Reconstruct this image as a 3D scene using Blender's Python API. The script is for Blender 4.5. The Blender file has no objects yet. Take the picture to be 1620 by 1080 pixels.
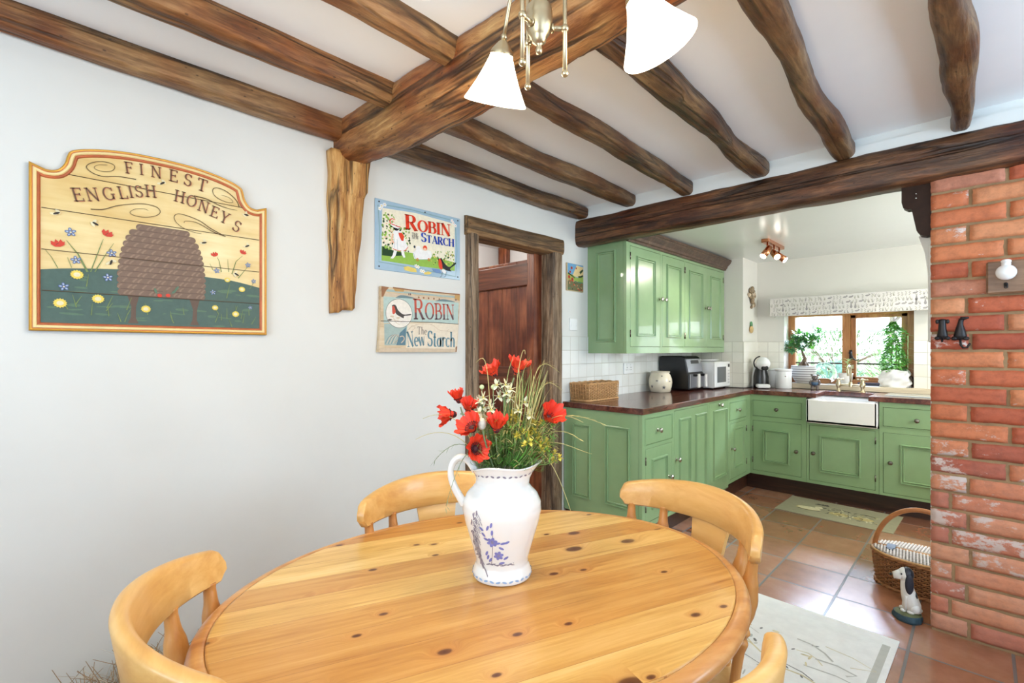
import bpy, bmesh, math, random
from mathutils import Vector, Matrix, noise

# ---------------------------------------------------------------- camera, sky, lights, exposure
SC = bpy.context.scene
COL = SC.collection
PI = math.pi
EYE = 1.268
YAW = math.radians(44.25)
cam = bpy.data.cameras.new('camera')
cam.sensor_width = 36.0
cam.lens = 762.0 / 1620.0 * 36.0
cam.shift_y = 12.2 / 1620.0
cam.clip_start = 0.02
camo = bpy.data.objects.new('camera', cam)
COL.objects.link(camo)
camo.location = (0, 0, EYE)
camo.rotation_euler = (PI / 2, 0, YAW)
SC.camera = camo

SC.view_settings.view_transform = 'Standard'
SC.view_settings.look = 'None'
SC.view_settings.gamma = 1.0
SC.view_settings.use_curve_mapping = False
SC.view_settings.exposure = 0.28

w = bpy.data.worlds.new('sky')
SC.world = w
w.use_nodes = True
nt = w.node_tree
bg = nt.nodes['Background']
tc = nt.nodes.new('ShaderNodeTexCoord')
sep = nt.nodes.new('ShaderNodeSeparateXYZ')
rmp = nt.nodes.new('ShaderNodeValToRGB')
nt.links.new(tc.outputs['Generated'], sep.inputs[0])
nt.links.new(sep.outputs['Z'], rmp.inputs[0])
rmp.color_ramp.elements[0].color = (0.86, 0.91, 1.0, 1)
rmp.color_ramp.elements[1].color = (0.70, 0.82, 1.0, 1)
nt.links.new(rmp.outputs[0], bg.inputs[0])
mr = nt.nodes.new('ShaderNodeMapRange')      # hazy bright sky over the garden side (+Y), dimmer behind the house
mr.inputs[1].default_value = 0.0
mr.inputs[2].default_value = 0.8
mr.inputs[3].default_value = 1.8
mr.inputs[4].default_value = 4.5
nt.links.new(sep.outputs['Y'], mr.inputs[0])
nt.links.new(mr.outputs[0], bg.inputs[1])



def area(name, loc, rot, sx, sy, power, col, spread=180):
    l = bpy.data.lights.new(name, 'AREA')
    l.shape = 'RECTANGLE'
    l.size, l.size_y = sx, sy
    l.energy = power
    l.color = col
    l.spread = math.radians(spread)
    o = bpy.data.objects.new(name, l)
    COL.objects.link(o)
    o.location = loc
    o.rotation_euler = rot
    return o


def point(name, loc, power, col, r=0.04):
    l = bpy.data.lights.new(name, 'POINT')
    l.energy = power
    l.color = col
    l.shadow_soft_size = r
    o = bpy.data.objects.new(name, l)
    COL.objects.link(o)
    o.location = loc
    return o


# right-wall daylight, then fill through added openings; all tilted up to lift the ceiling
area('daylight_right_window', (1.78, 0.30, 1.50), (0, math.radians(115), 0), 1.15, 1.5, 9, (0.50, 0.76, 1.0))
area('fill_right_far', (1.78, 1.95, 1.55), (0, math.radians(128), 0), 1.1, 1.1, 36, (0.52, 0.77, 1.0))  # added second window light, brightens the brickwork and right-hand ceiling
area('fill_near', (-0.3, -1.78, 1.45), (math.radians(136), 0, 0), 2.0, 1.25, 43, (0.56, 0.79, 1.0))  # added fill for the room from behind the camera
area('fill_kitchen_side', (0.98, 4.0, 1.55), (0, math.radians(108), 0), 1.0, 1.1, 30, (0.92, 0.96, 0.95))  # unseen side source, fill aimed up at the kitchen ceiling
# open sky falling steeply through the kitchen window on to the floor and the cabinet fronts
area('daylight_kitchen_window', (-0.55, 6.45, 2.25), (math.radians(-127), 0, 0), 3.4, 0.6, 2100, (0.60, 0.75, 1.0))
sun = bpy.data.lights.new('sun', 'SUN')
sun.energy = 9.0
sun.angle = math.radians(2)
suno = bpy.data.objects.new('sun', sun)
COL.objects.link(suno)
suno.rotation_euler = Vector((0.62, 0.10, -0.78)).to_track_quat('-Z', 'Y').to_euler()


# ---------------------------------------------------------------- helpers
def RGB(r, g, b):
    f = lambda v: (v / 255) / 12.92 if v / 255 <= 0.04045 else ((v / 255 + 0.055) / 1.055) ** 2.4
    return (f(r), f(g), f(b), 1.0)


class MB:
    """collects shapes into ONE mesh"""

    def __init__(s):
        s.v = []
        s.f = []
        s.m = []
        s.sm = []

    def add(s, vs, fs, mat=0, smooth=False, M=None):
        o = len(s.v)
        s.v += [(M @ Vector(p)) if M is not None else Vector(p) for p in vs]
        for f in fs:
            s.f.append([i + o for i in f])
            s.m.append(mat)
            s.sm.append(smooth)

    def box(s, x0, x1, y0, y1, z0, z1, mat=0, b=0.0, M=None):
        c = ((x0 + x1) / 2, (y0 + y1) / 2, (z0 + z1) / 2)
        h = (abs(x1 - x0) / 2, abs(y1 - y0) / 2, abs(z1 - z0) / 2)
        b = min(b, min(h) * 0.9)
        S = (-1, 1)
        if b <= 0:
            vs = [(c[0] + i * h[0], c[1] + j * h[1], c[2] + k * h[2]) for i in S for j in S for k in S]
            s.add(vs, [(0, 1, 3, 2), (4, 6, 7, 5), (0, 4, 5, 1), (2, 3, 7, 6), (0, 2, 6, 4), (1, 5, 7, 3)], mat, False, M)
            return
        vs, ix = [], {}
        for i in S:
            for j in S:
                for k in S:
                    for a in range(3):
                        sg = (i, j, k)
                        ix[sg + (a,)] = len(vs)
                        vs.append(tuple(c[q] + sg[q] * (h[q] if q == a else h[q] - b) for q in range(3)))
        fs = []
        for a in range(3):
            o1, o2 = [q for q in range(3) if q != a]
            for sg in S:
                q = []
                for (u, v) in ((-1, -1), (1, -1), (1, 1), (-1, 1)):
                    t = [0, 0, 0]
                    t[a] = sg
                    t[o1] = u
                    t[o2] = v
                    q.append(ix[tuple(t) + (a,)])
                fs.append(q)
            for u in S:
                for v in S:
                    def key(e, k):
                        t = [0, 0, 0]
                        t[a] = e
                        t[o1] = u
                        t[o2] = v
                        return ix[tuple(t) + (k,)]
                    fs.append([key(-1, o1), key(1, o1), key(1, o2), key(-1, o2)])
        for i in S:
            for j in S:
                for k in S:
                    fs.append([ix[(i, j, k, 0)], ix[(i, j, k, 1)], ix[(i, j, k, 2)]])
        s.add(vs, fs, mat, False, M)

    def rings(s, rs, mat=0, smooth=True, closed=False, cap=True, M=None):
        """loft a list of equal-length rings"""
        n = len(rs[0])
        vs = [p for r in rs for p in r]
        fs = []
        k = len(rs)
        for i in range(k if closed else k - 1):
            a, b = i * n, ((i + 1) % k) * n
            for j in range(n):
                fs.append((a + j, a + (j + 1) % n, b + (j + 1) % n, b + j))
        s.add(vs, fs, mat, smooth, M)
        if cap and not closed:
            s.add(rs[0], [list(range(n))[::-1]], mat, False, M)
            s.add(rs[-1], [list(range(n))], mat, False, M)

    def lathe(s, prof, seg=32, mat=0, M=None, cap=False, sx=1.0, sy=1.0):
        rs = [[(r * sx * math.cos(2 * PI * j / seg), r * sy * math.sin(2 * PI * j / seg), z) for j in range(seg)] for r, z in prof]
        s.rings(rs, mat, True, False, cap, M)

    def tube(s, pts, r, seg=8, mat=0, closed=False, M=None, cap=True):
        pts = [Vector(p) for p in pts]
        n = len(pts)
        rr = r if isinstance(r, (list, tuple)) else [r] * n
        rs = []
        up = Vector((0, 0, 1))
        prev = None
        for i, p in enumerate(pts):
            if closed:
                t = pts[(i + 1) % n] - pts[i - 1]
            else:
                t = pts[min(i + 1, n - 1)] - pts[max(i - 1, 0)]
            if t.length < 1e-9:
                t = Vector((0, 0, 1))
            t.normalize()
            if prev is None:
                a = t.cross(up)
                if a.length < 0.05:
                    a = t.cross(Vector((1, 0, 0)))
            else:
                a = prev - t * prev.dot(t)
                if a.length < 1e-6:
                    a = t.cross(up)
            a.normalize()
            prev = a
            b = t.cross(a)
            rs.append([p + (a * math.cos(2 * PI * j / seg) + b * math.sin(2 * PI * j / seg)) * rr[i] for j in range(seg)])
        s.rings(rs, mat, True, closed, cap, M)

    def prism(s, poly, z0, z1, mat=0, M=None, smooth=False):
        """extrude a 2D outline (x,y) between z0 and z1"""
        n = len(poly)
        vs = [(x, y, z0) for x, y in poly] + [(x, y, z1) for x, y in poly]
        s.add(vs, [list(range(n))[::-1], list(range(n, 2 * n))], mat, False, M)
        s.add(vs, [(i, (i + 1) % n, n + (i + 1) % n, n + i) for i in range(n)], mat, smooth, M)

    def ball(s, c, r, mat=0, seg=16, ring=10, M=None, sc=(1, 1, 1)):
        c = Vector(c)
        rs = []
        for i in range(ring + 1):
            a = PI * (0.02 + 0.96 * i / ring) - PI / 2
            rs.append([c + Vector((r * sc[0] * math.cos(a) * math.cos(2 * PI * j / seg), r * sc[1] * math.cos(a) * math.sin(2 * PI * j / seg), r * sc[2] * math.sin(a))) for j in range(seg)])
        s.rings(rs, mat, True, False, True, M)

    def cyl(s, p0, p1, r0, r1=None, seg=20, mat=0, M=None):
        r1 = r0 if r1 is None else r1
        p0, p1 = Vector(p0), Vector(p1)
        t = (p1 - p0).normalized()
        a = t.cross(Vector((0, 0, 1)))
        if a.length < 0.05:
            a = t.cross(Vector((1, 0, 0)))
        a.normalize()
        b = t.cross(a)
        rs = [[p + (a * math.cos(2 * PI * j / seg) + b * math.sin(2 * PI * j / seg)) * r for j in range(seg)] for p, r in ((p0, r0), (p1, r1))]
        s.rings(rs, mat, True, False, True, M)

    def grid(s, fn, nu, nv, mat=0, smooth=True, M=None):
        vs = [fn(i / nu, j / nv) for i in range(nu + 1) for j in range(nv + 1)]
        fs = [(i * (nv + 1) + j, (i + 1) * (nv + 1) + j, (i + 1) * (nv + 1) + j + 1, i * (nv + 1) + j + 1) for i in range(nu) for j in range(nv)]
        s.add(vs, fs, mat, smooth, M)

    def obj(s, name, mats, parent=None, label=None, loc=None, rz=0.0, rot=None, flat=False, recalc=True):
        me = bpy.data.meshes.new(name)
        me.from_pydata([tuple(p) for p in s.v], [], s.f)
        if not isinstance(mats, (list, tuple)):
            mats = [mats]
        for m in mats:
            me.materials.append(m)
        me.polygons.foreach_set('material_index', s.m)
        me.polygons.foreach_set('use_smooth', [False if flat else q for q in s.sm])
        if recalc:
            bm = bmesh.new()
            bm.from_mesh(me)
            bmesh.ops.remove_doubles(bm, verts=bm.verts, dist=1e-6)
            bmesh.ops.recalc_face_normals(bm, faces=bm.faces)
            bm.to_mesh(me)
            bm.free()
        me.update()
        o = bpy.data.objects.new(name, me)
        COL.objects.link(o)
        if parent is not None:
            o.parent = parent
        if loc is not None:
            o.location = loc
        if rot is not None:
            o.rotation_euler = rot
        elif rz:
            o.rotation_euler = (0, 0, rz)
        if label:
            o['label'] = label
        return o


def tag(o, label, cat, group=None, kind=None):
    o['label'] = label
    o['category'] = cat
    if group:
        o['group'] = group
    if kind:
        o['kind'] = kind
    return o


def thing(name, label, cat, loc=(0, 0, 0), rz=0.0, group=None, rot=None):
    o = bpy.data.objects.new(name, None)
    o.empty_display_size = 0.1
    COL.objects.link(o)
    o.location = loc
    o.rotation_euler = rot if rot is not None else (0, 0, rz)
    return tag(o, label, cat, group)


def struct(o):
    o['kind'] = 'structure'
    return o


def dup(root, loc, rz=None, label=None, group=None, scale=None):
    r = root.copy()
    COL.objects.link(r)
    r.location = loc
    if rz is not None:
        r.rotation_euler = (0, 0, rz)
    if scale is not None:
        r.scale = scale
    if label:
        r['label'] = label
    if group:
        r['group'] = group
    for ch in list(root.children):
        c = ch.copy()
        COL.objects.link(c)
        c.parent = r
        for g in ch.children:
            d = g.copy()
            COL.objects.link(d)
            d.parent = c
    return r


def T(x, y, z):
    return Matrix.Translation((x, y, z))


def R(axis, deg):
    return Matrix.Rotation(math.radians(deg), 4, axis)


XW = -2.122
_s, _c = math.sin(YAW), math.cos(YAW)


def wall_pt(px, py, X=None):
    """where a point of the 1620x1080 photograph lies on (or just off) the left wall: (Y, Z)"""
    a, b = (px - 810) / 762.0, (552.2 - py) / 762.0
    d = (XW if X is None else X) / (a * _c - _s)
    return d * (a * _s + _c), EYE + b * d


# ---------------------------------------------------------------- materials
def newmat(name):
    m = bpy.data.materials.new(name)
    m.use_nodes = True
    return m, m.node_tree, m.node_tree.nodes['Principled BSDF']


def node(nt, t, **k):
    n = nt.nodes.new(t)
    for a, v in k.items():
        setattr(n, a, v)
    return n


def ramp(nt, stops, fac):
    r = nt.nodes.new('ShaderNodeValToRGB')
    e = r.color_ramp.elements
    while len(e) < len(stops):
        e.new(0.5)
    for q, (p, c) in zip(e, stops):
        q.position = p
        q.color = c
    nt.links.new(fac, r.inputs[0])
    return r


def ntex(nt, vec, scale, detail=3, rough=0.5, dist=0.0):
    n = nt.nodes.new('ShaderNodeTexNoise')
    n.inputs['Scale'].default_value = scale
    n.inputs['Detail'].default_value = detail
    n.inputs['Roughness'].default_value = rough
    n.inputs['Distortion'].default_value = dist
    if vec is not None:
        nt.links.new(vec, n.inputs['Vector'])
    return n


def coords(nt, scale=(1, 1, 1), rnd=False, rot=(0, 0, 0)):
    t = nt.nodes.new('ShaderNodeTexCoord')
    mp = nt.nodes.new('ShaderNodeMapping')
    mp.inputs['Scale'].default_value = scale
    mp.inputs['Rotation'].default_value = rot
    src = t.outputs['Object']
    if rnd:
        oi = nt.nodes.new('ShaderNodeObjectInfo')
        ml = node(nt, 'ShaderNodeMath', operation='MULTIPLY')
        ml.inputs[1].default_value = 13.7
        nt.links.new(oi.outputs['Random'], ml.inputs[0])
        va = node(nt, 'ShaderNodeVectorMath', operation='ADD')
        nt.links.new(src, va.inputs[0])
        nt.links.new(ml.outputs[0], va.inputs[1])
        src = va.outputs[0]
    nt.links.new(src, mp.inputs['Vector'])
    return mp.outputs[0]


def bump(nt, b, h, strength, dist=0.01):
    n = nt.nodes.new('ShaderNodeBump')
    n.inputs['Strength'].default_value = strength
    n.inputs['Distance'].default_value = dist
    nt.links.new(h, n.inputs['Height'])
    nt.links.new(n.outputs[0], b.inputs['Normal'])
    return n


def mix(nt, a, b, fac, mode='MIX'):
    m = node(nt, 'ShaderNodeMix', data_type='RGBA', blend_type=mode)
    for s, v in ((0, fac), (6, a), (7, b)):
        if hasattr(v, 'is_linked') or hasattr(v, 'links'):
            nt.links.new(v, m.inputs[s])
        else:
            m.inputs[s].default_value = v
    return m.outputs[2]


def plain(name, col, rough=0.5, metal=0.0, coat=0.0, var=0.0, vs=8.0, bmp=0.0, bs=60.0, emit=0.0, spec=0.5, trans=0.0, sss=0.0):
    m, nt, b = newmat(name)
    b.inputs['Base Color'].default_value = col
    b.inputs['Roughness'].default_value = rough
    b.inputs['Metallic'].default_value = metal
    b.inputs['Coat Weight'].default_value = coat
    b.inputs['Specular IOR Level'].default_value = spec
    if trans:
        b.inputs['Transmission Weight'].default_value = trans
    if sss:
        b.inputs['Subsurface Weight'].default_value = sss
        b.inputs['Subsurface Radius'].default_value = (0.01, 0.01, 0.006)
    if emit:
        b.inputs['Emission Color'].default_value = col
        b.inputs['Emission Strength'].default_value = emit
    v = coords(nt, rnd=True)
    n = ntex(nt, v, vs, 4, 0.6)
    lo = tuple(max(0, c * (1 - var)) for c in col[:3]) + (1,)
    hi = tuple(min(1, c * (1 + var)) for c in col[:3]) + (1,)
    r = ramp(nt, [(0.3, lo), (0.7, hi)], n.outputs[0])
    nt.links.new(r.outputs[0], b.inputs['Base Color'])
    if bmp:
        bump(nt, b, ntex(nt, v, bs, 3).outputs[0], bmp, 0.004)
    return m


def wood(name, stops, axis=0, scale=14.0, stretch=0.07, rough=0.45, bmp=0.15, dist=1.2, coat=0.0, bdist=0.004, blotch=None, spec=0.5, crack=0.0, cs=5.0):
    """grain that runs along one object axis"""
    m, nt, b = newmat(name)
    sc = [1.0, 1.0, 1.0]
    sc[axis] = stretch
    v = coords(nt, sc, rnd=True)
    n = ntex(nt, v, scale, 8, 0.62, dist)
    n2 = ntex(nt, v, scale * 5, 4, 0.6, 0.3)
    mm = node(nt, 'ShaderNodeMath', operation='MULTIPLY_ADD')
    nt.links.new(n2.outputs[0], mm.inputs[0])
    mm.inputs[1].default_value = 0.35
    ad = node(nt, 'ShaderNodeMath', operation='MULTIPLY')
    nt.links.new(n.outputs[0], ad.inputs[0])
    ad.inputs[1].default_value = 0.68
    nt.links.new(ad.outputs[0], mm.inputs[2])
    r = ramp(nt, stops, mm.outputs[0])
    col = r.outputs[0]
    if blotch:
        bn = ntex(nt, coords(nt, rnd=True), blotch[1], 3, 0.5)
        br = ramp(nt, [(0.35, (0, 0, 0, 1)), (0.68, (1, 1, 1, 1))], bn.outputs[0])
        col = mix(nt, col, blotch[0], br.outputs[0], blotch[2] if len(blotch) > 2 else 'MULTIPLY')
    hgt = mm.outputs[0]
    if crack:
        c3 = list(sc)
        c3[axis] = stretch * 0.55
        cn = ntex(nt, coords(nt, c3, rnd=True), cs, 4, 0.55, 0.6)
        q1 = node(nt, 'ShaderNodeMath', operation='SUBTRACT')
        nt.links.new(cn.outputs[0], q1.inputs[0])
        q1.inputs[1].default_value = 0.5
        q2 = node(nt, 'ShaderNodeMath', operation='ABSOLUTE')
        nt.links.new(q1.outputs[0], q2.inputs[0])
        cr = ramp(nt, [(0.0, (0, 0, 0, 1)), (0.012, (0.35, 0.35, 0.35, 1)), (0.03, (1, 1, 1, 1))], q2.outputs[0])
        col = mix(nt, col, cr.outputs[0], crack, 'MULTIPLY')
        ad2 = node(nt, 'ShaderNodeMath', operation='MULTIPLY_ADD')
        nt.links.new(cr.outputs[0], ad2.inputs[0])
        ad2.inputs[1].default_value = 0.6
        nt.links.new(hgt, ad2.inputs[2])
        hgt = ad2.outputs[0]
        # worm holes and tool marks
        wv_ = node(nt, 'ShaderNodeTexVoronoi', feature='F1')
        wv_.inputs['Scale'].default_value = 34
        nt.links.new(coords(nt, [0.55 if k_ == axis else 1 for k_ in range(3)], rnd=True), wv_.inputs['Vector'])
        wr = ramp(nt, [(0.07, (0.15, 0.12, 0.1, 1)), (0.12, (1, 1, 1, 1))], wv_.outputs['Distance'])
        col = mix(nt, col, wr.outputs[0], crack, 'MULTIPLY')
    nt.links.new(col, b.inputs['Base Color'])
    b.inputs['Roughness'].default_value = rough
    b.inputs['Coat Weight'].default_value = coat
    b.inputs['Specular IOR Level'].default_value = spec
    if bmp:
        bump(nt, b, hgt, bmp, bdist)
    return m


M_wall = plain('white_wall_paint', RGB(222, 221, 215), 0.75, var=0.025, vs=2.2, bmp=0.10, bs=9, spec=0.25)
M_kwall = plain('kitchen_wall_paint', RGB(224, 221, 212), 0.7, var=0.025, vs=2.2, bmp=0.1, bs=9, spec=0.25)
M_ceil = plain('ceiling_paint', RGB(244, 245, 245), 0.8, var=0.02, vs=2, bmp=0.1, bs=7, spec=0.2)
M_kceil = plain('kitchen_ceiling_paint', RGB(226, 229, 226), 0.22, var=0.02, vs=2, bmp=0.06, bs=4)
M_green = plain('green_cabinet_paint', RGB(138, 168, 122), 0.26, coat=0.4, var=0.05, vs=5, bmp=0.04, bs=45)
M_greenl = M_green
M_dark = plain('dark_gap', RGB(22, 22, 18), 0.8)
M_oak = wood('old_oak', [(0.34, RGB(74, 44, 20)), (0.46, RGB(138, 94, 50)), (0.55, RGB(176, 130, 76)), (0.66, RGB(206, 166, 110))], 0, 16, 0.12, 0.5, 0.9, 1.2, bdist=0.012,
             blotch=(RGB(206, 136, 92), 3.4), crack=0.85, cs=4.0)
M_joist = wood('joist_oak', [(0.33, RGB(66, 46, 28)), (0.47, RGB(124, 92, 58)), (0.57, RGB(156, 120, 78)), (0.68, RGB(184, 150, 104))], 1, 20, 0.12, 0.5, 0.8, 1.2, bdist=0.01,
               blotch=(RGB(214, 166, 124), 4.0), crack=0.7, cs=6.0)
M_joistd = wood('joist_dark_oak', [(0.33, RGB(52, 36, 22)), (0.47, RGB(98, 72, 46)), (0.57, RGB(128, 98, 64)), (0.68, RGB(156, 126, 88))], 1, 20, 0.12, 0.42, 0.8, 1.2, bdist=0.01,
               blotch=(RGB(206, 160, 122), 4.0), crack=0.7, cs=6.0)
M_beamd = wood('dark_oak', [(0.33, RGB(38, 24, 14)), (0.46, RGB(76, 50, 30)), (0.57, RGB(110, 76, 48)), (0.7, RGB(156, 110, 70))], 0, 18, 0.12, 0.42, 0.8, 1.3, bdist=0.01,
               blotch=(RGB(200, 140, 108), 3.5), crack=0.8, cs=5.0)
M_post = wood('post_oak', [(0.34, RGB(98, 58, 24)), (0.46, RGB(166, 112, 56)), (0.56, RGB(204, 154, 88)), (0.68, RGB(222, 184, 124))], 2, 22, 0.10, 0.6, 1.0, 0.8, bdist=0.012, crack=0.75, cs=6.0)
M_frame = wood('doorframe_oak', [(0.33, RGB(62, 46, 32)), (0.47, RGB(112, 88, 64)), (0.58, RGB(146, 122, 96)), (0.72, RGB(176, 158, 136))], 2, 22, 0.10, 0.65, 0.8, 1.3, bdist=0.008, crack=0.7, cs=7.0)
M_lintel = wood('lintel_oak', [(0.33, RGB(76, 50, 28)), (0.47, RGB(124, 90, 54)), (0.58, RGB(150, 116, 76)), (0.72, RGB(176, 146, 106))], 1, 22, 0.10, 0.65, 0.8, 1.3, bdist=0.008, crack=0.7, cs=7.0)
M_door = wood('dark_pine_door', [(0.30, RGB(64, 28, 14)), (0.46, RGB(116, 62, 36)), (0.6, RGB(150, 88, 54)), (0.74, RGB(176, 112, 72))], 2, 16, 0.08, 0.38, 0.15, 2.0,
              blotch=(RGB(170, 128, 106), 5.0))
M_walnut = wood('walnut_worktop', [(0.32, RGB(46, 20, 16)), (0.47, RGB(82, 42, 32)), (0.58, RGB(112, 64, 48)), (0.72, RGB(140, 90, 66))], 1, 12, 0.10, 0.22, 0.04, 1.0, coat=0.3)
M_plinth = wood('dark_plinth', [(0.33, RGB(34, 18, 12)), (0.5, RGB(58, 32, 20)), (0.68, RGB(80, 48, 30))], 0, 12, 0.1, 0.4, 0.1)
M_cornice = wood('dark_cornice', [(0.33, RGB(56, 38, 28)), (0.5, RGB(84, 60, 46)), (0.68, RGB(112, 86, 70))], 1, 12, 0.1, 0.35, 0.1)
M_beech = wood('honey_beech', [(0.30, RGB(192, 136, 70)), (0.48, RGB(212, 162, 92)), (0.62, RGB(224, 180, 112)), (0.75, RGB(232, 192, 128))], 0, 9, 0.12, 0.36, 0.03, 1.0, coat=0.15)
M_beechd = wood('honey_beech_turned', [(0.30, RGB(160, 98, 46)), (0.48, RGB(190, 128, 66)), (0.62, RGB(208, 150, 84)), (0.75, RGB(220, 168, 104))], 2, 9, 0.12, 0.34, 0.03, 1.0, coat=0.15)
M_winframe = wood('window_oak', [(0.32, RGB(120, 66, 30)), (0.48, RGB(164, 102, 54)), (0.62, RGB(188, 128, 74)), (0.75, RGB(204, 150, 96))], 2, 11, 0.1, 0.4, 0.08)
M_sillw = wood('sill_edge_wood', [(0.32, RGB(196, 176, 146)), (0.5, RGB(216, 200, 172)), (0.7, RGB(228, 216, 192))], 0, 11, 0.1, 0.5, 0.05)
M_white = plain('white_gloss', RGB(238, 238, 236), 0.2, var=0.01)
M_ceramic = plain('white_ceramic', RGB(240, 238, 234), 0.10, var=0.01, coat=0.5)
M_cream = plain('cream_glaze', RGB(226, 216, 192), 0.15, var=0.03, coat=0.4)
M_chrome = plain('polished_nickel', RGB(196, 192, 184), 0.18, metal=1.0)
M_glassk = plain('cut_glass_knob', RGB(176, 172, 160), 0.08, metal=0.85)
M_pewter = plain('pewter_knob', RGB(120, 114, 104), 0.25, metal=0.9)
M_brass = plain('antique_brass', RGB(196, 182, 150), 0.34, metal=1.0)
M_copper = plain('copper', RGB(206, 136, 96), 0.22, metal=1.0)
M_black = plain('black_plastic', RGB(18, 18, 20), 0.28, var=0.05)
M_iron = plain('cast_iron', RGB(44, 40, 40), 0.42, metal=0.5, var=0.15, vs=40, bmp=0.2, bs=90)
M_grey = plain('steel_grey', RGB(150, 152, 158), 0.28, metal=0.7)
M_red = plain('red', RGB(206, 48, 34), 0.5)
M_gold = plain('gold_paint', RGB(196, 144, 44), 0.4, metal=0.35, var=0.1, vs=20)
M_creamp = plain('cream_paint', RGB(236, 212, 150), 0.5, var=0.06, vs=12)


# ---------------------------------------------------------------- tiled surfaces
def tile_mat(name, size, joint, stops, grout, off, axes, rough, bmp=0.4, jz=0.002, wob=0.0, noise_amt=0.35):
    m, nt, b = newmat(name)
    t = nt.nodes.new('ShaderNodeTexCoord')
    sp = nt.nodes.new('ShaderNodeSeparateXYZ')
    nt.links.new(t.outputs['Object'], sp.inputs[0])
    cb = nt.nodes.new('ShaderNodeCombineXYZ')
    for k, a in enumerate(axes):
        ad = node(nt, 'ShaderNodeMath', operation='ADD')
        nt.links.new(sp.outputs[a], ad.inputs[0])
        ad.inputs[1].default_value = off[k]
        nt.links.new(ad.outputs[0], cb.inputs[k])
    vec = cb.outputs[0]
    br = nt.nodes.new('ShaderNodeTexBrick')
    br.offset = 0.0
    br.squash = 1.0
    br.inputs['Scale'].default_value = 1.0
    br.inputs['Color1'].default_value = (0, 0, 0, 1)
    br.inputs['Color2'].default_value = (1, 1, 1, 1)
    br.inputs['Mortar'].default_value = (0.5, 0.5, 0.5, 1)
    br.inputs['Mortar Size'].default_value = joint
    br.inputs['Mortar Smooth'].default_value = 0.25
    br.inputs['Brick Width'].default_value = size
    br.inputs['Row Height'].default_value = size
    nt.links.new(vec, br.inputs['Vector'])
    n = ntex(nt, t.outputs['Object'], 9, 6, 0.65)
    mm = node(nt, 'ShaderNodeMath', operation='MULTIPLY_ADD')
    nt.links.new(n.outputs[0], mm.inputs[0])
    mm.inputs[1].default_value = noise_amt * 2
    ml = node(nt, 'ShaderNodeMath', operation='MULTIPLY_ADD')
    nt.links.new(br.outputs['Color'], ml.inputs[0])
    ml.inputs[1].default_value = 1 - noise_amt
    ml.inputs[2].default_value = -noise_amt / 2
    nt.links.new(ml.outputs[0], mm.inputs[2])
    r = ramp(nt, stops, mm.outputs[0])
    col = mix(nt, r.outputs[0], grout, br.outputs['Fac'])
    nt.links.new(col, b.inputs['Base Color'])
    rr = node(nt, 'ShaderNodeMapRange')
    nt.links.new(br.outputs['Fac'], rr.inputs[0])
    rr.inputs[3].default_value = rough
    rr.inputs[4].default_value = 0.8
    nt.links.new(rr.outputs[0], b.inputs['Roughness'])
    inv = node(nt, 'ShaderNodeMath', operation='SUBTRACT')
    inv.inputs[0].default_value = 1.0
    nt.links.new(br.outputs['Fac'], inv.inputs[1])
    hs = inv.outputs[0]
    if wob:
        n2 = ntex(nt, t.outputs['Object'], 14, 2)
        a2 = node(nt, 'ShaderNodeMath', operation='MULTIPLY_ADD')
        nt.links.new(n2.outputs[0], a2.inputs[0])
        a2.inputs[1].default_value = wob
        nt.links.new(hs, a2.inputs[2])
        hs = a2.outputs[0]
    bump(nt, b, hs, bmp, jz)
    return m


M_floor = tile_mat('terracotta_tiles', 0.316, 0.006,
                   [(0.15, RGB(122, 74, 52)), (0.4, RGB(150, 98, 70)), (0.62, RGB(166, 114, 86)), (0.85, RGB(184, 136, 108))],
                   RGB(112, 104, 98), (0.537, 0.230), (0, 1), 0.24, 0.5, 0.004, wob=0.2)
M_floor.node_tree.nodes['Principled BSDF'].inputs['Coat Weight'].default_value = 0.8
M_floor.node_tree.nodes['Principled BSDF'].inputs['Coat Roughness'].default_value = 0.2
M_floor.node_tree.nodes['Principled BSDF'].inputs['Coat IOR'].default_value = 1.5
M_tileL = tile_mat('white_wall_tiles_side', 0.10, 0.0025, [(0.2, RGB(228, 228, 222)), (0.8, RGB(240, 240, 236))], RGB(206, 202, 192), (0.028, -0.060), (1, 2), 0.09, 0.6, 0.003, wob=0.5)
M_tileB = tile_mat('white_wall_tiles_back', 0.10, 0.0025, [(0.2, RGB(224, 219, 204)), (0.8, RGB(236, 232, 220))], RGB(200, 194, 180), (0.015, -0.040), (0, 2), 0.14, 0.5, 0.003, wob=0.5)

# ---------------------------------------------------------------- the room shell
ZC, ZK = 2.295, 2.135
m = MB()
m.box(-4.2, 1.83, -1.83, 5.5, -0.12, 0.0)
struct(m.obj('floor', M_floor))

m = MB()                                   # left wall with the doorway in it
m.box(-2.25, XW, -1.7, 1.80, 0, 2.45)
m.box(-2.25, XW, 2.655, 5.5, 0, 2.45)
m.box(-2.25, XW, 1.80, 2.655, 2.03, 2.45)
struct(m.obj('wall_left', M_wall))
m = MB()                                   # wall behind the camera, opening added for the fill light
m.box(-2.25, -1.35, -1.83, -1.7, 0, 2.45)
m.box(0.75, 1.83, -1.83, -1.7, 0, 2.45)
m.box(-1.35, 0.75, -1.83, -1.7, 0, 0.8)
m.box(-1.35, 0.75, -1.83, -1.7, 2.1, 2.45)
struct(m.obj('wall_near', M_wall))
m = MB()                                   # right wall of the dining end, window opening and a second one added for fill
m.box(1.7, 1.83, -1.7, -0.30, 0, 2.45)
m.box(1.7, 1.83, 0.90, 1.40, 0, 2.45)
m.box(1.7, 1.83, 2.50, 3.1, 0, 2.45)
m.box(1.7, 1.83, 1.40, 2.50, 0, 0.95)
m.box(1.7, 1.83, 1.40, 2.50, 2.12, 2.45)
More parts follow.
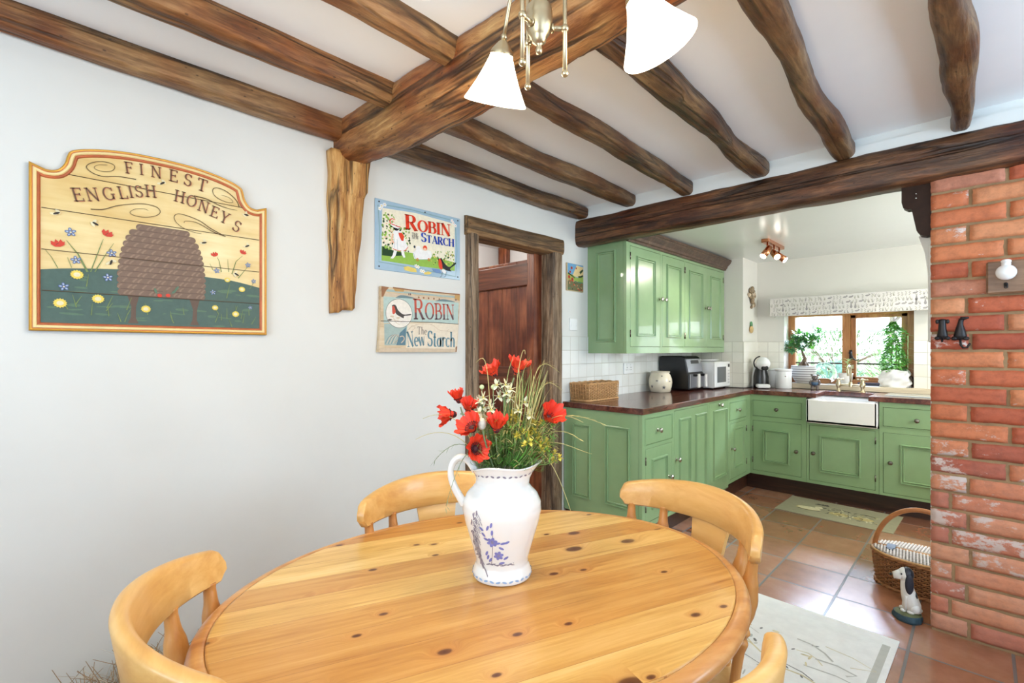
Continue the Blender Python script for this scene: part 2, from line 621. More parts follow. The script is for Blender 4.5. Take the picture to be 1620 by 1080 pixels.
m.box(1.7, 1.83, -0.30, 0.90, 0, 0.72)
m.box(1.7, 1.83, -0.30, 0.90, 2.26, 2.45)
struct(m.obj('wall_right', M_wall))
m = MB()                                   # kitchen right wall, unseen, opening for the side fill
m.box(0.9, 1.03, 3.08, 3.45, 0, 2.45)
m.box(0.9, 1.03, 4.55, 5.5, 0, 2.45)
m.box(0.9, 1.03, 3.45, 4.55, 0, 0.98)
m.box(0.9, 1.03, 3.45, 4.55, 2.1, 2.45)
struct(m.obj('wall_kitchen_right', M_kwall))
m = MB()                                   # window wall
m.box(-2.25, -1.375, 5.2, 5.42, 0, 2.45)
m.box(-0.40, 1.03, 5.2, 5.42, 0, 2.45)
m.box(-1.375, -0.40, 5.2, 5.42, 0, 0.925)
m.box(-1.375, -0.40, 5.2, 5.42, 1.612, 2.45)
struct(m.obj('wall_back', M_kwall))
m = MB()                                   # boxed-in corner
m.box(XW, -1.615, 4.8, 5.2, 0, 2.3, b=0.004)
struct(m.obj('wall_corner_boxing', M_kwall))
m = MB()
m.box(-2.25, 1.83, -1.83, 2.99, ZC, ZC + 0.12)
struct(m.obj('ceiling', M_ceil))
m = MB()
m.box(-2.25, 1.83, 2.86, 5.5, ZK, ZK + 0.12)
m.box(-2.12, 1.7, 2.87, 2.97, 2.17, ZC)
struct(m.obj('ceiling_kitchen', M_kceil))

# tiled splashbacks
m = MB()
m.box(XW, XW + 0.007, 2.672, 4.8, 0.86, 1.362)
struct(m.obj('trim_tiles_side', M_tileL))
m = MB()
m.box(XW, -1.615, 4.793, 4.8, 0.86, 1.341)
m.box(-1.615, -1.608, 4.793, 5.2, 0.86, 1.341)
m.box(-1.608, -1.375, 5.193, 5.2, 0.86, 1.341)
m.box(-0.40, 0.9, 5.193, 5.2, 0.86, 1.341)
struct(m.obj('trim_tiles_back', M_tileB))

# hall beyond the doorway
M_hall = plain('hall_wall_paint', RGB(206, 206, 208), 0.8, var=0.02, vs=2)
m = MB()
m.box(-4.2, -4.1, -0.1, 4.5, 0, 2.45)
m.box(-4.2, -2.25, 4.0, 4.1, 0, 2.45)
m.box(-4.2, -2.25, -0.2, -0.1, 0, 2.45)
struct(m.obj('wall_hall', M_hall))
m = MB()
m.box(-4.2, -2.25, -0.2, 4.1, 2.45, 2.5)
struct(m.obj('ceiling_hall', M_hall))
point('hall_fill', (-3.3, 2.9, 2.25), 26, (1.0, 0.92, 0.82), 0.12)  # unseen fill light that brightens the hall walls
point('hall_fill', (-3.0, 1.2, 2.2), 30, (1.0, 0.92, 0.82), 0.12)  # second fill, added to lighten the open door leaf


# ---------------------------------------------------------------- old timbers
def beam(mb, p0, p1, w, h, seed, n=40, amp=0.01, bow=None, mat=0, chamf=0.18, freq=3.0, twist=0.0):
    """hand-hewn timber from p0 to p1 (centres of the section), w wide, h high; bow(t) -> (dx across, dz, dw, dh)"""
    p0, p1 = Vector(p0), Vector(p1)
    t = (p1 - p0)
    L = t.length
    t.normalize()
    zz = Vector((0, 0, 1)) if abs(t.z) < 0.9 else Vector((1, 0, 0))
    a = t.cross(zz).normalized()
    b = a.cross(t).normalized()
    sec = []
    k = 7
    for (x0, y0, x1, y1) in ((-1, -1, 1, -1), (1, -1, 1, 1), (1, 1, -1, 1), (-1, 1, -1, -1)):
        for i in range(k):
            f = i / k
            sec.append((x0 + (x1 - x0) * f, y0 + (y1 - y0) * f))
    rs = []
    for i in range(n + 1):
        f = i / n
        dx, dz, dw, dh = bow(f) if bow else (0, 0, 0, 0)
        ring = []
        for (u, v) in sec:
            e = max(abs(u), abs(v))
            q = abs(u) * abs(v)
            kx = 1 - chamf * max(0, q - 0.55) / 0.45
            x, y = u * (w / 2 + dw) * kx, v * (h / 2 + dh) * kx
            p = p0 + t * (L * f) + a * (x + dx) + b * (y + dz)
            s = Vector((p.x * freq + seed * 7.3, p.y * freq + seed * 3.1, p.z * freq))
            d = noise.noise(s) * amp + noise.noise(s * 3.7) * amp * 0.45 + noise.noise(s * 9.0) * amp * 0.2
            nrm = (a * u + b * v).normalized()
            ring.append(p + nrm * d)
        rs.append(ring)
    mb.rings(rs, mat, True)


def timber(name, label, mats, *a, **k):
    mb = MB()
    beam(mb, *a, **k)
    o = mb.obj(name, mats, flat=False)
    me = o.data
    try:
        me.set_sharp_from_angle(angle=math.radians(38))
    except Exception:
        pass
    return tag(o, label, 'beam', 'old oak timbers', 'thing')


def main_bow(f):
    # bulges below in its first third, thin at the wall
    g = math.exp(-((f - 0.17) / 0.10) ** 2)
    e = math.exp(-((f - 0.0) / 0.05) ** 2)
    return (-0.010 * math.sin(f * 5) - 0.010, -0.014 * g, 0.004 * g - 0.006 * e, 0.014 * g)


timber('ceiling_beam', 'massive curving golden oak main beam above the dining table, resting on the wall post', M_oak,
       (XW - 0.01, 1.085, 2.225), (1.75, 1.06, 2.215), 0.185, 0.185, 3, n=150, amp=0.013, bow=main_bow, chamf=0.16, freq=4.5)
timber('ceiling_beam', 'dark brown oak beam over the kitchen opening, resting on the brick wall', M_beamd,
       (XW - 0.004, 2.915, 2.118), (1.72, 2.915, 2.118), 0.15, 0.19, 11, n=80, amp=0.008, chamf=0.14)


def jw(k, am=0.008):
    return lambda f: (am * math.sin(f * 7 + k) + am * 0.6 * math.sin(f * 17 + 2 * k), 0.006 * math.sin(f * 5 + k * 2), am * 0.8 * math.sin(f * 9 + k), 0)


for i, (x, wd, lab) in enumerate(((-2.075, 0.085, 'reddish oak ceiling joist lying along the white wall above the honey sign'),
                                  (-1.665, 0.088, 'oak ceiling joist left of the main beam, second out from the honey sign wall'),
                                  (-1.270, 0.085, 'oak ceiling joist left of the main beam, third out from the honey sign wall'),
                                  (-0.85, 0.085, None), (-0.45, 0.085, None))):
    if lab is None:
        continue
    timber('ceiling_joist', lab, M_joist, (x, -1.72, 2.262), (x, 1.03, 2.262), wd, 0.096, 20 + i, n=56, amp=0.005, bow=jw(i, 0.003), chamf=0.16)
for i, (x0, x1, wd, am, lab) in enumerate((
        (-2.065, -2.072, 0.10, 0.006, 'grey-brown oak ceiling joist along the wall above the doorway'),
        (-1.640, -1.692, 0.10, 0.005, 'oak ceiling joist between the beams, second from the doorway wall'),
        (-1.250, -1.285, 0.082, 0.006, 'oak ceiling joist behind the left lamp shade, third from the doorway wall'),
        (-0.828, -0.880, 0.088, 0.009, 'wavy oak ceiling joist running behind the right lamp shade'),
        (-0.432, -0.492, 0.085, 0.009, 'dark oak ceiling joist with a bluish sheen, right of the lamp shades'),
        (-0.040, -0.072, 0.085, 0.012, 'rightmost oak ceiling joist, meeting the dark beam above the brickwork'))):
    timber('ceiling_joist', lab, M_joistd, (x0, 1.10, 2.258), (x1, 2.86, 2.258), wd, 0.09, 40 + i, n=52, amp=0.007, bow=jw(i * 1.7, am), chamf=0.2)

m = MB()                                   # stub of the wall post


def post_sec(z):
    f = (2.16 - z) / 0.72
    y0 = 0.975 + 0.012 * f
    y1 = 1.160 - 0.055 * min(1, f * 1.1) + (0.006 if f < 0.22 else -0.004)
    d = 0.060 - 0.012 * f - (0.012 if f > 0.24 else 0)
    return y0, y1, d


rs = []
for i in range(46):
    z = 2.165 - 0.72 * i / 45
    y0, y1, d = post_sec(z)
    ring = []
    for (u, v) in [(0, 0), (0, .5), (0, 1), (.12, 1), (.28, 1), (.42, .94), (.48, .80), (.55, .96), (.7, 1), (.88, 1), (1, .95), (1, .5), (1, 0), (.5, 0)]:
        y = y0 + (y1 - y0) * u
        zz = z + (0.030 * (u - 0.5) if i > 42 else 0) + (0.02 * noise.noise(Vector((u * 5, 3, 1))) if i > 43 else 0)
        s = Vector((y * 26, z * 5, v * 3))
        ring.append((XW - 0.006 + (d + 0.012 * noise.noise(s)) * v, y + 0.008 * noise.noise(Vector((z * 8, u * 3, 7))), zz))
    rs.append(ring)
m.rings(rs, 0, True)
tag(m.obj('wall_post', M_post), 'stub of a golden oak wall post hanging below the main beam', 'beam', 'old oak timbers', 'thing')

m = MB()                                   # bracket under the dark beam
prof = [(-0.268, 2.035), (-0.268, 1.955), (-0.262, 1.930), (-0.246, 1.918), (-0.232, 1.918), (-0.222, 1.86), (-0.214, 1.815), (-0.200, 1.792), (-0.180, 1.786), (-0.164, 1.788), (-0.164, 2.035)]
M_corb = plain('dark_corbel_wood', RGB(48, 30, 20), 0.55, var=0.2, vs=30, spec=0.2)
m.prism(prof, 0.0, 0.06, 0, Matrix(((1, 0, 0, 0), (0, 0, 1, 2.895), (0, 1, 0, 0), (0, 0, 0, 1))))
for z in (1.985, 1.965):
    m.ball((-0.216, 2.894, z), 0.004, 1, 8, 6)
tag(m.obj('bracket', [M_corb, M_chrome]), 'dark shaped wooden bracket under the beam beside the brickwork', 'bracket')

# ---------------------------------------------------------------- brick wall
BX0, BX1, BY = -0.164, 1.70, 2.878
random.seed(5)
M_brick, nt, b = newmat('old_red_brick')
geo = nt.nodes.new('ShaderNodeNewGeometry')
rp = ramp(nt, [(0.0, RGB(168, 80, 54)), (0.3, RGB(194, 102, 66)), (0.6, RGB(206, 122, 78)), (0.85, RGB(212, 142, 98)), (1.0, RGB(184, 120, 96))], geo.outputs['Random Per Island'])
v = coords(nt)
n1 = ntex(nt, v, 26, 6, 0.7)
sh = ramp(nt, [(0.3, (0.62, 0.6, 0.6, 1)), (0.55, (1, 1, 1, 1)), (0.75, (1.12, 1.08, 1.05, 1))], n1.outputs[0])
c1 = mix(nt, rp.outputs[0], sh.outputs[0], 0.8, 'MULTIPLY')
sp = nt.nodes.new('ShaderNodeSeparateXYZ')
nt.links.new(v, sp.inputs[0])
hz = node(nt, 'ShaderNodeMapRange')        # old limewash survives mostly low down, in a band around 0.55 m
dz_ = node(nt, 'ShaderNodeMath', operation='SUBTRACT')
nt.links.new(sp.outputs['Z'], dz_.inputs[0])
dz_.inputs[1].default_value = 0.58
az_ = node(nt, 'ShaderNodeMath', operation='ABSOLUTE')
nt.links.new(dz_.outputs[0], az_.inputs[0])
nt.links.new(az_.outputs[0], hz.inputs[0])
hz.inputs[1].default_value = 0.0
hz.inputs[2].default_value = 0.45
hz.inputs[3].default_value = 0.07
hz.inputs[4].default_value = -0.07
n2 = ntex(nt, coords(nt, (1, 1, 1.6)), 13, 8, 0.72)
isl = node(nt, 'ShaderNodeMath', operation='MULTIPLY_ADD')
wn = node(nt, 'ShaderNodeTexWhiteNoise', noise_dimensions='1D')
nt.links.new(geo.outputs['Random Per Island'], wn.inputs['W'])
nt.links.new(wn.outputs['Value'], isl.inputs[0])
isl.inputs[1].default_value = 0.16
nt.links.new(hz.outputs[0], isl.inputs[2])
sm_ = node(nt, 'ShaderNodeMath', operation='ADD')
nt.links.new(n2.outputs[0], sm_.inputs[0])
nt.links.new(isl.outputs[0], sm_.inputs[1])
wm = ramp(nt, [(0.655, (0, 0, 0, 1)), (0.72, (1, 1, 1, 1))], sm_.outputs[0])
c2 = mix(nt, c1, RGB(206, 190, 180), wm.outputs[0])
dz2 = node(nt, 'ShaderNodeMapRange')       # dusty, faded lower courses
nt.links.new(sp.outputs['Z'], dz2.inputs[0])
dz2.inputs[1].default_value = 0.95
dz2.inputs[2].default_value = 0.55
dz2.inputs[3].default_value = 0.0
dz2.inputs[4].default_value = 0.55
n3 = ntex(nt, v, 7, 5, 0.65)
du = node(nt, 'ShaderNodeMath', operation='MULTIPLY')
nt.links.new(dz2.outputs[0], du.inputs[0])
nt.links.new(n3.outputs[0], du.inputs[1])
c2 = mix(nt, c2, RGB(200, 160, 142), du.outputs[0])
nt.links.new(c2, b.inputs['Base Color'])
b.inputs['Roughness'].default_value = 0.72
bump(nt, b, n1.outputs[0], 0.55, 0.006)
M_mortar = plain('lime_mortar', RGB(150, 122, 88), 0.9, var=0.18, vs=20, bmp=0.6, bs=70)
m = MB()
m.box(BX0 + 0.003, BX1, BY + 0.012, 3.08, 0, 2.135, 1)
ch, jt = 0.0785, 0.012
row = 0
z = 0.012
while z < 2.06:
    zt = min(z + ch - jt, 2.055)
    x = BX0
    first = True
    while x < BX1:
        Lb = 0.238
        if first:
            Lb = (0.118 if row % 2 == 0 else 0.238)
            if z < 0.6 and row % 2 == 1:
                Lb = 0.062
            first = False
        Lb += random.uniform(-0.008, 0.008)
        xe = min(x + Lb, BX1)
        if xe - x > 0.02:
            yy = BY + random.uniform(-0.003, 0.004)
            a0 = random.uniform(-0.6, 0.6)
            M = T((x + xe) / 2, 0, (z + zt) / 2) @ R('Y', a0) @ T(-(x + xe) / 2, 0, -(z + zt) / 2)
            nx, nz = max(2, int((xe - x) / 0.02)), 5
            vs, fs = [], []
            sd = random.uniform(0, 50)
            for i in range(nx + 1):
                for j in range(nz + 1):
                    u, q = i / nx, j / nz
                    e = min(min(u, 1 - u) * (xe - x), min(q, 1 - q) * (zt - z))
                    rd = 0.007 * max(0, 1 - e / 0.010) ** 2
                    jx = 0.0035 * noise.noise(Vector((u * 4 + sd, q * 2, 1))) if j in (0, nz) else 0
                    jz_ = 0.004 * noise.noise(Vector((q * 4 + sd, u * 2, 5))) if i in (0, nx) else 0
                    vs.append((x + (xe - x) * u + jz_, yy + rd + 0.003 * noise.noise(Vector((u * 6 + sd, q * 3, 2))), z + (zt - z) * q + jx))
            fs = [(i * (nz + 1) + j, (i + 1) * (nz + 1) + j, (i + 1) * (nz + 1) + j + 1, i * (nz + 1) + j + 1) for i in range(nx) for j in range(nz)]
            # returns into the joint
            edge = [i * (nz + 1) for i in range(nx + 1)] + [nx * (nz + 1) + j for j in range(1, nz + 1)] + [i * (nz + 1) + nz for i in range(nx - 1, -1, -1)] + [j for j in range(nz - 1, 0, -1)]
            o = len(vs)
            for q in edge:
                vs.append((vs[q][0], BY + 0.03, vs[q][2]))
            ne = len(edge)
            for q in range(ne):
                fs.append((edge[q], edge[(q + 1) % ne], o + (q + 1) % ne, o + q))
            m.add(vs, fs, 0, True, M)
        x = xe + jt
    z += ch
    row += 1
struct(m.obj('wall_brick', [M_brick, M_mortar]))
m = MB()                                   # plastered cheek of the opening
m.box(-0.1665, -0.150, 2.92, 3.085, 0, 2.03, b=0.003)
m.box(-0.176, -0.160, 2.93, 3.085, 1.30, 1.75, b=0.004)
m.prism([(-0.165, 1.60), (-0.176, 1.60), (-0.190, 1.72), (-0.212, 1.80), (-0.16, 1.80)], 2.97, 3.08, 0, Matrix(((1, 0, 0, 0), (0, 0, 1, 0), (0, 1, 0, 0), (0, 0, 0, 1))))
m.box(-0.17, 1.0, 3.078, 3.095, 0, 2.14)
struct(m.obj('trim_opening_plaster', M_kwall))

# ---------------------------------------------------------------- doorway and door
def hewn_box(mb, x0, x1, y0, y1, z0, z1, seed, amp=0.004, n=24, mat=0):
    ax = max(range(3), key=lambda k: (x1 - x0, y1 - y0, z1 - z0)[k])
    c = ((x0 + x1) / 2, (y0 + y1) / 2, (z0 + z1) / 2)
    p0, p1 = list(c), list(c)
    p0[ax] = (x0, y0, z0)[ax]
    p1[ax] = (x1, y1, z1)[ax]
    if ax == 2:
        w_, h_ = y1 - y0, x1 - x0
    elif ax == 1:
        w_, h_ = x1 - x0, z1 - z0
    else:
        w_, h_ = y1 - y0, z1 - z0
    beam(mb, p0, p1, w_, h_, seed, n=n, amp=amp, chamf=0.10, mat=mat)


d = bpy.data.objects.new('trim_door_frame', None)
COL.objects.link(d)
tag(struct(d), 'rough grey oak door frame around the doorway to the hall', 'door frame')
m = MB()
hewn_box(m, -2.26, XW + 0.03, 1.793, 1.882, 0, 1.94, 61)
m.obj('jamb', M_frame, d)
m = MB()
hewn_box(m, -2.26, XW + 0.03, 2.553, 2.663, 0, 1.935, 62)
m.obj('jamb', M_frame, d)
m = MB()
hewn_box(m, -2.26, XW + 0.034, 1.785, 2.668, 1.925, 2.036, 63)
m.obj('lintel', M_lintel, d)
m = MB()
m.box(-2.262, -2.20, 2.472, 2.556, 0, 1.93)
m.box(-2.262, -2.20, 1.880, 1.90, 0, 1.93)
m.obj('door_stop', M_door, d)
for o in d.children:
    try:
        o.data.set_sharp_from_angle(angle=math.radians(40))
    except Exception:
        pass

d = struct(thing('door_1', 'dark stained pine plank door standing open into the hall', 'door', (-2.235, 2.51, 0.012)))
m = MB()
for k in range(5):                         # planks, seen on their ledged side
    m.box(-0.15 * (k + 1) + 0.002, -0.15 * k, -0.014, 0.014, 0, 1.885, 0, 0.003)
m.obj('plank_panel', M_door, d)
for z0, z1 in ((1.70, 1.86), (0.99, 1.13), (0.10, 0.26)):
    m = MB()
    m.box(-0.735, -0.018, -0.040, -0.014, z0, z1, 0, 0.006)
    m.obj('ledge', wood('door_ledge_pine', [(0.30, RGB(44, 18, 9)), (0.46, RGB(82, 40, 22)), (0.6, RGB(112, 62, 36)), (0.74, RGB(138, 84, 52))], 0, 12, 0.08, 0.35, 0.15, 2.0), d)
for zz in (1.55, 0.4):
    m = MB()
    m.box(-0.02, 0.006, -0.018, -0.010, zz - 0.05, zz + 0.05, 0, 0.002)
    m.cyl((0.004, -0.016, zz - 0.05), (0.004, -0.016, zz + 0.05), 0.006)
    m.obj('hinge', M_iron, d, 'black iron hinge')
m = MB()                                   # dark stud on the hall wall
hewn_box(m, -4.05, -3.92, 3.92, 4.0, 0, 2.45, 71)
struct(m.obj('trim_hall_post', M_door))

# ---------------------------------------------------------------- window
WX0, WX1, WZ0, WZ1, WY = -1.375, -0.40, 0.945, 1.612, 5.34
fr = bpy.data.objects.new('window_1', None)
COL.objects.link(fr)
fr['kind'] = 'structure'
m = MB()
m.box(WX0, WX0 + 0.062, WY, WY + 0.07, WZ0, WZ1, 0, 0.004)
m.box(WX1 - 0.055, WX1, WY, WY + 0.07, WZ0, WZ1, 0, 0.004)
m.box(-0.925, -0.862, WY - 0.004, WY + 0.07, WZ0, WZ1, 0, 0.004)
m.obj('window_frame', M_winframe, fr)
M_winh = wood('window_oak_rails', [(0.32, RGB(120, 66, 30)), (0.48, RGB(164, 102, 54)), (0.62, RGB(188, 128, 74)), (0.75, RGB(204, 150, 96))], 0, 11, 0.1, 0.4, 0.08)
m = MB()
m.box(WX0, WX1, WY + 0.002, WY + 0.07, WZ1 - 0.03, WZ1, 0, 0.004)
m.box(WX0, WX1, WY + 0.002, WY + 0.07, WZ0, WZ0 + 0.045, 0, 0.004)
m.obj('window_rail', M_winh, fr)
m = MB()
m.box(-1.313, -0.925, WY + 0.03, WY + 0.05, 1.128, 1.142)
m.box(-0.815, -0.50, WY + 0.03, WY + 0.05, 1.128, 1.142)
m.obj('glazing_bar', M_plinth, fr)
m = MB()                                   # opening casement on the right
for a in ((-0.862, -0.822, 0.99, 1.582), (-0.497, -0.455, 0.99, 1.582)):
    m.box(a[0], a[1], WY + 0.015, WY + 0.06, a[2], a[3], 0, 0.003)
m.box(-0.862, -0.455, WY + 0.015, WY + 0.06, 0.985, 1.015, 0, 0.003)
m.box(-0.862, -0.455, WY + 0.015, WY + 0.06, 1.552, 1.584, 0, 0.003)
m.obj('casement', M_winframe, fr)
M_pane, nt, b = newmat('window_glass')
for n_ in list(nt.nodes):
    if n_.type == 'BSDF_PRINCIPLED':
        nt.nodes.remove(n_)
tr = nt.nodes.new('ShaderNodeBsdfTransparent')
gl = nt.nodes.new('ShaderNodeBsdfGlossy')
gl.inputs['Roughness'].default_value = 0.02
fres = nt.nodes.new('ShaderNodeFresnel')
fres.inputs['IOR'].default_value = 1.3
mx = nt.nodes.new('ShaderNodeMixShader')
nt.links.new(fres.outputs[0], mx.inputs[0])
nt.links.new(tr.outputs[0], mx.inputs[1])
nt.links.new(gl.outputs[0], mx.inputs[2])
nt.links.new(mx.outputs[0], nt.nodes['Material Output'].inputs[0])
m = MB()
m.box(-1.313, -0.925, WY + 0.038, WY + 0.042, WZ0 + 0.04, WZ1 - 0.03)
m.box(-0.822, -0.497, WY + 0.038, WY + 0.042, 1.01, 1.56)
m.obj('window_pane', M_pane, fr)
m = MB()                                   # curled black fastener on the mullion
m.box(-0.868, -0.846, WY - 0.014, WY - 0.004, 1.17, 1.26, 0, 0.003)
m.ball((-0.857, WY - 0.018, 1.235), 0.014, 0, 10, 8)
pts = [(-0.857, WY - 0.025, 1.24), (-0.850, WY - 0.03, 1.215), (-0.838, WY - 0.03, 1.185), (-0.818, WY - 0.03, 1.168), (-0.797, WY - 0.03, 1.172), (-0.790, WY - 0.03, 1.188), (-0.800, WY - 0.03, 1.196)]
m.tube(pts, [0.010, 0.009, 0.007, 0.005, 0.004, 0.004, 0.004], 8)
m.obj('window_fastener', M_iron, fr, 'black curled monkey-tail window fastener')
m = MB()
m.box(-0.866, -0.834, WY - 0.008, WY + 0.016, 1.088, 1.128, 0, 0.003)
m.obj('window_lock', M_brass, fr, 'small brass window lock')
m = MB()
m.box(WX0, WX1, 5.19, WY + 0.01, 0.905, 0.945, 0, 0.002)
m.box(-1.42, 0.3, 5.11, 5.205, 0.902, 0.945, 1, 0.003)
struct(m.obj('trim_window_sill', [M_white, M_sillw]))
m = MB()                                   # white-painted reveal
m.box(WX0 - 0.001, WX0 + 0.004, 5.2, WY, 0.945, 1.612)
struct(m.obj('trim_window_reveal', M_white))


# ---------------------------------------------------------------- kitchen cabinets
def molding(mb, x0, x1, z0, z1, y, mat=0):
    """two-stepped raised moulding around a field, on a front that faces -y"""
    for (o, w_, h) in ((0.0, 0.013, 0.012), (0.017, 0.009, 0.008)):
        a0, a1, b0, b1 = x0 + o, x1 - o, z0 + o, z1 - o
        rs = []
        for (cx, cz, sx, sz) in ((a0, b0, 1, 1), (a1, b0, -1, 1), (a1, b1, -1, -1), (a0, b1, 1, -1)):
            rs.append([(cx, y + 0.002, cz), (cx + sx * w_ * 0.3, y - h, cz + sz * w_ * 0.3), (cx + sx * w_ * 0.7, y - h, cz + sz * w_ * 0.7), (cx + sx * w_, y + 0.002, cz + sz * w_)])
        mb.rings(rs, mat, False, True, False)


def knob(parent, x, z, y=0.0, mat=None, r=0.017):
    mb = MB()
    M = T(x, y, z) @ R('X', 90)
    mb.lathe([(0.001, 0), (0.012, 0), (0.012, 0.004), (0.006, 0.007), (0.006, 0.014), (r * 0.75, 0.018), (r, 0.025), (r * 0.92, 0.032), (r * 0.5, 0.036), (0.001, 0.037)], 10, 0, M)
    return mb.obj('knob', mat or M_pewter, parent, flat=True)


def cabinet(name, label, cat, loc, rz, W, D, z0, z1, fronts, kmat=None, endpanel=None, group=None, matg=None, top=True):
    """local x along the front, front plane y=0 facing -y, z absolute"""
    g = matg or M_green
    root = thing(name, label, cat, loc, rz, group)
    mb = MB()
    mb.box(0.0, W, 0.026, D, z0, z1, 1 if False else 0, 0)
    mb.box(0.004, W - 0.004, 0.012, 0.030, z0 + 0.004, z1 - 0.004, 1)
    xs = sorted(set([0.0, W] + [f[k] for f in fronts for k in (1, 2)]))
    zs = sorted(set([z0, z1] + [f[k] for f in fronts for k in (3, 4)]))
    for i in range(len(xs) - 1):
        j = 0
        while j < len(zs) - 1:
            cx = (xs[i] + xs[i + 1]) / 2
            def hit(jj):
                cz = (zs[jj] + zs[jj + 1]) / 2
                return any(f[1] < cx < f[2] and f[3] < cz < f[4] for f in fronts)
            if hit(j):
                j += 1
                continue
            k = j
            while k + 1 < len(zs) - 1 and not hit(k + 1):
                k += 1
            mb.box(xs[i], xs[i + 1], 0.0, 0.024, zs[j], zs[k + 1], 0)
            j = k + 1
    mb.obj('body', [g, M_dark], root)
    for f in fronts:
        kind, x0, x1, a0, a1, panels, kb, hinge = f
        mb = MB()
        q = 0.0022
        mb.box(x0 + q, x1 - q, -0.001, 0.018, a0 + q, a1 - q, 0, 0.0015)
        if kind == 'drawer':                # cock-beaded edge
            rs = []
            for (cx, cz, sx, sz) in ((x0, a0, 1, 1), (x1, a0, -1, 1), (x1, a1, -1, -1), (x0, a1, 1, -1)):
                rs.append([(cx - sx * 0.006, 0.002, cz - sz * 0.006), (cx - sx * 0.005, -0.004, cz - sz * 0.005), (cx - sx * 0.001, -0.004, cz - sz * 0.001), (cx, 0.002, cz)])
            mb.rings(rs, 0, False, True, False)
        for p in panels:
            molding(mb, p[0], p[1], p[2], p[3], -0.001)
        d_ = mb.obj(kind, g, root)
        if kb:
            knob(d_, kb[0], kb[1], -0.001, kmat)
        if hinge:
            hx = x0 if hinge == 'L' else x1
            for hz_ in (a0 + 0.07, a1 - 0.10):
                mb = MB()
                mb.cyl((hx, -0.003, hz_), (hx, -0.003, hz_ + 0.05), 0.004, seg=8)
                mb.obj('hinge', M_pewter, d_, 'dark metal butt hinge')
    if endpanel:
        mb = MB()
        for p in endpanel[1]:
            molding(mb, p[0], p[1], p[2], p[3], 0.0)
        e = mb.obj('end_panel', g, root)
        e.matrix_local = endpanel[0]
    return root


ZB, ZT_ = 0.145, 0.861
LX = -1.505                                # front plane of the left run
DL = 0.61
rzL = PI / 2


def lrun(y0, y1):
    return (LX, y0, 0), y1 - y0


def rel(f, y0):
    k, a, b_, c_, d_, ps, kb, h = f
    return (k, a - y0, b_ - y0, c_, d_, [(p[0] - y0, p[1] - y0, p[2], p[3]) for p in ps], (kb[0] - y0, kb[1]) if kb else None, h)


# end panel frame: local -y must face world -Y at Y=2.70; the cabinet is turned by +90 degrees
ENDM = Matrix.Rotation(-PI / 2, 4, 'Z') @ T(-DL - 0.0, 0.0, 0)
y0 = 2.70
cabinet('base_cabinet', 'green base cabinet with panelled end, nearest the table under the walnut worktop', 'cabinet', (LX, y0, 0), rzL, 0.42, DL, ZB, ZT_,
        [rel(f, y0) for f in (('drawer', 2.741, 3.10, 0.665, 0.828, [], (2.897, 0.745), None),
                              ('door', 2.741, 3.10, 0.175, 0.640, [(2.815, 3.03, 0.245, 0.57)], (3.05, 0.415), 'L'))],
        M_chrome, (ENDM, [(DL - 0.535, DL - 0.383, 0.25, 0.755), (DL - 0.271, DL - 0.083, 0.25, 0.77)]), 'base cabinets of the left run')
y0 = 3.12
cabinet('base_cabinet', 'green base cabinet with one tall door of two narrow panels', 'cabinet', (LX, y0, 0), rzL, 0.59, DL, ZB, ZT_,
        [rel(('door', 3.135, 3.70, 0.155, 0.845, [(3.205, 3.385, 0.235, 0.785), (3.47, 3.665, 0.235, 0.79)], (3.165, 0.51), None), y0)],
        M_chrome, None, 'base cabinets of the left run')
y0 = 3.71
cabinet('base_cabinet', 'narrow green pull-out cabinet with a long panel and a knob at its top', 'cabinet', (LX, y0, 0), rzL, 0.41, DL, 0.12, ZT_,
        [rel(('door', 3.725, 4.115, 0.125, 0.85, [(3.80, 4.08, 0.235, 0.785)], (3.92, 0.822), None), y0)],
        M_chrome, None, 'base cabinets of the left run')
y0 = 4.12
cabinet('base_cabinet', 'green base cabinet in the inner corner with small drawer over a narrow door', 'cabinet', (LX, y0, 0), rzL, 0.53, DL, ZB, ZT_,
        [rel(f, y0) for f in (('drawer', 4.155, 4.545, 0.668, 0.818, [], (4.31, 0.75), None),
                              ('door', 4.155, 4.545, 0.175, 0.640, [(4.235, 4.475, 0.25, 0.60)], (4.19, 0.43), 'R'))],
        M_chrome, None, 'base cabinets of the left run')
BYF = 4.65
cabinet('base_cabinet', 'green base cabinet with a drawer, left of the white sink', 'cabinet', (-1.505, BYF, 0), 0, 0.447, 0.53, ZB, ZT_,
        [('drawer', 0.022, 0.411, 0.668, 0.808, [], (0.221, 0.738), None),
         ('door', 0.022, 0.411, 0.178, 0.627, [(0.11, 0.322, 0.262, 0.555)], (0.375, 0.394), 'L')], M_pewter, None, 'base cabinets under the window')
cabinet('base_cabinet', 'low green cabinet with one wide door directly under the white sink', 'cabinet', (-1.056, BYF, 0), 0, 0.49, 0.53, ZB, 0.652,
        [('door', 0.018, 0.468, 0.170, 0.632, [(0.092, 0.375, 0.248, 0.555)], (0.052, 0.400), 'R')], M_pewter, None, 'base cabinets under the window')
cabinet('base_cabinet', 'green base cabinet right of the white sink, partly hidden by the brickwork', 'cabinet', (-0.564, BYF, 0), 0, 0.62, 0.53, ZB, ZT_,
        [('drawer', 0.022, 0.595, 0.676, 0.822, [], (0.224, 0.738), None),
         ('door', 0.022, 0.595, 0.165, 0.628, [(0.125, 0.49, 0.25, 0.55)], (0.069, 0.403), None)], M_pewter, None, 'base cabinets under the window')

m = MB()
m.box(-2.1, -1.575, 2.705, 4.72, 0.0, 0.146)
m.box(-2.1, 0.06, 4.72, 4.80, 0.0, 0.146)
m.box(-1.60, -1.556, 3.71, 4.735, 0.0, 0.10)
struct(m.obj('baseboard_plinth', M_plinth))

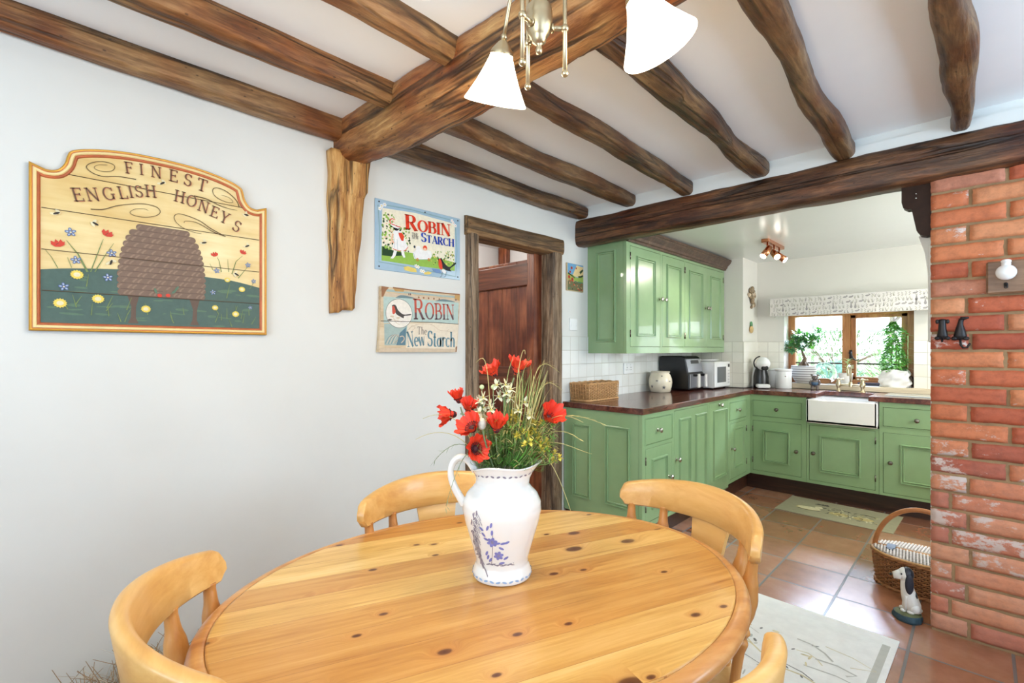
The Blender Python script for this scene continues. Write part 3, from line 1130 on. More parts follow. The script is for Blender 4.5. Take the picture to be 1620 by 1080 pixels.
m = MB()
poly = [(XW + 0.008, 2.682), (-1.488, 2.682), (-1.488, 4.632), (-0.985, 4.632), (-0.985, 4.985), (-0.632, 4.985), (-0.632, 4.632), (0.06, 4.632), (0.06, 5.108), (-1.42, 5.108), (-1.42, 5.19), (-1.606, 5.19), (-1.606, 4.79), (XW + 0.008, 4.79)]
m.prism(poly, 0.862, 0.90)
o = m.obj('worktop', M_walnut)
bv = o.modifiers.new('edge', 'BEVEL')
bv.width = 0.003
bv.segments = 2
tag(o, 'dark walnut worktop running round the corner over the green cabinets', 'worktop')

# white butler sink
s_ = thing('butler_sink', 'white butler sink set into the worktop below the window', 'sink', (-0.815, 4.60, 0.655))
m = MB()
X0, X1, Y0, Y1, Zt = -0.236, 0.246, 0.0, 0.43, 0.198
m.box(X0, X1, Y0, Y0 + 0.03, 0, Zt, 0, 0.008)
m.box(X0, X1, Y1 - 0.025, Y1, 0, Zt, 0, 0.008)
m.box(X0, X0 + 0.025, Y0, Y1, 0, Zt, 0, 0.008)
m.box(X1 - 0.025, X1, Y0, Y1, 0, Zt, 0, 0.008)
m.box(X0, X1, Y0, Y1, 0, 0.03, 0, 0.008)
m.obj('basin', M_ceramic, s_)
m = MB()
m.cyl((0, 0.21, 0.03), (0, 0.21, 0.034), 0.04)
m.obj('drain', M_chrome, s_, 'round metal drain')

# bridge tap
t = thing('bridge_tap', 'antique brass bridge tap with two levers behind the white sink', 'tap', (-0.815, 5.05, 0.9))
for sx in (-0.087, 0.087):
    m = MB()
    m.lathe([(0.02, 0), (0.02, 0.006), (0.012, 0.012), (0.012, 0.035), (0.02, 0.045), (0.021, 0.07), (0.012, 0.085), (0.016, 0.093), (0.012, 0.10)], 16, 0, T(sx, 0, 0))
    p = m.obj('pillar', M_brass, t)
    m = MB()
    m.cyl((sx - 0.03, -0.004, 0.106), (sx + 0.03, -0.004, 0.106), 0.005)
    m.cyl((sx, -0.03, 0.106), (sx, 0.028, 0.106), 0.005)
    for e in ((-0.034, 0), (0.034, 0), (0, -0.034), (0, 0.034)):
        m.ball((sx + e[0], e[1] - 0.002, 0.106), 0.008, 0, 8, 6)
    m.ball((sx, -0.004, 0.108), 0.011, 0, 10, 8)
    m.obj('tap_handle', M_brass, p)
m = MB()
m.tube([(-0.087, 0, 0.055), (-0.04, 0.012, 0.058), (0.04, 0.012, 0.058), (0.087, 0, 0.055)], 0.008)
m.obj('bridge', M_brass, t)
m = MB()
m.lathe([(0.015, 0.04), (0.015, 0.075), (0.010, 0.085)], 14, 0, T(0, 0.012, 0))
m.tube([(0, 0.012, 0.06)] + [(0, 0.012 - 0.055 + 0.055 * math.cos(a), 0.17 + 0.055 * math.sin(a)) for a in [PI * k / 10 for k in range(11)]] + [(0, -0.098, 0.14)], 0.0085)
m.obj('spout', M_brass, t)

# wall cabinet
UY = 2.992
uc = cabinet('wall_cabinet', 'long green wall cabinet with four panelled doors above the worktop', 'cabinet', (-1.79, UY, 0), rzL, 1.80, 0.33, 1.238, 2.045,
             [('door', 0.05, 0.50, 1.285, 2.008, [(0.135, 0.415, 1.36, 1.945)], (0.485, 1.655), 'L'),
              ('door', 0.53, 0.925, 1.285, 2.008, [(0.60, 0.855, 1.36, 1.945)], (0.548, 1.655), 'R'),
              ('door', 0.935, 1.372, 1.285, 2.008, [(1.01, 1.29, 1.36, 1.945)], (1.354, 1.638), 'L'),
              ('door', 1.384, 1.77, 1.285, 2.008, [(1.46, 1.70, 1.36, 1.945)], (1.402, 1.638), 'R')], M_chrome,
             (Matrix.Rotation(-PI / 2, 4, 'Z') @ T(-0.33, 0, 0), [(0.075, 0.245, 1.318, 1.985)]), None)
m = MB()
prof = [(0.0, 2.028), (-0.018, 2.030), (-0.020, 2.042), (-0.030, 2.048), (-0.034, 2.066), (-0.048, 2.078), (-0.062, 2.092), (-0.064, 2.104), (-0.070, 2.106), (-0.070, 2.122), (0.0, 2.122)]
rs = [[(x, y, z) for y, z in prof] for x in (0.0, 1.80)]
m.rings(rs, 0, False)
m.obj('cornice', M_cornice, uc, 'dark brown moulded cornice')

# sockets and switch
def faceplate(name, label, x, y, z, w_, h_, n):
    t = thing(name, label, 'socket' if 'socket' in name else 'switch', (x, y, z), rzL)
    m = MB()
    m.box(-w_ / 2, w_ / 2, -0.010, 0.0, -h_ / 2, h_ / 2, 0, 0.003)
    m.obj('plate', M_white, t)
    for k in range(n):
        cx = (k - (n - 1) / 2) * 0.06
        m = MB()
        if 'socket' in name:
            m.box(cx - 0.006, cx + 0.006, -0.0125, -0.009, 0.022, 0.036, 0, 0.001)
            m.obj('rocker', M_white, t)
            m = MB()
            m.box(cx - 0.003, cx + 0.003, -0.0108, -0.009, 0.003, 0.013)
            m.box(cx - 0.015, cx - 0.009, -0.0108, -0.009, -0.014, -0.009)
            m.box(cx + 0.009, cx + 0.015, -0.0108, -0.009, -0.014, -0.009)
            m.obj('pin_hole', M_dark, t)
        else:
            m.box(cx - 0.006, cx + 0.006, -0.0125, -0.009, -0.012, 0.012, 0, 0.001)
            m.obj('rocker', M_white, t)


faceplate('wall_socket', 'white double socket on the tiles beneath the wall cabinet', XW + 0.007, 3.56, 1.108, 0.148, 0.09, 2)
faceplate('light_switch', 'small white light switch plate beside the doorway above the tiles', XW, 2.81, 1.447, 0.088, 0.088, 2)


# wicker strip helper
def weave_ring(mb, f, n, amp, r, ph, seg=5, mat=0, closed=True, per=2):
    """f(t) -> (point, outward) ; a strand waving in and out"""
    pts = []
    for i in range(n):
        p, o = f(i / n)
        pts.append(Vector(p) + Vector(o) * amp * math.cos(PI * (i / per) + ph))
    mb.tube(pts, r, seg, mat, closed)


M_wick = plain('wicker_pale', RGB(196, 150, 98), 0.55, var=0.22, vs=40)
M_wickd = plain('wicker_brown', RGB(150, 100, 60), 0.5, var=0.3, vs=40)
M_wickw = plain('wicker_whitewashed', RGB(214, 206, 200), 0.6, var=0.15, vs=40)

t = thing('wicker_basket', 'long pale wicker basket on the end of the worktop against the tiles', 'basket', (-2.030, 2.955, 0.9))
hx, hy, hz_ = 0.072, 0.185, 0.122


def rect_pt(tt, z):
    P = 2 * (2 * hx + 2 * hy)
    q = tt * P
    e = 1 + 0.05 * z / hz_
    for (ax, ay, bx, by, nx, ny) in ((-hx, -hy, hx, -hy, 0, -1), (hx, -hy, hx, hy, 1, 0), (hx, hy, -hx, hy, 0, 1), (-hx, hy, -hx, -hy, -1, 0)):
        L = abs(bx - ax) + abs(by - ay)
        if q <= L:
            f = q / L
            return (Vector(((ax + (bx - ax) * f) * e, (ay + (by - ay) * f) * e, z)), Vector((nx, ny, 0)))
        q -= L
    return (Vector((-hx * e, -hy * e, z)), Vector((-1, 0, 0)))


m = MB()
for k in range(12):
    weave_ring(m, lambda tt, z=0.014 + k * 0.0092: rect_pt(tt, z), 96, 0.0045, 0.0036, PI * k)
m.box(-hx, hx, -hy, hy, 0.0, 0.012, 0, 0.003)
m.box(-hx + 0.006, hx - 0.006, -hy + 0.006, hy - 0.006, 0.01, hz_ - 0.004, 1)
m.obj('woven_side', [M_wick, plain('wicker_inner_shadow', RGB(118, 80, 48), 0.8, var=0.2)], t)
m = MB()
for i in range(48):
    p0, _o = rect_pt(i / 48, 0.004)
    p1, _o = rect_pt(i / 48, hz_)
    m.tube([p0 + _o * 0.004, p1 + _o * 0.004], 0.0032, 5)
m.obj('stake', M_wick, t)
m = MB()
for k in range(2):
    m.tube([rect_pt(i / 60, hz_ + 0.004 * k)[0] + Vector((0, 0, 0.003 * math.sin(i * 1.6 + PI * k))) for i in range(60)], 0.006, 6, 0, True)
    m.tube([rect_pt(i / 60, 0.006)[0] + rect_pt(i / 60, 0)[1] * (0.006 + 0.003 * math.sin(i * 1.6 + PI * k)) for i in range(60)], 0.006, 6, 0, True)
m.obj('braided_rim', M_wick, t)

M_star = plain('blue_black_glaze', RGB(74, 76, 84), 0.3)
t = thing('storage_jar', 'cream pottery jar painted with small dark stars, left of the air fryer', 'jar', (-1.985, 3.875, 0.9))
m = MB()
pr = [(0.001, 0), (0.075, 0), (0.084, 0.006), (0.094, 0.05), (0.098, 0.085), (0.095, 0.115), (0.083, 0.148), (0.074, 0.160), (0.074, 0.168)]
m.lathe(pr, 36)
m.obj('body', M_cream, t)
m = MB()
m.lathe([(0.074, 0.166), (0.080, 0.168), (0.080, 0.176), (0.070, 0.180), (0.001, 0.182)], 36)
m.obj('lid', M_cream, t)
m = MB()


def jar_r(z):
    for (r0, z0_), (r1, z1_) in zip(pr, pr[1:]):
        if z0_ <= z <= z1_ and z1_ > z0_:
            return r0 + (r1 - r0) * (z - z0_) / (z1_ - z0_)
    return pr[-1][0]


for k, (az, z, s, kind) in enumerate(((-45, 0.045, 0.020, 5), (-80, 0.10, 0.016, 2), (-12, 0.095, 0.016, 2), (-55, 0.14, 0.010, 5), (-110, 0.05, 0.018, 5), (20, 0.05, 0.018, 5))):
    vs = []
    n = 10
    for i in range(n):
        rr = s if i % 2 == 0 else s * 0.36
        a = 2 * PI * i / n + PI / 2
        du, dv = rr * math.cos(a), rr * math.sin(a) * (1 if kind == 5 else 0.5)
        ang = math.radians(az) + du / 0.095
        r = jar_r(z + dv) + 0.0006
        vs.append((r * math.cos(ang), r * math.sin(ang), z + dv))
    m = MB()
    m.add(vs, [list(range(n))], 0)
    m.obj('painted_star' if kind == 5 else 'painted_bee', M_star, t)

M_handle = plain('bright_silver', RGB(222, 220, 216), 0.3, metal=0.3)
t = thing('air_fryer', 'black twin-drawer air fryer with steel front on the worktop', 'air fryer', (-1.955, 4.235, 0.9))
m = MB()                                    # front faces +X
side = [(-0.145, 0.012), (0.130, 0.012), (0.135, 0.03), (0.135, 0.15), (0.122, 0.16), (0.098, 0.285), (0.085, 0.300), (0.06, 0.306), (-0.13, 0.306), (-0.145, 0.29)]
m.prism(side, -0.155, 0.155, 0, Matrix(((1, 0, 0, 0), (0, 0, 1, 0), (0, 1, 0, 0), (0, 0, 0, 1))))
o = m.obj('housing', M_black, t)
bv = o.modifiers.new('edge', 'BEVEL')
bv.width = 0.008
bv.segments = 3
bv.limit_method = 'ANGLE'
m = MB()
P = lambda f, d=0.0: (0.124 - 0.024 * f + d, 0.162 + 0.125 * f)
for y_a, y_b in ((-0.148, 0.148),):
    a, b2 = P(0.03), P(0.95)
    m.add([(a[0] + 0.004, y_a, a[1]), (a[0] + 0.004, y_b, a[1]), (b2[0] + 0.004, y_b, b2[1]), (b2[0] + 0.004, y_a, b2[1]), (a[0] - 0.004, y_a, a[1]), (a[0] - 0.004, y_b, a[1]), (b2[0] - 0.004, y_b, b2[1]), (b2[0] - 0.004, y_a, b2[1])],
          [(0, 1, 2, 3), (7, 6, 5, 4), (0, 4, 5, 1), (3, 2, 6, 7), (0, 3, 7, 4), (1, 5, 6, 2)])
m.obj('control_panel', plain('brushed_steel', RGB(176, 178, 184), 0.25, metal=0.85), t, 'brushed steel sloping control panel')
m = MB()
a, b2 = P(0.62, 0.0055), P(0.86, 0.0055)
m.add([(a[0], -0.07, a[1]), (a[0], 0.09, a[1]), (b2[0], 0.09, b2[1]), (b2[0], -0.07, b2[1])], [(0, 1, 2, 3)])
m.obj('display', M_black, t, 'black glass display')
for y in (-0.076, 0.076):
    m = MB()
    m.box(0.130, 0.142, y - 0.070, y + 0.070, 0.025, 0.148, 0, 0.005)
    dd = m.obj('drawer', M_grey, t, 'grey steel drawer front')
    m = MB()
    m.box(0.138, 0.190, y - 0.018, y + 0.018, 0.128, 0.150, 1, 0.006)
    m.box(0.172, 0.196, y - 0.018, y + 0.018, 0.030, 0.150, 0, 0.006)
    m.obj('drawer_handle', [M_handle, M_black], dd, 'bright silver upright handle')

t = thing('microwave_oven', 'white microwave oven on the worktop beside the corner', 'microwave', (-1.905, 4.605, 0.9))
m = MB()
m.box(-0.165, 0.160, -0.188, 0.186, 0.012, 0.252, 0, 0.006)
for a in (-0.13, 0.13):
    for q in (-0.15, 0.15):
        m.cyl((a, q, 0), (a, q, 0.014), 0.014, seg=10, mat=1)
m.obj('casing', [M_white, M_black], t)
m = MB()
m.box(0.158, 0.174, -0.188, 0.120, 0.018, 0.250, 0, 0.004)
dr = m.obj('door', M_white, t)
m = MB()
m.box(0.1735, 0.1755, -0.135, 0.075, 0.060, 0.205, 0, 0.001)
m.obj('door_window', plain('microwave_glass', RGB(92, 96, 98), 0.15), dr, 'grey meshed glass window')
m = MB()
m.box(0.158, 0.170, 0.124, 0.186, 0.018, 0.250, 0, 0.003)
cp = m.obj('control_panel', M_white, t)
m = MB()
m.box(0.1695, 0.1712, 0.134, 0.176, 0.198, 0.228)
m.obj('display', M_black, cp, 'small dark display')
m = MB()
for i in range(5):
    m.box(0.1695, 0.172, 0.138, 0.172, 0.045 + i * 0.028, 0.060 + i * 0.028, 0, 0.001)
m.obj('button', plain('pale_grey_buttons', RGB(188, 188, 188), 0.4), cp, 'pale grey buttons')
t = MB()
t.lathe([(0.001, 0.004), (0.10, 0.0), (0.135, 0.010), (0.138, 0.013), (0.10, 0.006), (0.001, 0.008)], 32)
for k in range(2):
    o = t.obj('plate', M_ceramic, None, loc=(-1.91, 4.60, 1.153 + 0.009 * k))
    tag(o, ('pale plate lying on the white microwave, lower of two', 'pale plate lying on the white microwave, upper of two')[k], 'plate', 'plates on the microwave')

m = MB()
m.tube([(-1.88, 4.76, 0.93), (-1.76, 4.775, 0.904), (-1.68, 4.775, 0.905), (-1.60, 4.78, 0.905), (-1.585, 4.90, 0.904), (-1.57, 5.06, 0.905), (-1.53, 5.05, 0.93)], 0.0035, 6)
tag(m.obj('power_cable', M_black), 'black power cable lying along the back of the worktop', 'cable')

t = thing('coffee_machine', 'black and white pod coffee machine in the worktop corner', 'coffee machine', (-1.505, 4.945, 0.9), math.radians(26))
m = MB()                                    # front faces -y
m.rings([[(0.075 * w_ * math.cos(a), 0.045 + dy + 0.07 * d_ * math.sin(a), z) for a in [2 * PI * k / 24 for k in range(24)]] for z, w_, d_, dy in
         ((0.0, 1.0, 1.0, 0), (0.02, 1.02, 1.02, 0), (0.10, 0.98, 0.95, 0.0), (0.17, 0.85, 0.85, -0.005), (0.22, 0.7, 0.7, -0.012), (0.24, 0.5, 0.5, -0.015))])
m.obj('water_tank', plain('smoky_white_plastic', RGB(214, 216, 218), 0.15), t, 'pale rear water tank')
m = MB()
m.rings([[(0.066 * w_ * math.cos(a), -0.005 + dy + 0.055 * d_ * math.sin(a), z) for a in [2 * PI * k / 24 for k in range(24)]] for z, w_, d_, dy in
         ((0.0, 1.0, 1.0, 0), (0.03, 1.02, 1.02, 0), (0.11, 1.0, 0.98, 0.0), (0.165, 0.82, 0.8, 0), (0.20, 0.62, 0.7, -0.002), (0.24, 0.45, 0.6, -0.01))])
m.obj('body', M_black, t)
m = MB()
m.ball((0.012, -0.045, 0.232), 0.066, 0, 24, 16, sc=(0.92, 0.95, 0.95))
m.obj('head', M_white, t, 'glossy white rounded head')
m = MB()
m.box(-0.01, 0.048, -0.108, -0.06, 0.172, 0.212, 0, 0.01)
m.obj('pod_holder', M_black, t)
m = MB()
m.tube([(0.002 + 0.064 * math.cos(a), -0.012, 0.236 + 0.064 * math.sin(a)) for a in [PI * (0.55 + 0.75 * k / 14) for k in range(15)]], 0.006, 8)
m.obj('lever', M_black, t)
m = MB()
m.box(-0.052, 0.060, -0.135, -0.040, 0.006, 0.042, 0, 0.010)
m.obj('drip_tray', M_white, t, 'white drip tray')

can = thing('canister', 'white lidded canister beside the coffee machine, nearer the window', 'canister', (-1.333, 5.030, 0.9), group='white canisters')
m = MB()
m.lathe([(0.001, 0), (0.066, 0), (0.069, 0.004), (0.069, 0.158), (0.067, 0.162)], 36)
cb_ = m.obj('body', M_white, can)
m = MB()
m.lathe([(0.067, 0.161), (0.072, 0.162), (0.072, 0.178), (0.068, 0.182), (0.001, 0.183)], 36)
m.obj('lid', M_white, can)
m = MB()
vs = []
for i in range(12):
    a = 2 * PI * i / 12
    rr = 0.007 * (1 - 0.35 * abs(math.sin(a * 1.0)))
    ang = math.radians(-62) + rr * math.cos(a) / 0.0695
    vs.append((0.0697 * math.cos(ang), 0.0697 * math.sin(ang), 0.115 + rr * math.sin(a)))
m.add(vs, [list(range(12))])
m.obj('heart_motif', plain('brown_motif', RGB(120, 86, 70), 0.5), can, 'tiny brown motif')
dup(can, (-1.425, 5.118, 0.9), 0.5, 'white lidded canister half hidden behind the coffee machine')


# ---------------------------------------------------------------- window-sill things
def leaf(mb, p, d, L, W, mat=0, curl=0.25, up=Vector((0, 0, 1)), n=3):
    d = Vector(d).normalized()
    a = d.cross(up)
    if a.length < 0.05:
        a = d.cross(Vector((1, 0, 0)))
    a.normalize()
    nrm = a.cross(d)
    vs = []
    p = Vector(p)
    for i in range(n + 1):
        f = i / n
        ww = W * (math.sin(PI * (0.12 + 0.86 * f)) ** 0.8) * 0.5
        c = p + d * L * f - nrm * curl * L * f * f
        vs += [c - a * ww + nrm * ww * 0.3, c, c + a * ww + nrm * ww * 0.3]
    fs = []
    for i in range(n):
        o = i * 3
        fs += [(o, o + 1, o + 4, o + 3), (o + 1, o + 2, o + 5, o + 4)]
    mb.add(vs, fs, mat, True)


M_leafd = plain('dark_green_leaf', RGB(84, 140, 92), 0.35, var=0.35, vs=30)
M_leafb = plain('bright_green_leaf', RGB(116, 186, 84), 0.4, var=0.3, vs=30)
M_leafp = plain('pale_green_leaf', RGB(196, 212, 160), 0.45, var=0.2, vs=30)
M_bark = plain('bark', RGB(110, 90, 72), 0.8, var=0.25, vs=40, bmp=0.4)
M_soil = plain('soil', RGB(50, 40, 32), 0.95, var=0.3, vs=60, bmp=0.5)
random.seed(11)


def rvec():
    while True:
        v = Vector((random.uniform(-1, 1), random.uniform(-1, 1), random.uniform(-1, 1)))
        if 0.05 < v.length < 1:
            return v.normalized()


t = thing('bonsai_tree', 'bonsai tree with swollen roots in a ribbed grey and white bowl', 'plant', (-1.215, 5.235, 0.945))
m = MB()
prof = [(0.001, 0), (0.058, 0)]
for i in range(15):
    f = i / 14
    r = 0.060 + 0.046 * math.sin(PI * 0.62 * f ** 0.8)
    prof += [(r - 0.002, 0.004 + f * 0.152), (r + 0.002, 0.009 + f * 0.152)]
prof += [(0.100, 0.166), (0.092, 0.166), (0.090, 0.148)]
m.lathe(prof, 40)
M_rib, nt, b = newmat('ribbed_white_grey_glaze')
v = coords(nt, (0, 0, 1))
wv = node(nt, 'ShaderNodeTexWave', wave_type='BANDS', bands_direction='Z')
wv.inputs['Scale'].default_value = 14
wv.inputs['Distortion'].default_value = 0.6
nt.links.new(v, wv.inputs['Vector'])
r = ramp(nt, [(0.25, RGB(150, 146, 146)), (0.5, RGB(222, 220, 220))], wv.outputs['Color'])
nt.links.new(r.outputs[0], b.inputs['Base Color'])
b.inputs['Roughness'].default_value = 0.35
m.obj('pot', M_rib, t)
m = MB()
m.lathe([(0.001, 0.152), (0.091, 0.148)], 24)
m.obj('soil', M_soil, t)
m = MB()
trunk = [(0.0, 0, 0.15), (0.0, 0, 0.19), (0.012, 0, 0.235), (-0.006, 0, 0.285), (-0.012, 0, 0.32)]
m.tube(trunk, [0.03, 0.024, 0.016, 0.010, 0.008], 10)
for a in (0.2, 1.7, 2.9, 4.2, 5.4):
    m.tube([(0.012 * math.cos(a), 0.012 * math.sin(a), 0.20), (0.035 * math.cos(a), 0.035 * math.sin(a), 0.17), (0.052 * math.cos(a), 0.052 * math.sin(a), 0.146)], [0.014, 0.012, 0.008], 8)
br_ = [((-0.012, 0, 0.31), (-0.07, -0.01, 0.36)), ((-0.012, 0, 0.31), (0.04, 0, 0.37)), ((0.04, 0, 0.37), (0.115, 0, 0.43)), ((-0.07, 0, 0.36), (-0.12, 0.0, 0.34)), ((-0.03, 0, 0.33), (-0.05, 0.0, 0.47))]
for p, q in br_:
    m.tube([p, (Vector(p) + Vector(q)) / 2 + Vector((0, 0, 0.01)), q], [0.007, 0.006, 0.004], 6)
m.obj('trunk', M_bark, t)
clumps = [((-0.105, 0, 0.345), 0.075, 0.05), ((-0.02, 0, 0.375), 0.085, 0.055), ((-0.04, 0, 0.455), 0.06, 0.05), ((0.065, 0, 0.40), 0.06, 0.05), ((0.125, 0.0, 0.465), 0.040, 0.06), ((-0.06, 0.0, 0.40), 0.06, 0.05), ((0.02, 0, 0.43), 0.04, 0.035)]
for q, mat_ in ((0, M_leafd), (1, M_leafb)):
    m = MB()
    for ci, (c, rx, rz_) in enumerate(clumps):
        for i in range(int(1500 * rx) if q == 0 else int((1700 if c[0] > 0.05 else 700) * rx)):
            v = rvec()
            e = random.random() ** 0.4
            p = Vector(c) + Vector((v.x * rx, v.y * 0.05, v.z * rz_)) * e
            leaf(m, p, v + Vector((0, 0, 0.3)), random.uniform(0.022, 0.034), 0.017)
    m.obj('leaves', mat_, t, 'brighter green young leaves' if q else None)

t = thing('bear_figurine', 'small bear figurine standing on the worktop left of the tap', 'figurine', (-1.082, 5.052, 0.9), math.radians(8))
M_bear = plain('speckled_bear', RGB(116, 104, 98), 0.5, var=0.45, vs=90)
M_bearb = plain('blue_waistcoat', RGB(70, 100, 130), 0.5, var=0.2, vs=60)
m = MB()
m.ball((0, 0, 0.062), 0.032, 0, 16, 12, sc=(0.95, 0.85, 1.15))
m.ball((0, -0.006, 0.112), 0.026, 0, 16, 12, sc=(1, 0.95, 0.95))
m.ball((0, -0.030, 0.106), 0.011, 0, 10, 8)
for sx in (-1, 1):
    m.ball((sx * 0.024, 0.0, 0.134), 0.010, 0, 10, 8, sc=(1, 0.6, 1))
    m.tube([(sx * 0.017, 0, 0.045), (sx * 0.020, 0, 0.02), (sx * 0.020, -0.008, 0.008)], [0.015, 0.013, 0.013], 10)
    m.ball((sx * 0.020, -0.012, 0.009), 0.012, 0, 10, 8)
    m.tube([(sx * 0.028, 0, 0.085), (sx * 0.038, -0.006, 0.062), (sx * 0.030, -0.018, 0.045)], [0.010, 0.010, 0.008], 8)
m.obj('body', M_bear, t)
m = MB()
m.ball((0, -0.001, 0.058), 0.0335, 0, 16, 12, sc=(0.96, 0.87, 0.75))
m.obj('waistcoat', M_bearb, t, 'blue painted waistcoat')
m = MB()
for sx in (-1, 1):
    m.ball((sx * 0.010, -0.029, 0.119), 0.003, 0, 8, 6)
m.ball((0, -0.040, 0.109), 0.0042, 0, 8, 6)
m.obj('face', M_black, t, 'black eyes and nose')

t = thing('succulent_plant', 'small pale leafed plant in a white pot behind the tap spout', 'plant', (-0.885, 5.262, 0.945))
m = MB()
m.lathe([(0.001, 0), (0.045, 0), (0.058, 0.10), (0.060, 0.105), (0.054, 0.105), (0.050, 0.09), (0.001, 0.09)], 28)
m.obj('pot', M_ceramic, t)
m = MB()
m.tube([(0.01, 0, 0.09), (0.014, 0, 0.16), (0.02, 0, 0.225)], [0.005, 0.004, 0.003], 6)
m.obj('stem', M_leafp, t)
m = MB()
for i in range(22):
    z = 0.12 + 0.105 * (i / 21)
    a = i * 2.4
    leaf(m, (0.013 + (z - 0.12) * 0.05, 0, z), (math.cos(a), math.sin(a) * 0.8, 0.35 + 0.4 * (i / 21)), random.uniform(0.045, 0.06), 0.018)
m.obj('leaves', M_leafp, t)

t = thing('ficus_plant', 'bushy upright green plant in a white cloth-wrapped pot at the window right', 'plant', (-0.53, 5.235, 0.945))
m = MB()


def wrap(u, v):
    a = 2 * PI * u
    r = 0.088 + 0.014 * math.sin(PI * v) + 0.012 * (1 - v) ** 2
    fold = 0.010 * math.sin(3 * a + 9 * v) * (0.4 + 0.6 * (1 - v)) + 0.006 * math.sin(7 * a - 14 * v) + 0.005 * noise.noise(Vector((math.cos(a) * 3, math.sin(a) * 3, v * 6)))
    r += fold
    return (r * math.cos(a), r * math.sin(a) * 0.9, 0.145 * v + 0.006 * math.sin(3 * a) * v)


m.grid(wrap, 72, 22)
m.grid(lambda u, v: tuple(Vector(wrap(u, 1.0)) * (1 - 0.12 * v) + Vector((0, 0, 0.008 * math.sin(PI * v) - 0.02 * v + 0.145 * 0.12 * v))), 72, 4)
m.obj('cloth_wrap', plain('white_crumpled_cloth', RGB(226, 224, 222), 0.85, var=0.04, vs=14, bmp=0.2), t)
m = MB()
m.lathe([(0.001, 0.125), (0.085, 0.125)], 24)
m.obj('soil', M_soil, t)
m = MB()
for k in range(5):
    a = k * 1.3
    m.tube([(0.02 * math.cos(a), 0.02 * math.sin(a), 0.12), (0.03 * math.cos(a), 0.03 * math.sin(a), 0.26), (0.012 * math.cos(a), 0.012 * math.sin(a), 0.46)], [0.005, 0.004, 0.002], 6)
m.obj('stem', M_bark, t)
m = MB()
for i in range(1300):
    z = random.uniform(0.14, 0.555)
    f = (z - 0.14) / 0.40
    rr = (0.085 if f < 0.75 else 0.085 * (1.0 - f) / 0.25 + 0.012) * (0.85 + 0.25 * math.sin(f * 9)) * random.random() ** 0.45
    a = random.uniform(0, 2 * PI)
    p = Vector((rr * math.cos(a) - 0.012, rr * math.sin(a) * 0.8, z))
    leaf(m, p, (math.cos(a), math.sin(a), random.uniform(-0.3, 0.6)), random.uniform(0.026, 0.040), 0.020)
m.obj('leaves', M_leafb, t)
m = MB()
for i in range(16):
    f = i / 15
    a = i * 2.1
    leaf(m, (0.085, 0.02, 0.16 + 0.28 * f), (math.cos(a) * 0.7 + 0.4, -0.3, math.sin(a)), 0.045, 0.008)
m.tube([(0.05, 0.02, 0.13), (0.085, 0.02, 0.26), (0.09, 0.02, 0.44)], 0.002, 5)
m.obj('variegated_sprig', M_leafp, t, 'pale variegated sprig')
t = MB()
t.ball((0, 0, 0.05), 0.034, 0, 16, 12, sc=(0.9, 0.8, 1.5))
tag(t.obj('vase', plain('dark_brown_glaze', RGB(72, 52, 44), 0.3), loc=(-0.432, 5.27, 0.945)), 'small dark brown vase in the right corner of the window sill', 'vase')
m = MB()
m.box(-0.09, 0.09, -0.02, 0.02, 0, 0.012, 0, 0.003)
m.box(-0.085, 0.085, -0.016, 0.016, 0.012, 0.026, 0, 0.003)
tag(m.obj('spectacle_case', plain('navy_case', RGB(60, 58, 76), 0.35), loc=(-0.71, 5.27, 0.945), rz=0.05), 'flat dark navy case lying on the sill left of the cloth-wrapped pot', 'case')
t = thing('glass_dish', 'clear glass dish propped upright on the sill behind the bear figurine', 'dish', (-1.055, 5.30, 0.945))
M_clear, nt, b = newmat('clear_glass')
b.inputs['Base Color'].default_value = (0.95, 0.97, 1, 1)
b.inputs['Transmission Weight'].default_value = 1.0
b.inputs['Roughness'].default_value = 0.03
b.inputs['IOR'].default_value = 1.2
m = MB()
m.lathe([(0.001, 0.0), (0.06, 0.002), (0.10, 0.012), (0.102, 0.016), (0.06, 0.007), (0.001, 0.005)], 40, 0, T(0, 0, 0.098) @ R('X', 84))
m.obj('bowl', M_clear, t)
m = MB()
m.tube([(0.101 * math.cos(a), -0.014 - 0.0105 * math.sin(a), 0.098 + 0.1005 * math.sin(a)) for a in [2 * PI * k / 48 for k in range(48)]], 0.0022, 6, 0, True)
m.obj('rim', M_clear, t)
m = MB()
m.box(-0.155, 0.155, -0.13, 0.13, 0, 0.006, 0, 0.002)
tag(m.obj('glass_chopping_board', plain('pale_frosted_glass', RGB(196, 208, 208), 0.12, coat=0.3), loc=(-0.395, 4.93, 0.9)), 'pale glass chopping board on the worktop right of the sink', 'chopping board')

# pelmet
M_pel = plain('pelmet_fabric', RGB(226, 222, 216), 0.9, var=0.03, vs=20, bmp=0.15, bs=300)
M_pelg = plain('pelmet_print_grey', RGB(166, 162, 160), 0.9, var=0.1, vs=60)
M_pels = plain('pelmet_print_sage', RGB(176, 176, 152), 0.9, var=0.1, vs=60)
t = thing('window_pelmet', 'pale fabric window pelmet printed with grey hares and grasses', 'pelmet', (-1.46, 5.05, 1.58))
m = MB()
m.box(0, 1.50, 0, 0.018, 0, 0.173, 0, 0.006)
m.box(0, 0.018, 0.01, 0.148, 0, 0.173, 0, 0.005)
m.box(1.482, 1.50, 0.01, 0.148, 0, 0.173, 0, 0.005)
m.box(0.0, 1.50, 0.01, 0.148, 0.160, 0.173, 0, 0.004)
m.obj('board', M_pel, t)
m = MB()
random.seed(21)


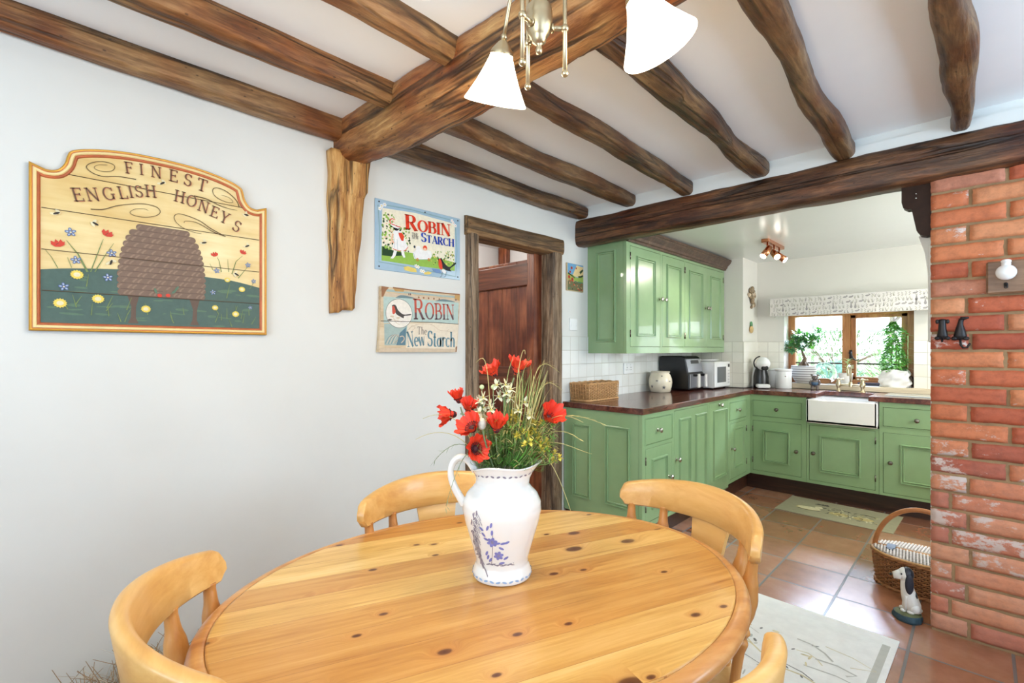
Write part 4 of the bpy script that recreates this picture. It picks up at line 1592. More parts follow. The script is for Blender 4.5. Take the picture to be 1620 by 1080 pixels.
def flat_strip(mb, pts, w_, y, mat):
    vs = []
    for i, (x, z) in enumerate(pts):
        a = pts[max(i - 1, 0)]
        b_ = pts[min(i + 1, len(pts) - 1)]
        dx, dz = b_[0] - a[0], b_[1] - a[1]
        L = math.hypot(dx, dz) or 1
        ww = w_ * (1 - 0.75 * i / (len(pts) - 1)) / 2
        vs += [(x - dz / L * ww, y, z + dx / L * ww), (x + dz / L * ww, y, z - dx / L * ww)]
    mb.add(vs, [(2 * i, 2 * i + 1, 2 * i + 3, 2 * i + 2) for i in range(len(pts) - 1)], mat)


def flat_ell(mb, cx, cz, rx, rz_, y, mat, rot=0.0, n=12):
    vs = []
    for i in range(n):
        a = 2 * PI * i / n
        x, z = rx * math.cos(a), rz_ * math.sin(a)
        vs.append((cx + x * math.cos(rot) - z * math.sin(rot), y, cz + x * math.sin(rot) + z * math.cos(rot)))
    mb.add(vs, [list(range(n))], mat)


yq = -0.0006


def hare(x, zb, k_):
    flat_ell(m, x, zb + 0.014, 0.0095, 0.014, yq, 0)
    flat_ell(m, x, zb + 0.032, 0.006, 0.0065, yq, 0)
    flat_ell(m, x - 0.003, zb + 0.046, 0.002, 0.011, yq, 0, 0.15)
    flat_ell(m, x + 0.003, zb + 0.046, 0.002, 0.011, yq, 0, -0.2)


for row in range(4):
    x = 0.015 + 0.018 * (row % 2)
    k = row * 2
    while x < 1.485:
        kind = random.choice((0, 0, 1, 2, 3, 4, 5, 6))
        zb = 0.006 + row * 0.041 + random.uniform(-0.004, 0.004)
        if kind in (0, 3, 5):               # grasses
            for q in range(4):
                a = random.uniform(-0.7, 0.7)
                L = random.uniform(0.018, 0.038)
                flat_strip(m, [(x + 0.003 * q, zb), (x + 0.003 * q + a * L * 0.4, zb + L * 0.6), (x + 0.003 * q + a * L, min(0.170, zb + L))], 0.0032, yq, random.choice((0, 1)))
            x += 0.026
        elif kind == 1 and row in (1, 2):
            hare(x + 0.010, zb - 0.004, k)
            x += 0.030
        elif kind in (2, 6, 1):             # leaf sprays
            for q in range(5):
                flat_ell(m, x + 0.006 + 0.006 * (q % 2), zb + 0.007 * q, 0.006, 0.0022, yq, q % 2, (0.6 if q % 2 else 2.5))
            x += 0.024
        else:                               # running hare
            zz_ = min(zb + 0.015, 0.158)
            flat_ell(m, x + 0.016, zz_, 0.015, 0.007, yq, 0, 0.1)
            flat_ell(m, x + 0.031, zz_ + 0.007, 0.006, 0.005, yq, 0)
            flat_strip(m, [(x + 0.03, zz_ + 0.010), (x + 0.023, min(0.171, zz_ + 0.019))], 0.004, yq, 0)
            x += 0.042
        k += 1
m.obj('printed_pattern', [M_pelg, M_pels], t, recalc=False)

# plaques on the corner boxing (it faces +X)
t = thing('wall_plaque', 'larger mottled ornament plaque hung on the white corner boxing', 'plaque', (-1.615, 5.00, 1.77))
M_pl1 = plain('mottled_ceramic', RGB(140, 120, 92), 0.45, var=0.5, vs=60, bmp=0.3)
M_pl2 = plain('pale_petals', RGB(206, 186, 160), 0.45, var=0.3, vs=60)
m = MB()
random.seed(4)
for i in range(26):
    a = random.uniform(0, 2 * PI)
    f = random.random() ** 0.6
    y, z = 0.075 * f * math.cos(a), 0.095 * f * math.sin(a)
    m.ball((0.012 + 0.014 * (1 - f), y, z), random.uniform(0.016, 0.026), random.choice((0, 0, 1)), 10, 8, sc=(0.7, 1, 1))
m.obj('body', [M_pl1, M_pl2], t)
t = thing('wall_plaque', 'smaller plaque like a vase of flowers, below the larger one', 'plaque', (-1.615, 4.985, 1.475))
m = MB()
m.ball((0.012, 0, -0.015), 0.036, 1, 14, 10, sc=(0.5, 1, 1))
m.ball((0.012, 0, 0.035), 0.024, 0, 12, 10, sc=(0.5, 0.8, 1.2))
m.obj('body', [M_leafd, plain('tan_plaque', RGB(200, 168, 112), 0.4, var=0.25, vs=50)], t)

# copper spotlight bar on the kitchen ceiling
t = thing('spotlight_bar', 'copper spotlight bar with three small heads on the kitchen ceiling', 'ceiling light', (-1.215, 4.30, ZK))
m = MB()
m.box(-0.028, 0.028, -0.21, 0.21, -0.028, 0.0, 0, 0.003)
m.obj('bar', M_copper, t)
M_bulb, nt, b = newmat('lit_bulb')
b.inputs['Base Color'].default_value = (1, 1, 1, 1)
b.inputs['Emission Color'].default_value = (1.0, 0.93, 0.82, 1)
b.inputs['Emission Strength'].default_value = 12
M_cop2 = M_copper
for k, (y, dv) in enumerate(((-0.15, (-0.35, -0.55, -0.75)), (0.02, (0.55, -0.55, -0.6)), (0.16, (0.75, 0.0, -0.65)))):
    d = Vector(dv).normalized()
    m = MB()
    top = Vector((0, y, -0.028))
    c0 = Vector((0, y, -0.085))
    m.tube([top, top + Vector((0, 0, -0.03)), c0], 0.006, 8)
    m.cyl(c0 - d * 0.035, c0 + d * 0.06, 0.024, 0.027, 20)
    h = m.obj('spot_head', M_cop2, t)
    m = MB()
    m.cyl(c0 + d * 0.058, c0 + d * 0.064, 0.023, 0.023, 20)
    m.obj('bulb', M_bulb, h, 'glowing lamp face')
    l = bpy.data.lights.new('spot_lamp', 'SPOT')
    l.energy = 22
    l.spot_size = math.radians(100)
    l.spot_blend = 0.6
    l.color = (1.0, 0.93, 0.80)
    l.shadow_soft_size = 0.02
    o = bpy.data.objects.new('spot_lamp', l)
    COL.objects.link(o)
    o.location = Vector((-1.215, 4.30, ZK)) + c0 + d * 0.072
    o.rotation_euler = d.to_track_quat('-Z', 'Y').to_euler()

# ---------------------------------------------------------------- brick-wall ornaments
def bodyshape(mb, loops, mat=0):
    rs = []
    for (z, w_, d_, xo) in loops:
        rs.append([(xo + w_ * math.cos(a), -abs(d_) * max(0.0, math.sin(a)) , z) if math.sin(a) > 0 else (xo + w_ * math.cos(a), 0.002, z) for a in [2 * PI * k / 20 for k in range(20)]])
    mb.rings(rs, mat, True)


t = thing('dog_hook', 'black cast iron hook shaped like a sitting dog, left on the brickwork', 'hook', (-0.124, 2.878, 1.345), group='cast iron hooks')
m = MB()
bodyshape(m, [(-0.034, 0.010, 0.006, 0), (-0.03, 0.018, 0.012, 0), (-0.015, 0.019, 0.016, 0), (0.01, 0.014, 0.014, 0), (0.03, 0.0135, 0.012, 0), (0.038, 0.012, 0.012, 0), (0.048, 0.015, 0.013, 0), (0.055, 0.012, 0.010, 0), (0.058, 0.005, 0.005, 0)])
m.obj('body', M_iron, t)
for sx in (-1, 1):
    m = MB()
    m.ball((sx * 0.017, -0.006, 0.046), 0.0075, 0, 10, 8, sc=(0.9, 0.6, 1.3))
    m.obj('ear', M_iron, t)
    m = MB()
    m.ball((sx * 0.017, -0.006, -0.028), 0.010, 0, 10, 8, sc=(1, 0.7, 0.8))
    m.obj('haunch', M_iron, t)
m = MB()
m.tube([(0, -0.012, -0.030), (0, -0.024, -0.042), (0, -0.030, -0.036)], 0.004, 8)
m.obj('tail_hook', M_iron, t)
t = thing('cat_hook', 'black cast iron hook shaped like a sitting cat with curled tail', 'hook', (-0.066, 2.878, 1.345), group='cast iron hooks')
m = MB()
bodyshape(m, [(-0.036, 0.010, 0.006, 0), (-0.03, 0.021, 0.013, 0), (-0.018, 0.022, 0.016, 0), (0.01, 0.016, 0.014, 0), (0.03, 0.011, 0.012, 0), (0.045, 0.009, 0.011, 0.002), (0.055, 0.011, 0.012, 0.006), (0.062, 0.006, 0.007, 0.010)])
m.obj('body', M_iron, t)
m = MB()
m.tube([(0.002, -0.008, 0.056), (0.016, -0.009, 0.058), (0.028, -0.008, 0.060)], [0.008, 0.006, 0.003], 8)
m.obj('head', M_iron, t)
for sx in (-1, 1):
    m = MB()
    m.ball((sx * 0.019, -0.006, -0.030), 0.011, 0, 10, 8, sc=(1, 0.7, 0.8))
    m.obj('haunch', M_iron, t)
m = MB()
m.tube([(0.0, -0.010, -0.034), (0.002, -0.014, -0.058), (0.010, -0.018, -0.071), (0.022, -0.018, -0.070), (0.028, -0.016, -0.058), (0.031, -0.014, -0.052)], 0.0045, 8)
m.obj('tail_hook', M_iron, t)

t = thing('knob_rack', 'wooden coat plaque with a white china knob on the brickwork', 'coat rack', (0.185, 2.872, 1.568))
M_rack = wood('oak_rack', [(0.33, RGB(84, 58, 40)), (0.48, RGB(122, 90, 64)), (0.62, RGB(146, 112, 84))], 0, 14, 0.1, 0.45, 0.1)
m = MB()
m.box(-0.17, 0.17, -0.016, 0.006, -0.068, 0.068, 0, 0.006)
m.obj('board', M_rack, t)
for kx in (-0.112, 0.112):
    m = MB()
    M = T(kx, -0.016, 0.03) @ R('X', 90)
    m.lathe([(0.001, 0), (0.012, 0.0), (0.011, 0.018), (0.018, 0.026)], 20, 0, M)
    m.ball((kx, -0.046, 0.015), 0.032, 0, 24, 16, sc=(1, 0.75, 1.0))
    m.cyl((kx, -0.044, 0.035), (kx, -0.044, 0.058), 0.014, 0.0155)
    m.ball((kx, -0.044, 0.060), 0.0165, 0, 16, 10, sc=(1, 0.9, 0.6))
    m.obj('china_knob', M_ceramic, t, 'white china knob')
    m = MB()
    m.tube([(kx, -0.016, -0.030), (kx, -0.028, -0.034), (kx, -0.034, -0.028)], 0.0035, 6)
    for i in range(3):
        m.tube([(kx + 0.005 * math.cos(a), -0.018 - 0.003 * i, -0.030 - 0.006 * i + 0.005 * math.sin(a)) for a in [2 * PI * q / 10 for q in range(10)]], 0.002, 5, 0, True)
    m.obj('screw_hook', M_iron, t, 'small dark screw')

# ---------------------------------------------------------------- on the kitchen floor
M_mat = plain('mat_linen', RGB(150, 144, 116), 0.95, var=0.06, vs=30, bmp=0.2, bs=300)
M_ink = plain('mat_ink', RGB(64, 58, 46), 0.95, var=0.2, vs=60)
M_ochre = plain('mat_ochre', RGB(178, 160, 106), 0.95, var=0.2, vs=60)
M_pale = plain('mat_pale', RGB(206, 196, 158), 0.95, var=0.1, vs=60)
t = thing('kitchen_mat', 'long sage kitchen mat printed with animals in front of the sink', 'mat', (-0.80, 4.43, 0.0), math.radians(-1.5))
m = MB()
m.box(-0.375, 0.375, -0.235, 0.235, 0.0, 0.005, 0, 0.002)
m.obj('mat_body', M_mat, t)
m = MB()


def floor_ell(cx, cy, rx, ry, mat, rot=0, zz=0.0055, mb=None):
    mb = mb or m
    vs = []
    for i in range(16):
        a = 2 * PI * i / 16
        x, y = rx * math.cos(a), ry * math.sin(a)
        vs.append((cx + x * math.cos(rot) - y * math.sin(rot), cy + x * math.sin(rot) + y * math.cos(rot), zz))
    mb.add(vs, [list(range(16))], mat)


def floor_strip(pts, w_, mat, zz=0.0056, mb=None):
    mb = mb or m
    vs = []
    for i, (x, y) in enumerate(pts):
        a, b_ = pts[max(i - 1, 0)], pts[min(i + 1, len(pts) - 1)]
        dx, dy = b_[0] - a[0], b_[1] - a[1]
        L = math.hypot(dx, dy) or 1
        vs += [(x - dy / L * w_ / 2, y + dx / L * w_ / 2, zz), (x + dy / L * w_ / 2, y - dx / L * w_ / 2, zz)]
    mb.add(vs, [(2 * i, 2 * i + 1, 2 * i + 3, 2 * i + 2) for i in range(len(pts) - 1)], mat)


random.seed(9)
# a white duck
floor_ell(-0.185, -0.045, 0.085, 0.048, 1, 0.05, 0.0053)
floor_ell(-0.180, -0.040, 0.080, 0.042, 2, 0.05)
floor_ell(-0.125, 0.02, 0.03, 0.03, 2, 0)
for q in range(8):
    a = random.uniform(-0.3, 0.4)
    floor_strip([(-0.17 + 0.012 * q, 0.10 + 0.01 * a), (-0.15 + 0.010 * q, 0.13 + 0.03 * a)], 0.012, 0)
floor_strip([(-0.25, -0.08), (-0.20, -0.096), (-0.14, -0.09), (-0.10, -0.07)], 0.008, 0)
floor_strip([(-0.105, 0.035), (-0.080, 0.045)], 0.02, 0)
m.obj('printed_duck', [M_ink, M_ochre, M_pale], t, 'printed pale duck', recalc=False)
# a crouching hare and a fawn-coloured animal among stalks
for cx, colr in ((0.02, 0), (0.175, 1)):
    m = MB()
    floor_ell(cx, -0.05, 0.065, 0.04, colr if colr else 1, 0.1, 0.0053)
    for q in range(34):
        x0, y0_ = cx + random.uniform(-0.08, 0.08), random.uniform(-0.12, 0.08)
        a = random.uniform(0, PI)
        floor_strip([(x0, y0_), (x0 + 0.03 * math.cos(a), y0_ + 0.03 * math.sin(a))], random.uniform(0.004, 0.010), random.choice((0, 0, colr, 2)), 0.0055 + 0.0001 * (q % 5))
    floor_strip([(cx - 0.04, 0.06), (cx, 0.075), (cx + 0.06, 0.055)], 0.01, 0)
    m.obj('printed_animal', [M_ink, M_ochre, M_pale], t, ('printed dark sketchy animal', 'printed fawn sketchy animal')[colr], recalc=False)

# picnic basket
t = thing('picnic_basket', 'oval brown wicker picnic basket with hoop handle and whitewashed lid, beside the brickwork', 'basket', (-0.222, 3.335, 0.0))
RX, RY, HB = 0.208, 0.150, 0.165


def ov(tt, z, e=1.0):
    a = 2 * PI * tt
    k = e * (0.93 + 0.07 * z / HB)
    return (Vector((RX * k * math.cos(a), RY * k * math.sin(a), z)), Vector((math.cos(a), math.sin(a), 0)))


m = MB()
for k in range(15):
    weave_ring(m, lambda tt, z=0.012 + k * 0.0098: ov(tt, z), 112, 0.0060, 0.0042, PI * k)
m.lathe([(0.001, 0.004), (0.90, 0.004)], 40, 0, None, False, RX, RY)
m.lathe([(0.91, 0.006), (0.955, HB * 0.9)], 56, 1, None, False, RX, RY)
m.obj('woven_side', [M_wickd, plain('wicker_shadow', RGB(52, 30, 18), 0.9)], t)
m = MB()
for i in range(56):
    m.tube([ov(i / 56, 0.002)[0], ov(i / 56, HB * 0.5)[0], ov(i / 56, HB)[0]], 0.003, 5)
m.obj('stake', M_wickd, t)
m = MB()
for zz in (0.006, HB):
    for k in range(2):
        m.tube([ov(i / 90, zz + 0.004 * math.sin(i * 1.25 + PI * k))[0] + ov(i / 90, 0)[1] * (0.005 + 0.005 * math.cos(i * 1.25 + PI * k)) for i in range(90)], 0.0062, 6, 0, True)
m.obj('braided_rim', plain('wicker_rim', RGB(156, 104, 62), 0.5, var=0.25, vs=40), t)
for sy in (1, -1):
    m = MB()
    n = 30
    for i in range(n):                      # strands crossing each half lid
        x = -RX * 0.985 + 2 * RX * 0.985 * (i + 0.5) / n
        ymax = RY * 1.0 * math.sqrt(max(0, 1 - (x / (RX * 1.03)) ** 2))
        if ymax < 0.02:
            continue
        pts = []
        k = max(4, int(ymax / 0.010))
        for j in range(k + 1):
            y = 0.012 + (ymax - 0.012) * j / k
            pts.append((x + 0.012 * (y / RY), sy * y, HB + 0.016 + 0.0035 * math.cos(PI * (j + i)) + 0.008 * (1 - (y / RY) ** 2)))
        m.tube(pts, 0.0042, 5)
    for j in range(7):
        y = 0.018 + 0.019 * j
        xm = RX * 1.0 * math.sqrt(max(0, 1 - (y / (RY * 1.03)) ** 2))
        if xm > 0.04:
            m.tube([(-xm + 2 * xm * q / 20, sy * y, HB + 0.015 + 0.008 * (1 - (y / RY) ** 2)) for q in range(21)], 0.0030, 5)
    ld = m.obj('lid', M_wickw, t, 'whitewashed wicker half lid')
    m = MB()
    m.add([(-RX * 0.98, sy * 0.01, HB + 0.006), (RX * 0.98, sy * 0.01, HB + 0.006)] + [(RX * 0.98 * math.cos(a), sy * RY * 0.98 * math.sin(a) + sy * 0.006, HB + 0.006) for a in [PI * q / 24 for q in range(1, 24)]], [list(range(25))])
    m.obj('lid_lining', plain('dark_lining', RGB(88, 66, 56), 0.9), ld)
    m = MB()
    m.tube([(-RX * 0.99, sy * 0.010, HB + 0.02), (RX * 0.99, sy * 0.010, HB + 0.02)], 0.006, 6)
    m.tube([(RX * 1.02 * math.cos(a), sy * (RY * 1.02 * math.sin(a) + 0.004), HB + 0.013) for a in [PI * q / 30 for q in range(31)]], 0.006, 6)
    m.obj('lid_frame', M_wick, ld)
m = MB()
hp = [(0.205 * math.cos(a), 0, HB - 0.02 + 0.27 * math.sin(a)) for a in [PI * q / 28 for q in range(29)]]
m.tube([(0.200, 0, 0.08)] + hp + [(-0.200, 0, 0.08)], 0.0125, 10)
m.obj('handle', plain('bent_cane_handle', RGB(176, 112, 62), 0.4, var=0.15, vs=20), t, 'thick bent cane hoop handle')
M_strap = plain('blue_grey_strap', RGB(92, 104, 124), 0.5)
for x in (-0.13, 0.08):
    m = MB()
    m.box(x - 0.02, x + 0.02, -0.045, 0.03, HB + 0.026, HB + 0.031, 0, 0.002)
    m.box(x - 0.012, x + 0.012, -0.062, -0.04, HB + 0.022, HB + 0.030, 0, 0.002)
    m.obj('strap', M_strap, t, 'blue-grey leather strap')

# spaniel door stop, facing the camera's left
t = thing('spaniel_doorstop', 'black and white spaniel figure sitting on a mossy base by the brickwork', 'figurine', (-0.248, 2.925, 0.0), math.radians(14))
t.scale = (0.74, 0.95, 1.0)
M_dogw = plain('dog_white', RGB(226, 222, 214), 0.5, var=0.06, vs=30)
M_dogb = plain('dog_black', RGB(38, 40, 52), 0.4, var=0.2, vs=30)
M_moss = plain('moss_base', RGB(96, 100, 66), 0.7, var=0.35, vs=30, bmp=0.4)
M_rock = plain('blue_rock_base', RGB(46, 72, 84), 0.6, var=0.35, vs=30, bmp=0.4)
m = MB()
rs = []
for z, e in ((0.0, 1.0), (0.012, 1.04), (0.022, 0.94), (0.030, 0.93)):
    rs.append([((0.074 * e + 0.005 * math.sin(5 * a)) * math.cos(a), (0.060 * e + 0.004 * math.sin(4 * a + 1)) * math.sin(a), z) for a in [2 * PI * k / 36 for k in range(36)]])
m.rings(rs, 0, True)
b0 = m.obj('base', M_rock, t, 'blue rocky base')
m = MB()
m.lathe([(0.069, 0.029), (0.05, 0.037), (0.001, 0.040)], 36, 0, None, False, 1, 0.8)
m.obj('moss', M_moss, b0, 'mossy green top')
m = MB()                                    # head looks towards local -x
L_ = [((0.026, 0, 0.043), 0.042, 0.034), ((0.020, 0, 0.075), 0.047, 0.036), ((0.008, 0, 0.110), 0.042, 0.033), ((-0.002, 0, 0.145), 0.035, 0.028), ((-0.006, 0, 0.170), 0.030, 0.025), ((-0.008, 0, 0.190), 0.028, 0.024)]
m.rings([[(c[0] + rx * math.cos(a), c[1] + ry * math.sin(a), c[2]) for a in [2 * PI * k / 24 for k in range(24)]] for c, rx, ry in L_])
m.ball((-0.012, 0, 0.206), 0.037, 0, 20, 14, sc=(1.05, 0.82, 0.88))
m.tube([(-0.03, 0, 0.204), (-0.054, 0, 0.198), (-0.074, 0, 0.193)], [0.025, 0.020, 0.015], 12)
for sy in (-1, 1):
    m.tube([(-0.008, sy * 0.015, 0.115), (-0.014, sy * 0.016, 0.075), (-0.018, sy * 0.016, 0.046)], [0.016, 0.011, 0.009], 10)
    m.ball((-0.026, sy * 0.016, 0.043), 0.011, 0, 12, 8, sc=(1.4, 1, 0.7))
    m.ball((0.030, sy * 0.022, 0.062), 0.026, 0, 14, 10, sc=(1.1, 0.7, 0.9))
    m.ball((0.010, sy * 0.026, 0.043), 0.012, 0, 12, 8, sc=(1.8, 0.9, 0.7))
m.tube([(0.055, 0.0, 0.05), (0.068, 0.012, 0.045), (0.066, 0.026, 0.044)], [0.010, 0.009, 0.004], 8)
m.obj('body', M_dogw, t)
for sy in (-1, 1):
    m = MB()
    m.ball((0.002, sy * 0.031, 0.172), 0.028, 0, 14, 12, sc=(0.8, 0.34, 1.65))
    m.obj('ear', M_dogb, t, 'long black ear')
m = MB()
m.ball((-0.002, 0, 0.210), 0.037, 0, 20, 14, sc=(0.92, 0.87, 0.86))
m.ball((0.026, 0, 0.10), 0.034, 0, 16, 12, sc=(0.75, 0.80, 1.15))
m.obj('black_patch', M_dogb, t, 'black head and saddle markings')
m = MB()
m.ball((-0.086, 0, 0.196), 0.007, 0, 10, 8)
for sy in (-1, 1):
    m.ball((-0.036, sy * 0.024, 0.213), 0.0046, 0, 8, 6)
m.obj('face', M_black, t, 'black nose and eyes')

# rug
M_rug = plain('cream_rug', RGB(230, 230, 224), 0.95, var=0.05, vs=18, bmp=0.3, bs=250)
M_rugb = plain('rug_border_grey', RGB(184, 184, 174), 0.95, var=0.08, vs=20)
M_rugk = plain('rug_ink', RGB(128, 128, 124), 0.95, var=0.3, vs=20)
M_rugy = plain('rug_straw', RGB(206, 196, 160), 0.95, var=0.2, vs=20)
t = thing('floor_rug', 'cream rug with sketched grasses under the right side of the table', 'rug', (-0.93, 1.98, 0.0), math.radians(-1.5))
m = MB()
m.box(-0.66, 0.66, -0.70, 0.70, 0, 0.006, 0, 0.002)
m.obj('rug_body', M_rug, t)
m = MB()
random.seed(31)
zz = 0.0065
floor_strip([(0.625, -0.66), (0.625, 0.62)], 0.028, 1, zz)
for q in range(46):
    y = random.uniform(-0.62, 0.45)
    x = random.uniform(-0.2, 0.45)
    L = random.uniform(0.08, 0.3)
    a = random.uniform(-0.5, 0.15)
    floor_strip([(x, y), (x + L * 0.4 * math.cos(a), y + L * 0.4 * math.sin(a) + 0.02), (x + L * 0.75 * math.cos(a), y + L * 0.75 * math.sin(a) + 0.01), (min(0.55, x + L * math.cos(a)), y + L * math.sin(a) - 0.015)], random.uniform(0.003, 0.010), random.choice((0, 0, 2, 1)), zz + 0.0001 * (q % 6))
for q in range(50):
    floor_ell(random.uniform(0.1, 0.48), random.uniform(-0.5, 0.4), random.uniform(0.006, 0.02), random.uniform(0.003, 0.007), random.choice((0, 1, 2)), random.uniform(0, PI), zz + 0.0002)
m.obj('sketched_grasses', [M_rugk, M_rugb, M_rugy], t, recalc=False)

# dried grass by the wall
t = MB()
random.seed(77)
for i in range(1500):
    a = random.uniform(-0.6, 0.6)
    y0_ = random.gauss(0, 0.075)
    L = random.uniform(0.12, 0.36)
    q = [Vector((random.uniform(-0.05, 0.05), y0_, 0.0))]
    d = Vector((random.uniform(-0.25, 0.35), random.uniform(-0.9, 0.9), 1.0)).normalized()
    for k in range(4):
        q.append(q[-1] + d * L / 4)
        d = (d + Vector((random.uniform(-0.35, 0.35), random.uniform(-0.6, 0.6), -0.42))).normalized()
        if q[-1].z < 0.004:
            q[-1].z = 0.004
    t.tube(q, [0.0022, 0.0022, 0.0018, 0.0014, 0.0008], 4, random.choice((0, 0, 0, 1)), False, None, False)
o = t.obj('dried_grass', [plain('dry_brown_grass', RGB(164, 136, 104), 0.8, var=0.35, vs=30), plain('bleached_grass', RGB(206, 196, 178), 0.8, var=0.2, vs=30)], loc=(-1.95, 0.225, 0.0))
tag(o, 'shaggy heap of dry brown grass on the floor against the white wall', 'dried grass', None, 'stuff')


# ---------------------------------------------------------------- pine table
TC = Vector((-0.786, 0.763, 0))
TANG = math.atan2(0.931, 0.364)             # long axis of the table
TA, TB = 0.596, 0.453
TZ = 0.75
M_pine, nt, b = newmat('knotty_pine_top')
tcn = nt.nodes.new('ShaderNodeTexCoord')
sp = nt.nodes.new('ShaderNodeSeparateXYZ')
nt.links.new(tcn.outputs['Object'], sp.inputs[0])


def mth(op, a, b_=None, c_=None):
    n = node(nt, 'ShaderNodeMath', operation=op)
    for k, v_ in enumerate((a, b_, c_)):
        if v_ is None:
            continue
        if hasattr(v_, 'links'):
            nt.links.new(v_, n.inputs[k])
        else:
            n.inputs[k].default_value = v_
    return n.outputs[0]


pl = mth('FLOOR', mth('DIVIDE', sp.outputs['Y'], 0.083))
wn = node(nt, 'ShaderNodeTexWhiteNoise', noise_dimensions='1D')
nt.links.new(pl, wn.inputs['W'])
cb = nt.nodes.new('ShaderNodeCombineXYZ')
nt.links.new(mth('MULTIPLY_ADD', wn.outputs['Value'], 9.0, sp.outputs['X']), cb.inputs[0])
nt.links.new(sp.outputs['Y'], cb.inputs[1])
nt.links.new(mth('MULTIPLY', wn.outputs['Value'], 5.0), cb.inputs[2])
# knots: rare stretched cells
mp = nt.nodes.new('ShaderNodeMapping')
mp.inputs['Scale'].default_value = (6.0, 10.5, 1.0)
nt.links.new(cb.outputs[0], mp.inputs['Vector'])
vo = node(nt, 'ShaderNodeTexVoronoi', feature='F1', voronoi_dimensions='2D')
vo.inputs['Scale'].default_value = 1.0
vo.inputs['Randomness'].default_value = 0.95
nt.links.new(mp.outputs[0], vo.inputs['Vector'])
spc = nt.nodes.new('ShaderNodeSeparateColor')
nt.links.new(vo.outputs['Color'], spc.inputs[0])
size = mth('MULTIPLY_ADD', mth('POWER', spc.outputs[0], 4.0), 0.11, 0.048)
present = mth('GREATER_THAN', spc.outputs[1], 0.46)
kd = mth('DIVIDE', vo.outputs['Distance'], size)
knot = ramp(nt, [(0.0, (1, 1, 1, 1)), (0.55, (0.85, 0.85, 0.85, 1)), (0.75, (0.18, 0.18, 0.18, 1)), (1.0, (0, 0, 0, 1))], mth('MULTIPLY', kd, 0.62)).outputs[0]
knot = mth('MULTIPLY', knot, present)
halo = mth('MULTIPLY', mth('POWER', mth('MAXIMUM', mth('SUBTRACT', 1.0, mth('MULTIPLY', kd, 0.22)), 0.0), 2.0), present)
# grain that swims round the knots
mp2 = nt.nodes.new('ShaderNodeMapping')
mp2.inputs['Scale'].default_value = (0.55, 9.0, 1.0)
nt.links.new(cb.outputs[0], mp2.inputs['Vector'])
gw = node(nt, 'ShaderNodeVectorMath', operation='ADD')
cb2 = nt.nodes.new('ShaderNodeCombineXYZ')
nt.links.new(mth('MULTIPLY', halo, 0.55), cb2.inputs[1])
nt.links.new(mp2.outputs[0], gw.inputs[0])
nt.links.new(cb2.outputs[0], gw.inputs[1])
g1 = ntex(nt, gw.outputs[0], 3.0, 6, 0.6, 0.8)
g2 = ntex(nt, gw.outputs[0], 16.0, 4, 0.6, 0.4)
gr = mth('MULTIPLY_ADD', g2.outputs[0], 0.35, mth('MULTIPLY', g1.outputs[0], 0.65))
base = ramp(nt, [(0.30, RGB(178, 126, 62)), (0.42, RGB(210, 168, 96)), (0.54, RGB(226, 190, 118)), (0.70, RGB(238, 210, 148))], gr).outputs[0]
pv = ramp(nt, [(0.0, RGB(222, 186, 150)), (0.45, RGB(246, 232, 214)), (1.0, (1.10, 1.09, 1.04, 1))], wn.outputs['Value']).outputs[0]
c = mix(nt, base, pv, 0.95, 'MULTIPLY')
c = mix(nt, c, RGB(196, 116, 56), mth('MULTIPLY', halo, 0.45))
c = mix(nt, c, RGB(84, 36, 16), knot)
seam = mth('LESS_THAN', mth('FRACT', mth('DIVIDE', sp.outputs['Y'], 0.083)), 0.014)
c = mix(nt, c, RGB(150, 92, 46), mth('MULTIPLY', seam, 0.6))
nt.links.new(c, b.inputs['Base Color'])
b.inputs['Roughness'].default_value = 0.30
b.inputs['Coat Weight'].default_value = 0.2
b.inputs['Coat Roughness'].default_value = 0.25
bump(nt, b, gr, 0.03, 0.004)
M_pinee = wood('pine_edge', [(0.32, RGB(166, 104, 52)), (0.46, RGB(196, 136, 76)), (0.58, RGB(212, 158, 96)), (0.72, RGB(224, 178, 118))], 0, 9, 0.12, 0.32, 0.04, 1.0, coat=0.2)

tb = thing('dining_table', 'oval knotty pine dining table with four chairs around it', 'table', (TC.x, TC.y, 0), TANG)


def ell(r, z, n=96):
    """ellipse inset by r from the table edge"""
    return [((TA - r) * math.cos(2 * PI * k / n), (TB - r) * math.sin(2 * PI * k / n), z) for k in range(n)]


m = MB()
m.rings([ell(0.030, TZ - 0.034), ell(0.030, TZ - 0.0006), ell(0.034, TZ)], 0, True, False, True)
m.obj('tabletop', M_pine, tb)
m = MB()
m.rings([ell(q, z) for q, z in ((0.030, TZ - 0.008), (0.029, TZ - 0.0025), (0.026, TZ - 0.001), (0.018, TZ - 0.001), (0.009, TZ - 0.004), (0.003, TZ - 0.010), (0.0, TZ - 0.018), (0.002, TZ - 0.026), (0.008, TZ - 0.032), (0.018, TZ - 0.036), (0.05, TZ - 0.036))], 0, True, False, False)
m.obj('edge_moulding', M_pinee, tb, 'rounded pine edge')
m = MB()
m.rings([[((TA - 0.11 - q) * math.cos(2 * PI * k / 64), (TB - 0.11 - q) * math.sin(2 * PI * k / 64), z) for k in range(64)] for q, z in ((0.0, TZ - 0.034), (0.0, TZ - 0.10), (0.02, TZ - 0.10), (0.02, TZ - 0.034))], 0, True, False, False)
m.obj('apron', M_pinee, tb)
m = MB()
m.lathe([(0.10, TZ - 0.036), (0.10, TZ - 0.06), (0.05, TZ - 0.09), (0.048, 0.56), (0.075, 0.48), (0.085, 0.40), (0.062, 0.32), (0.050, 0.28), (0.072, 0.24), (0.085, 0.20), (0.08, 0.14), (0.04, 0.12)], 28)
m.obj('pedestal', M_pinee, tb)
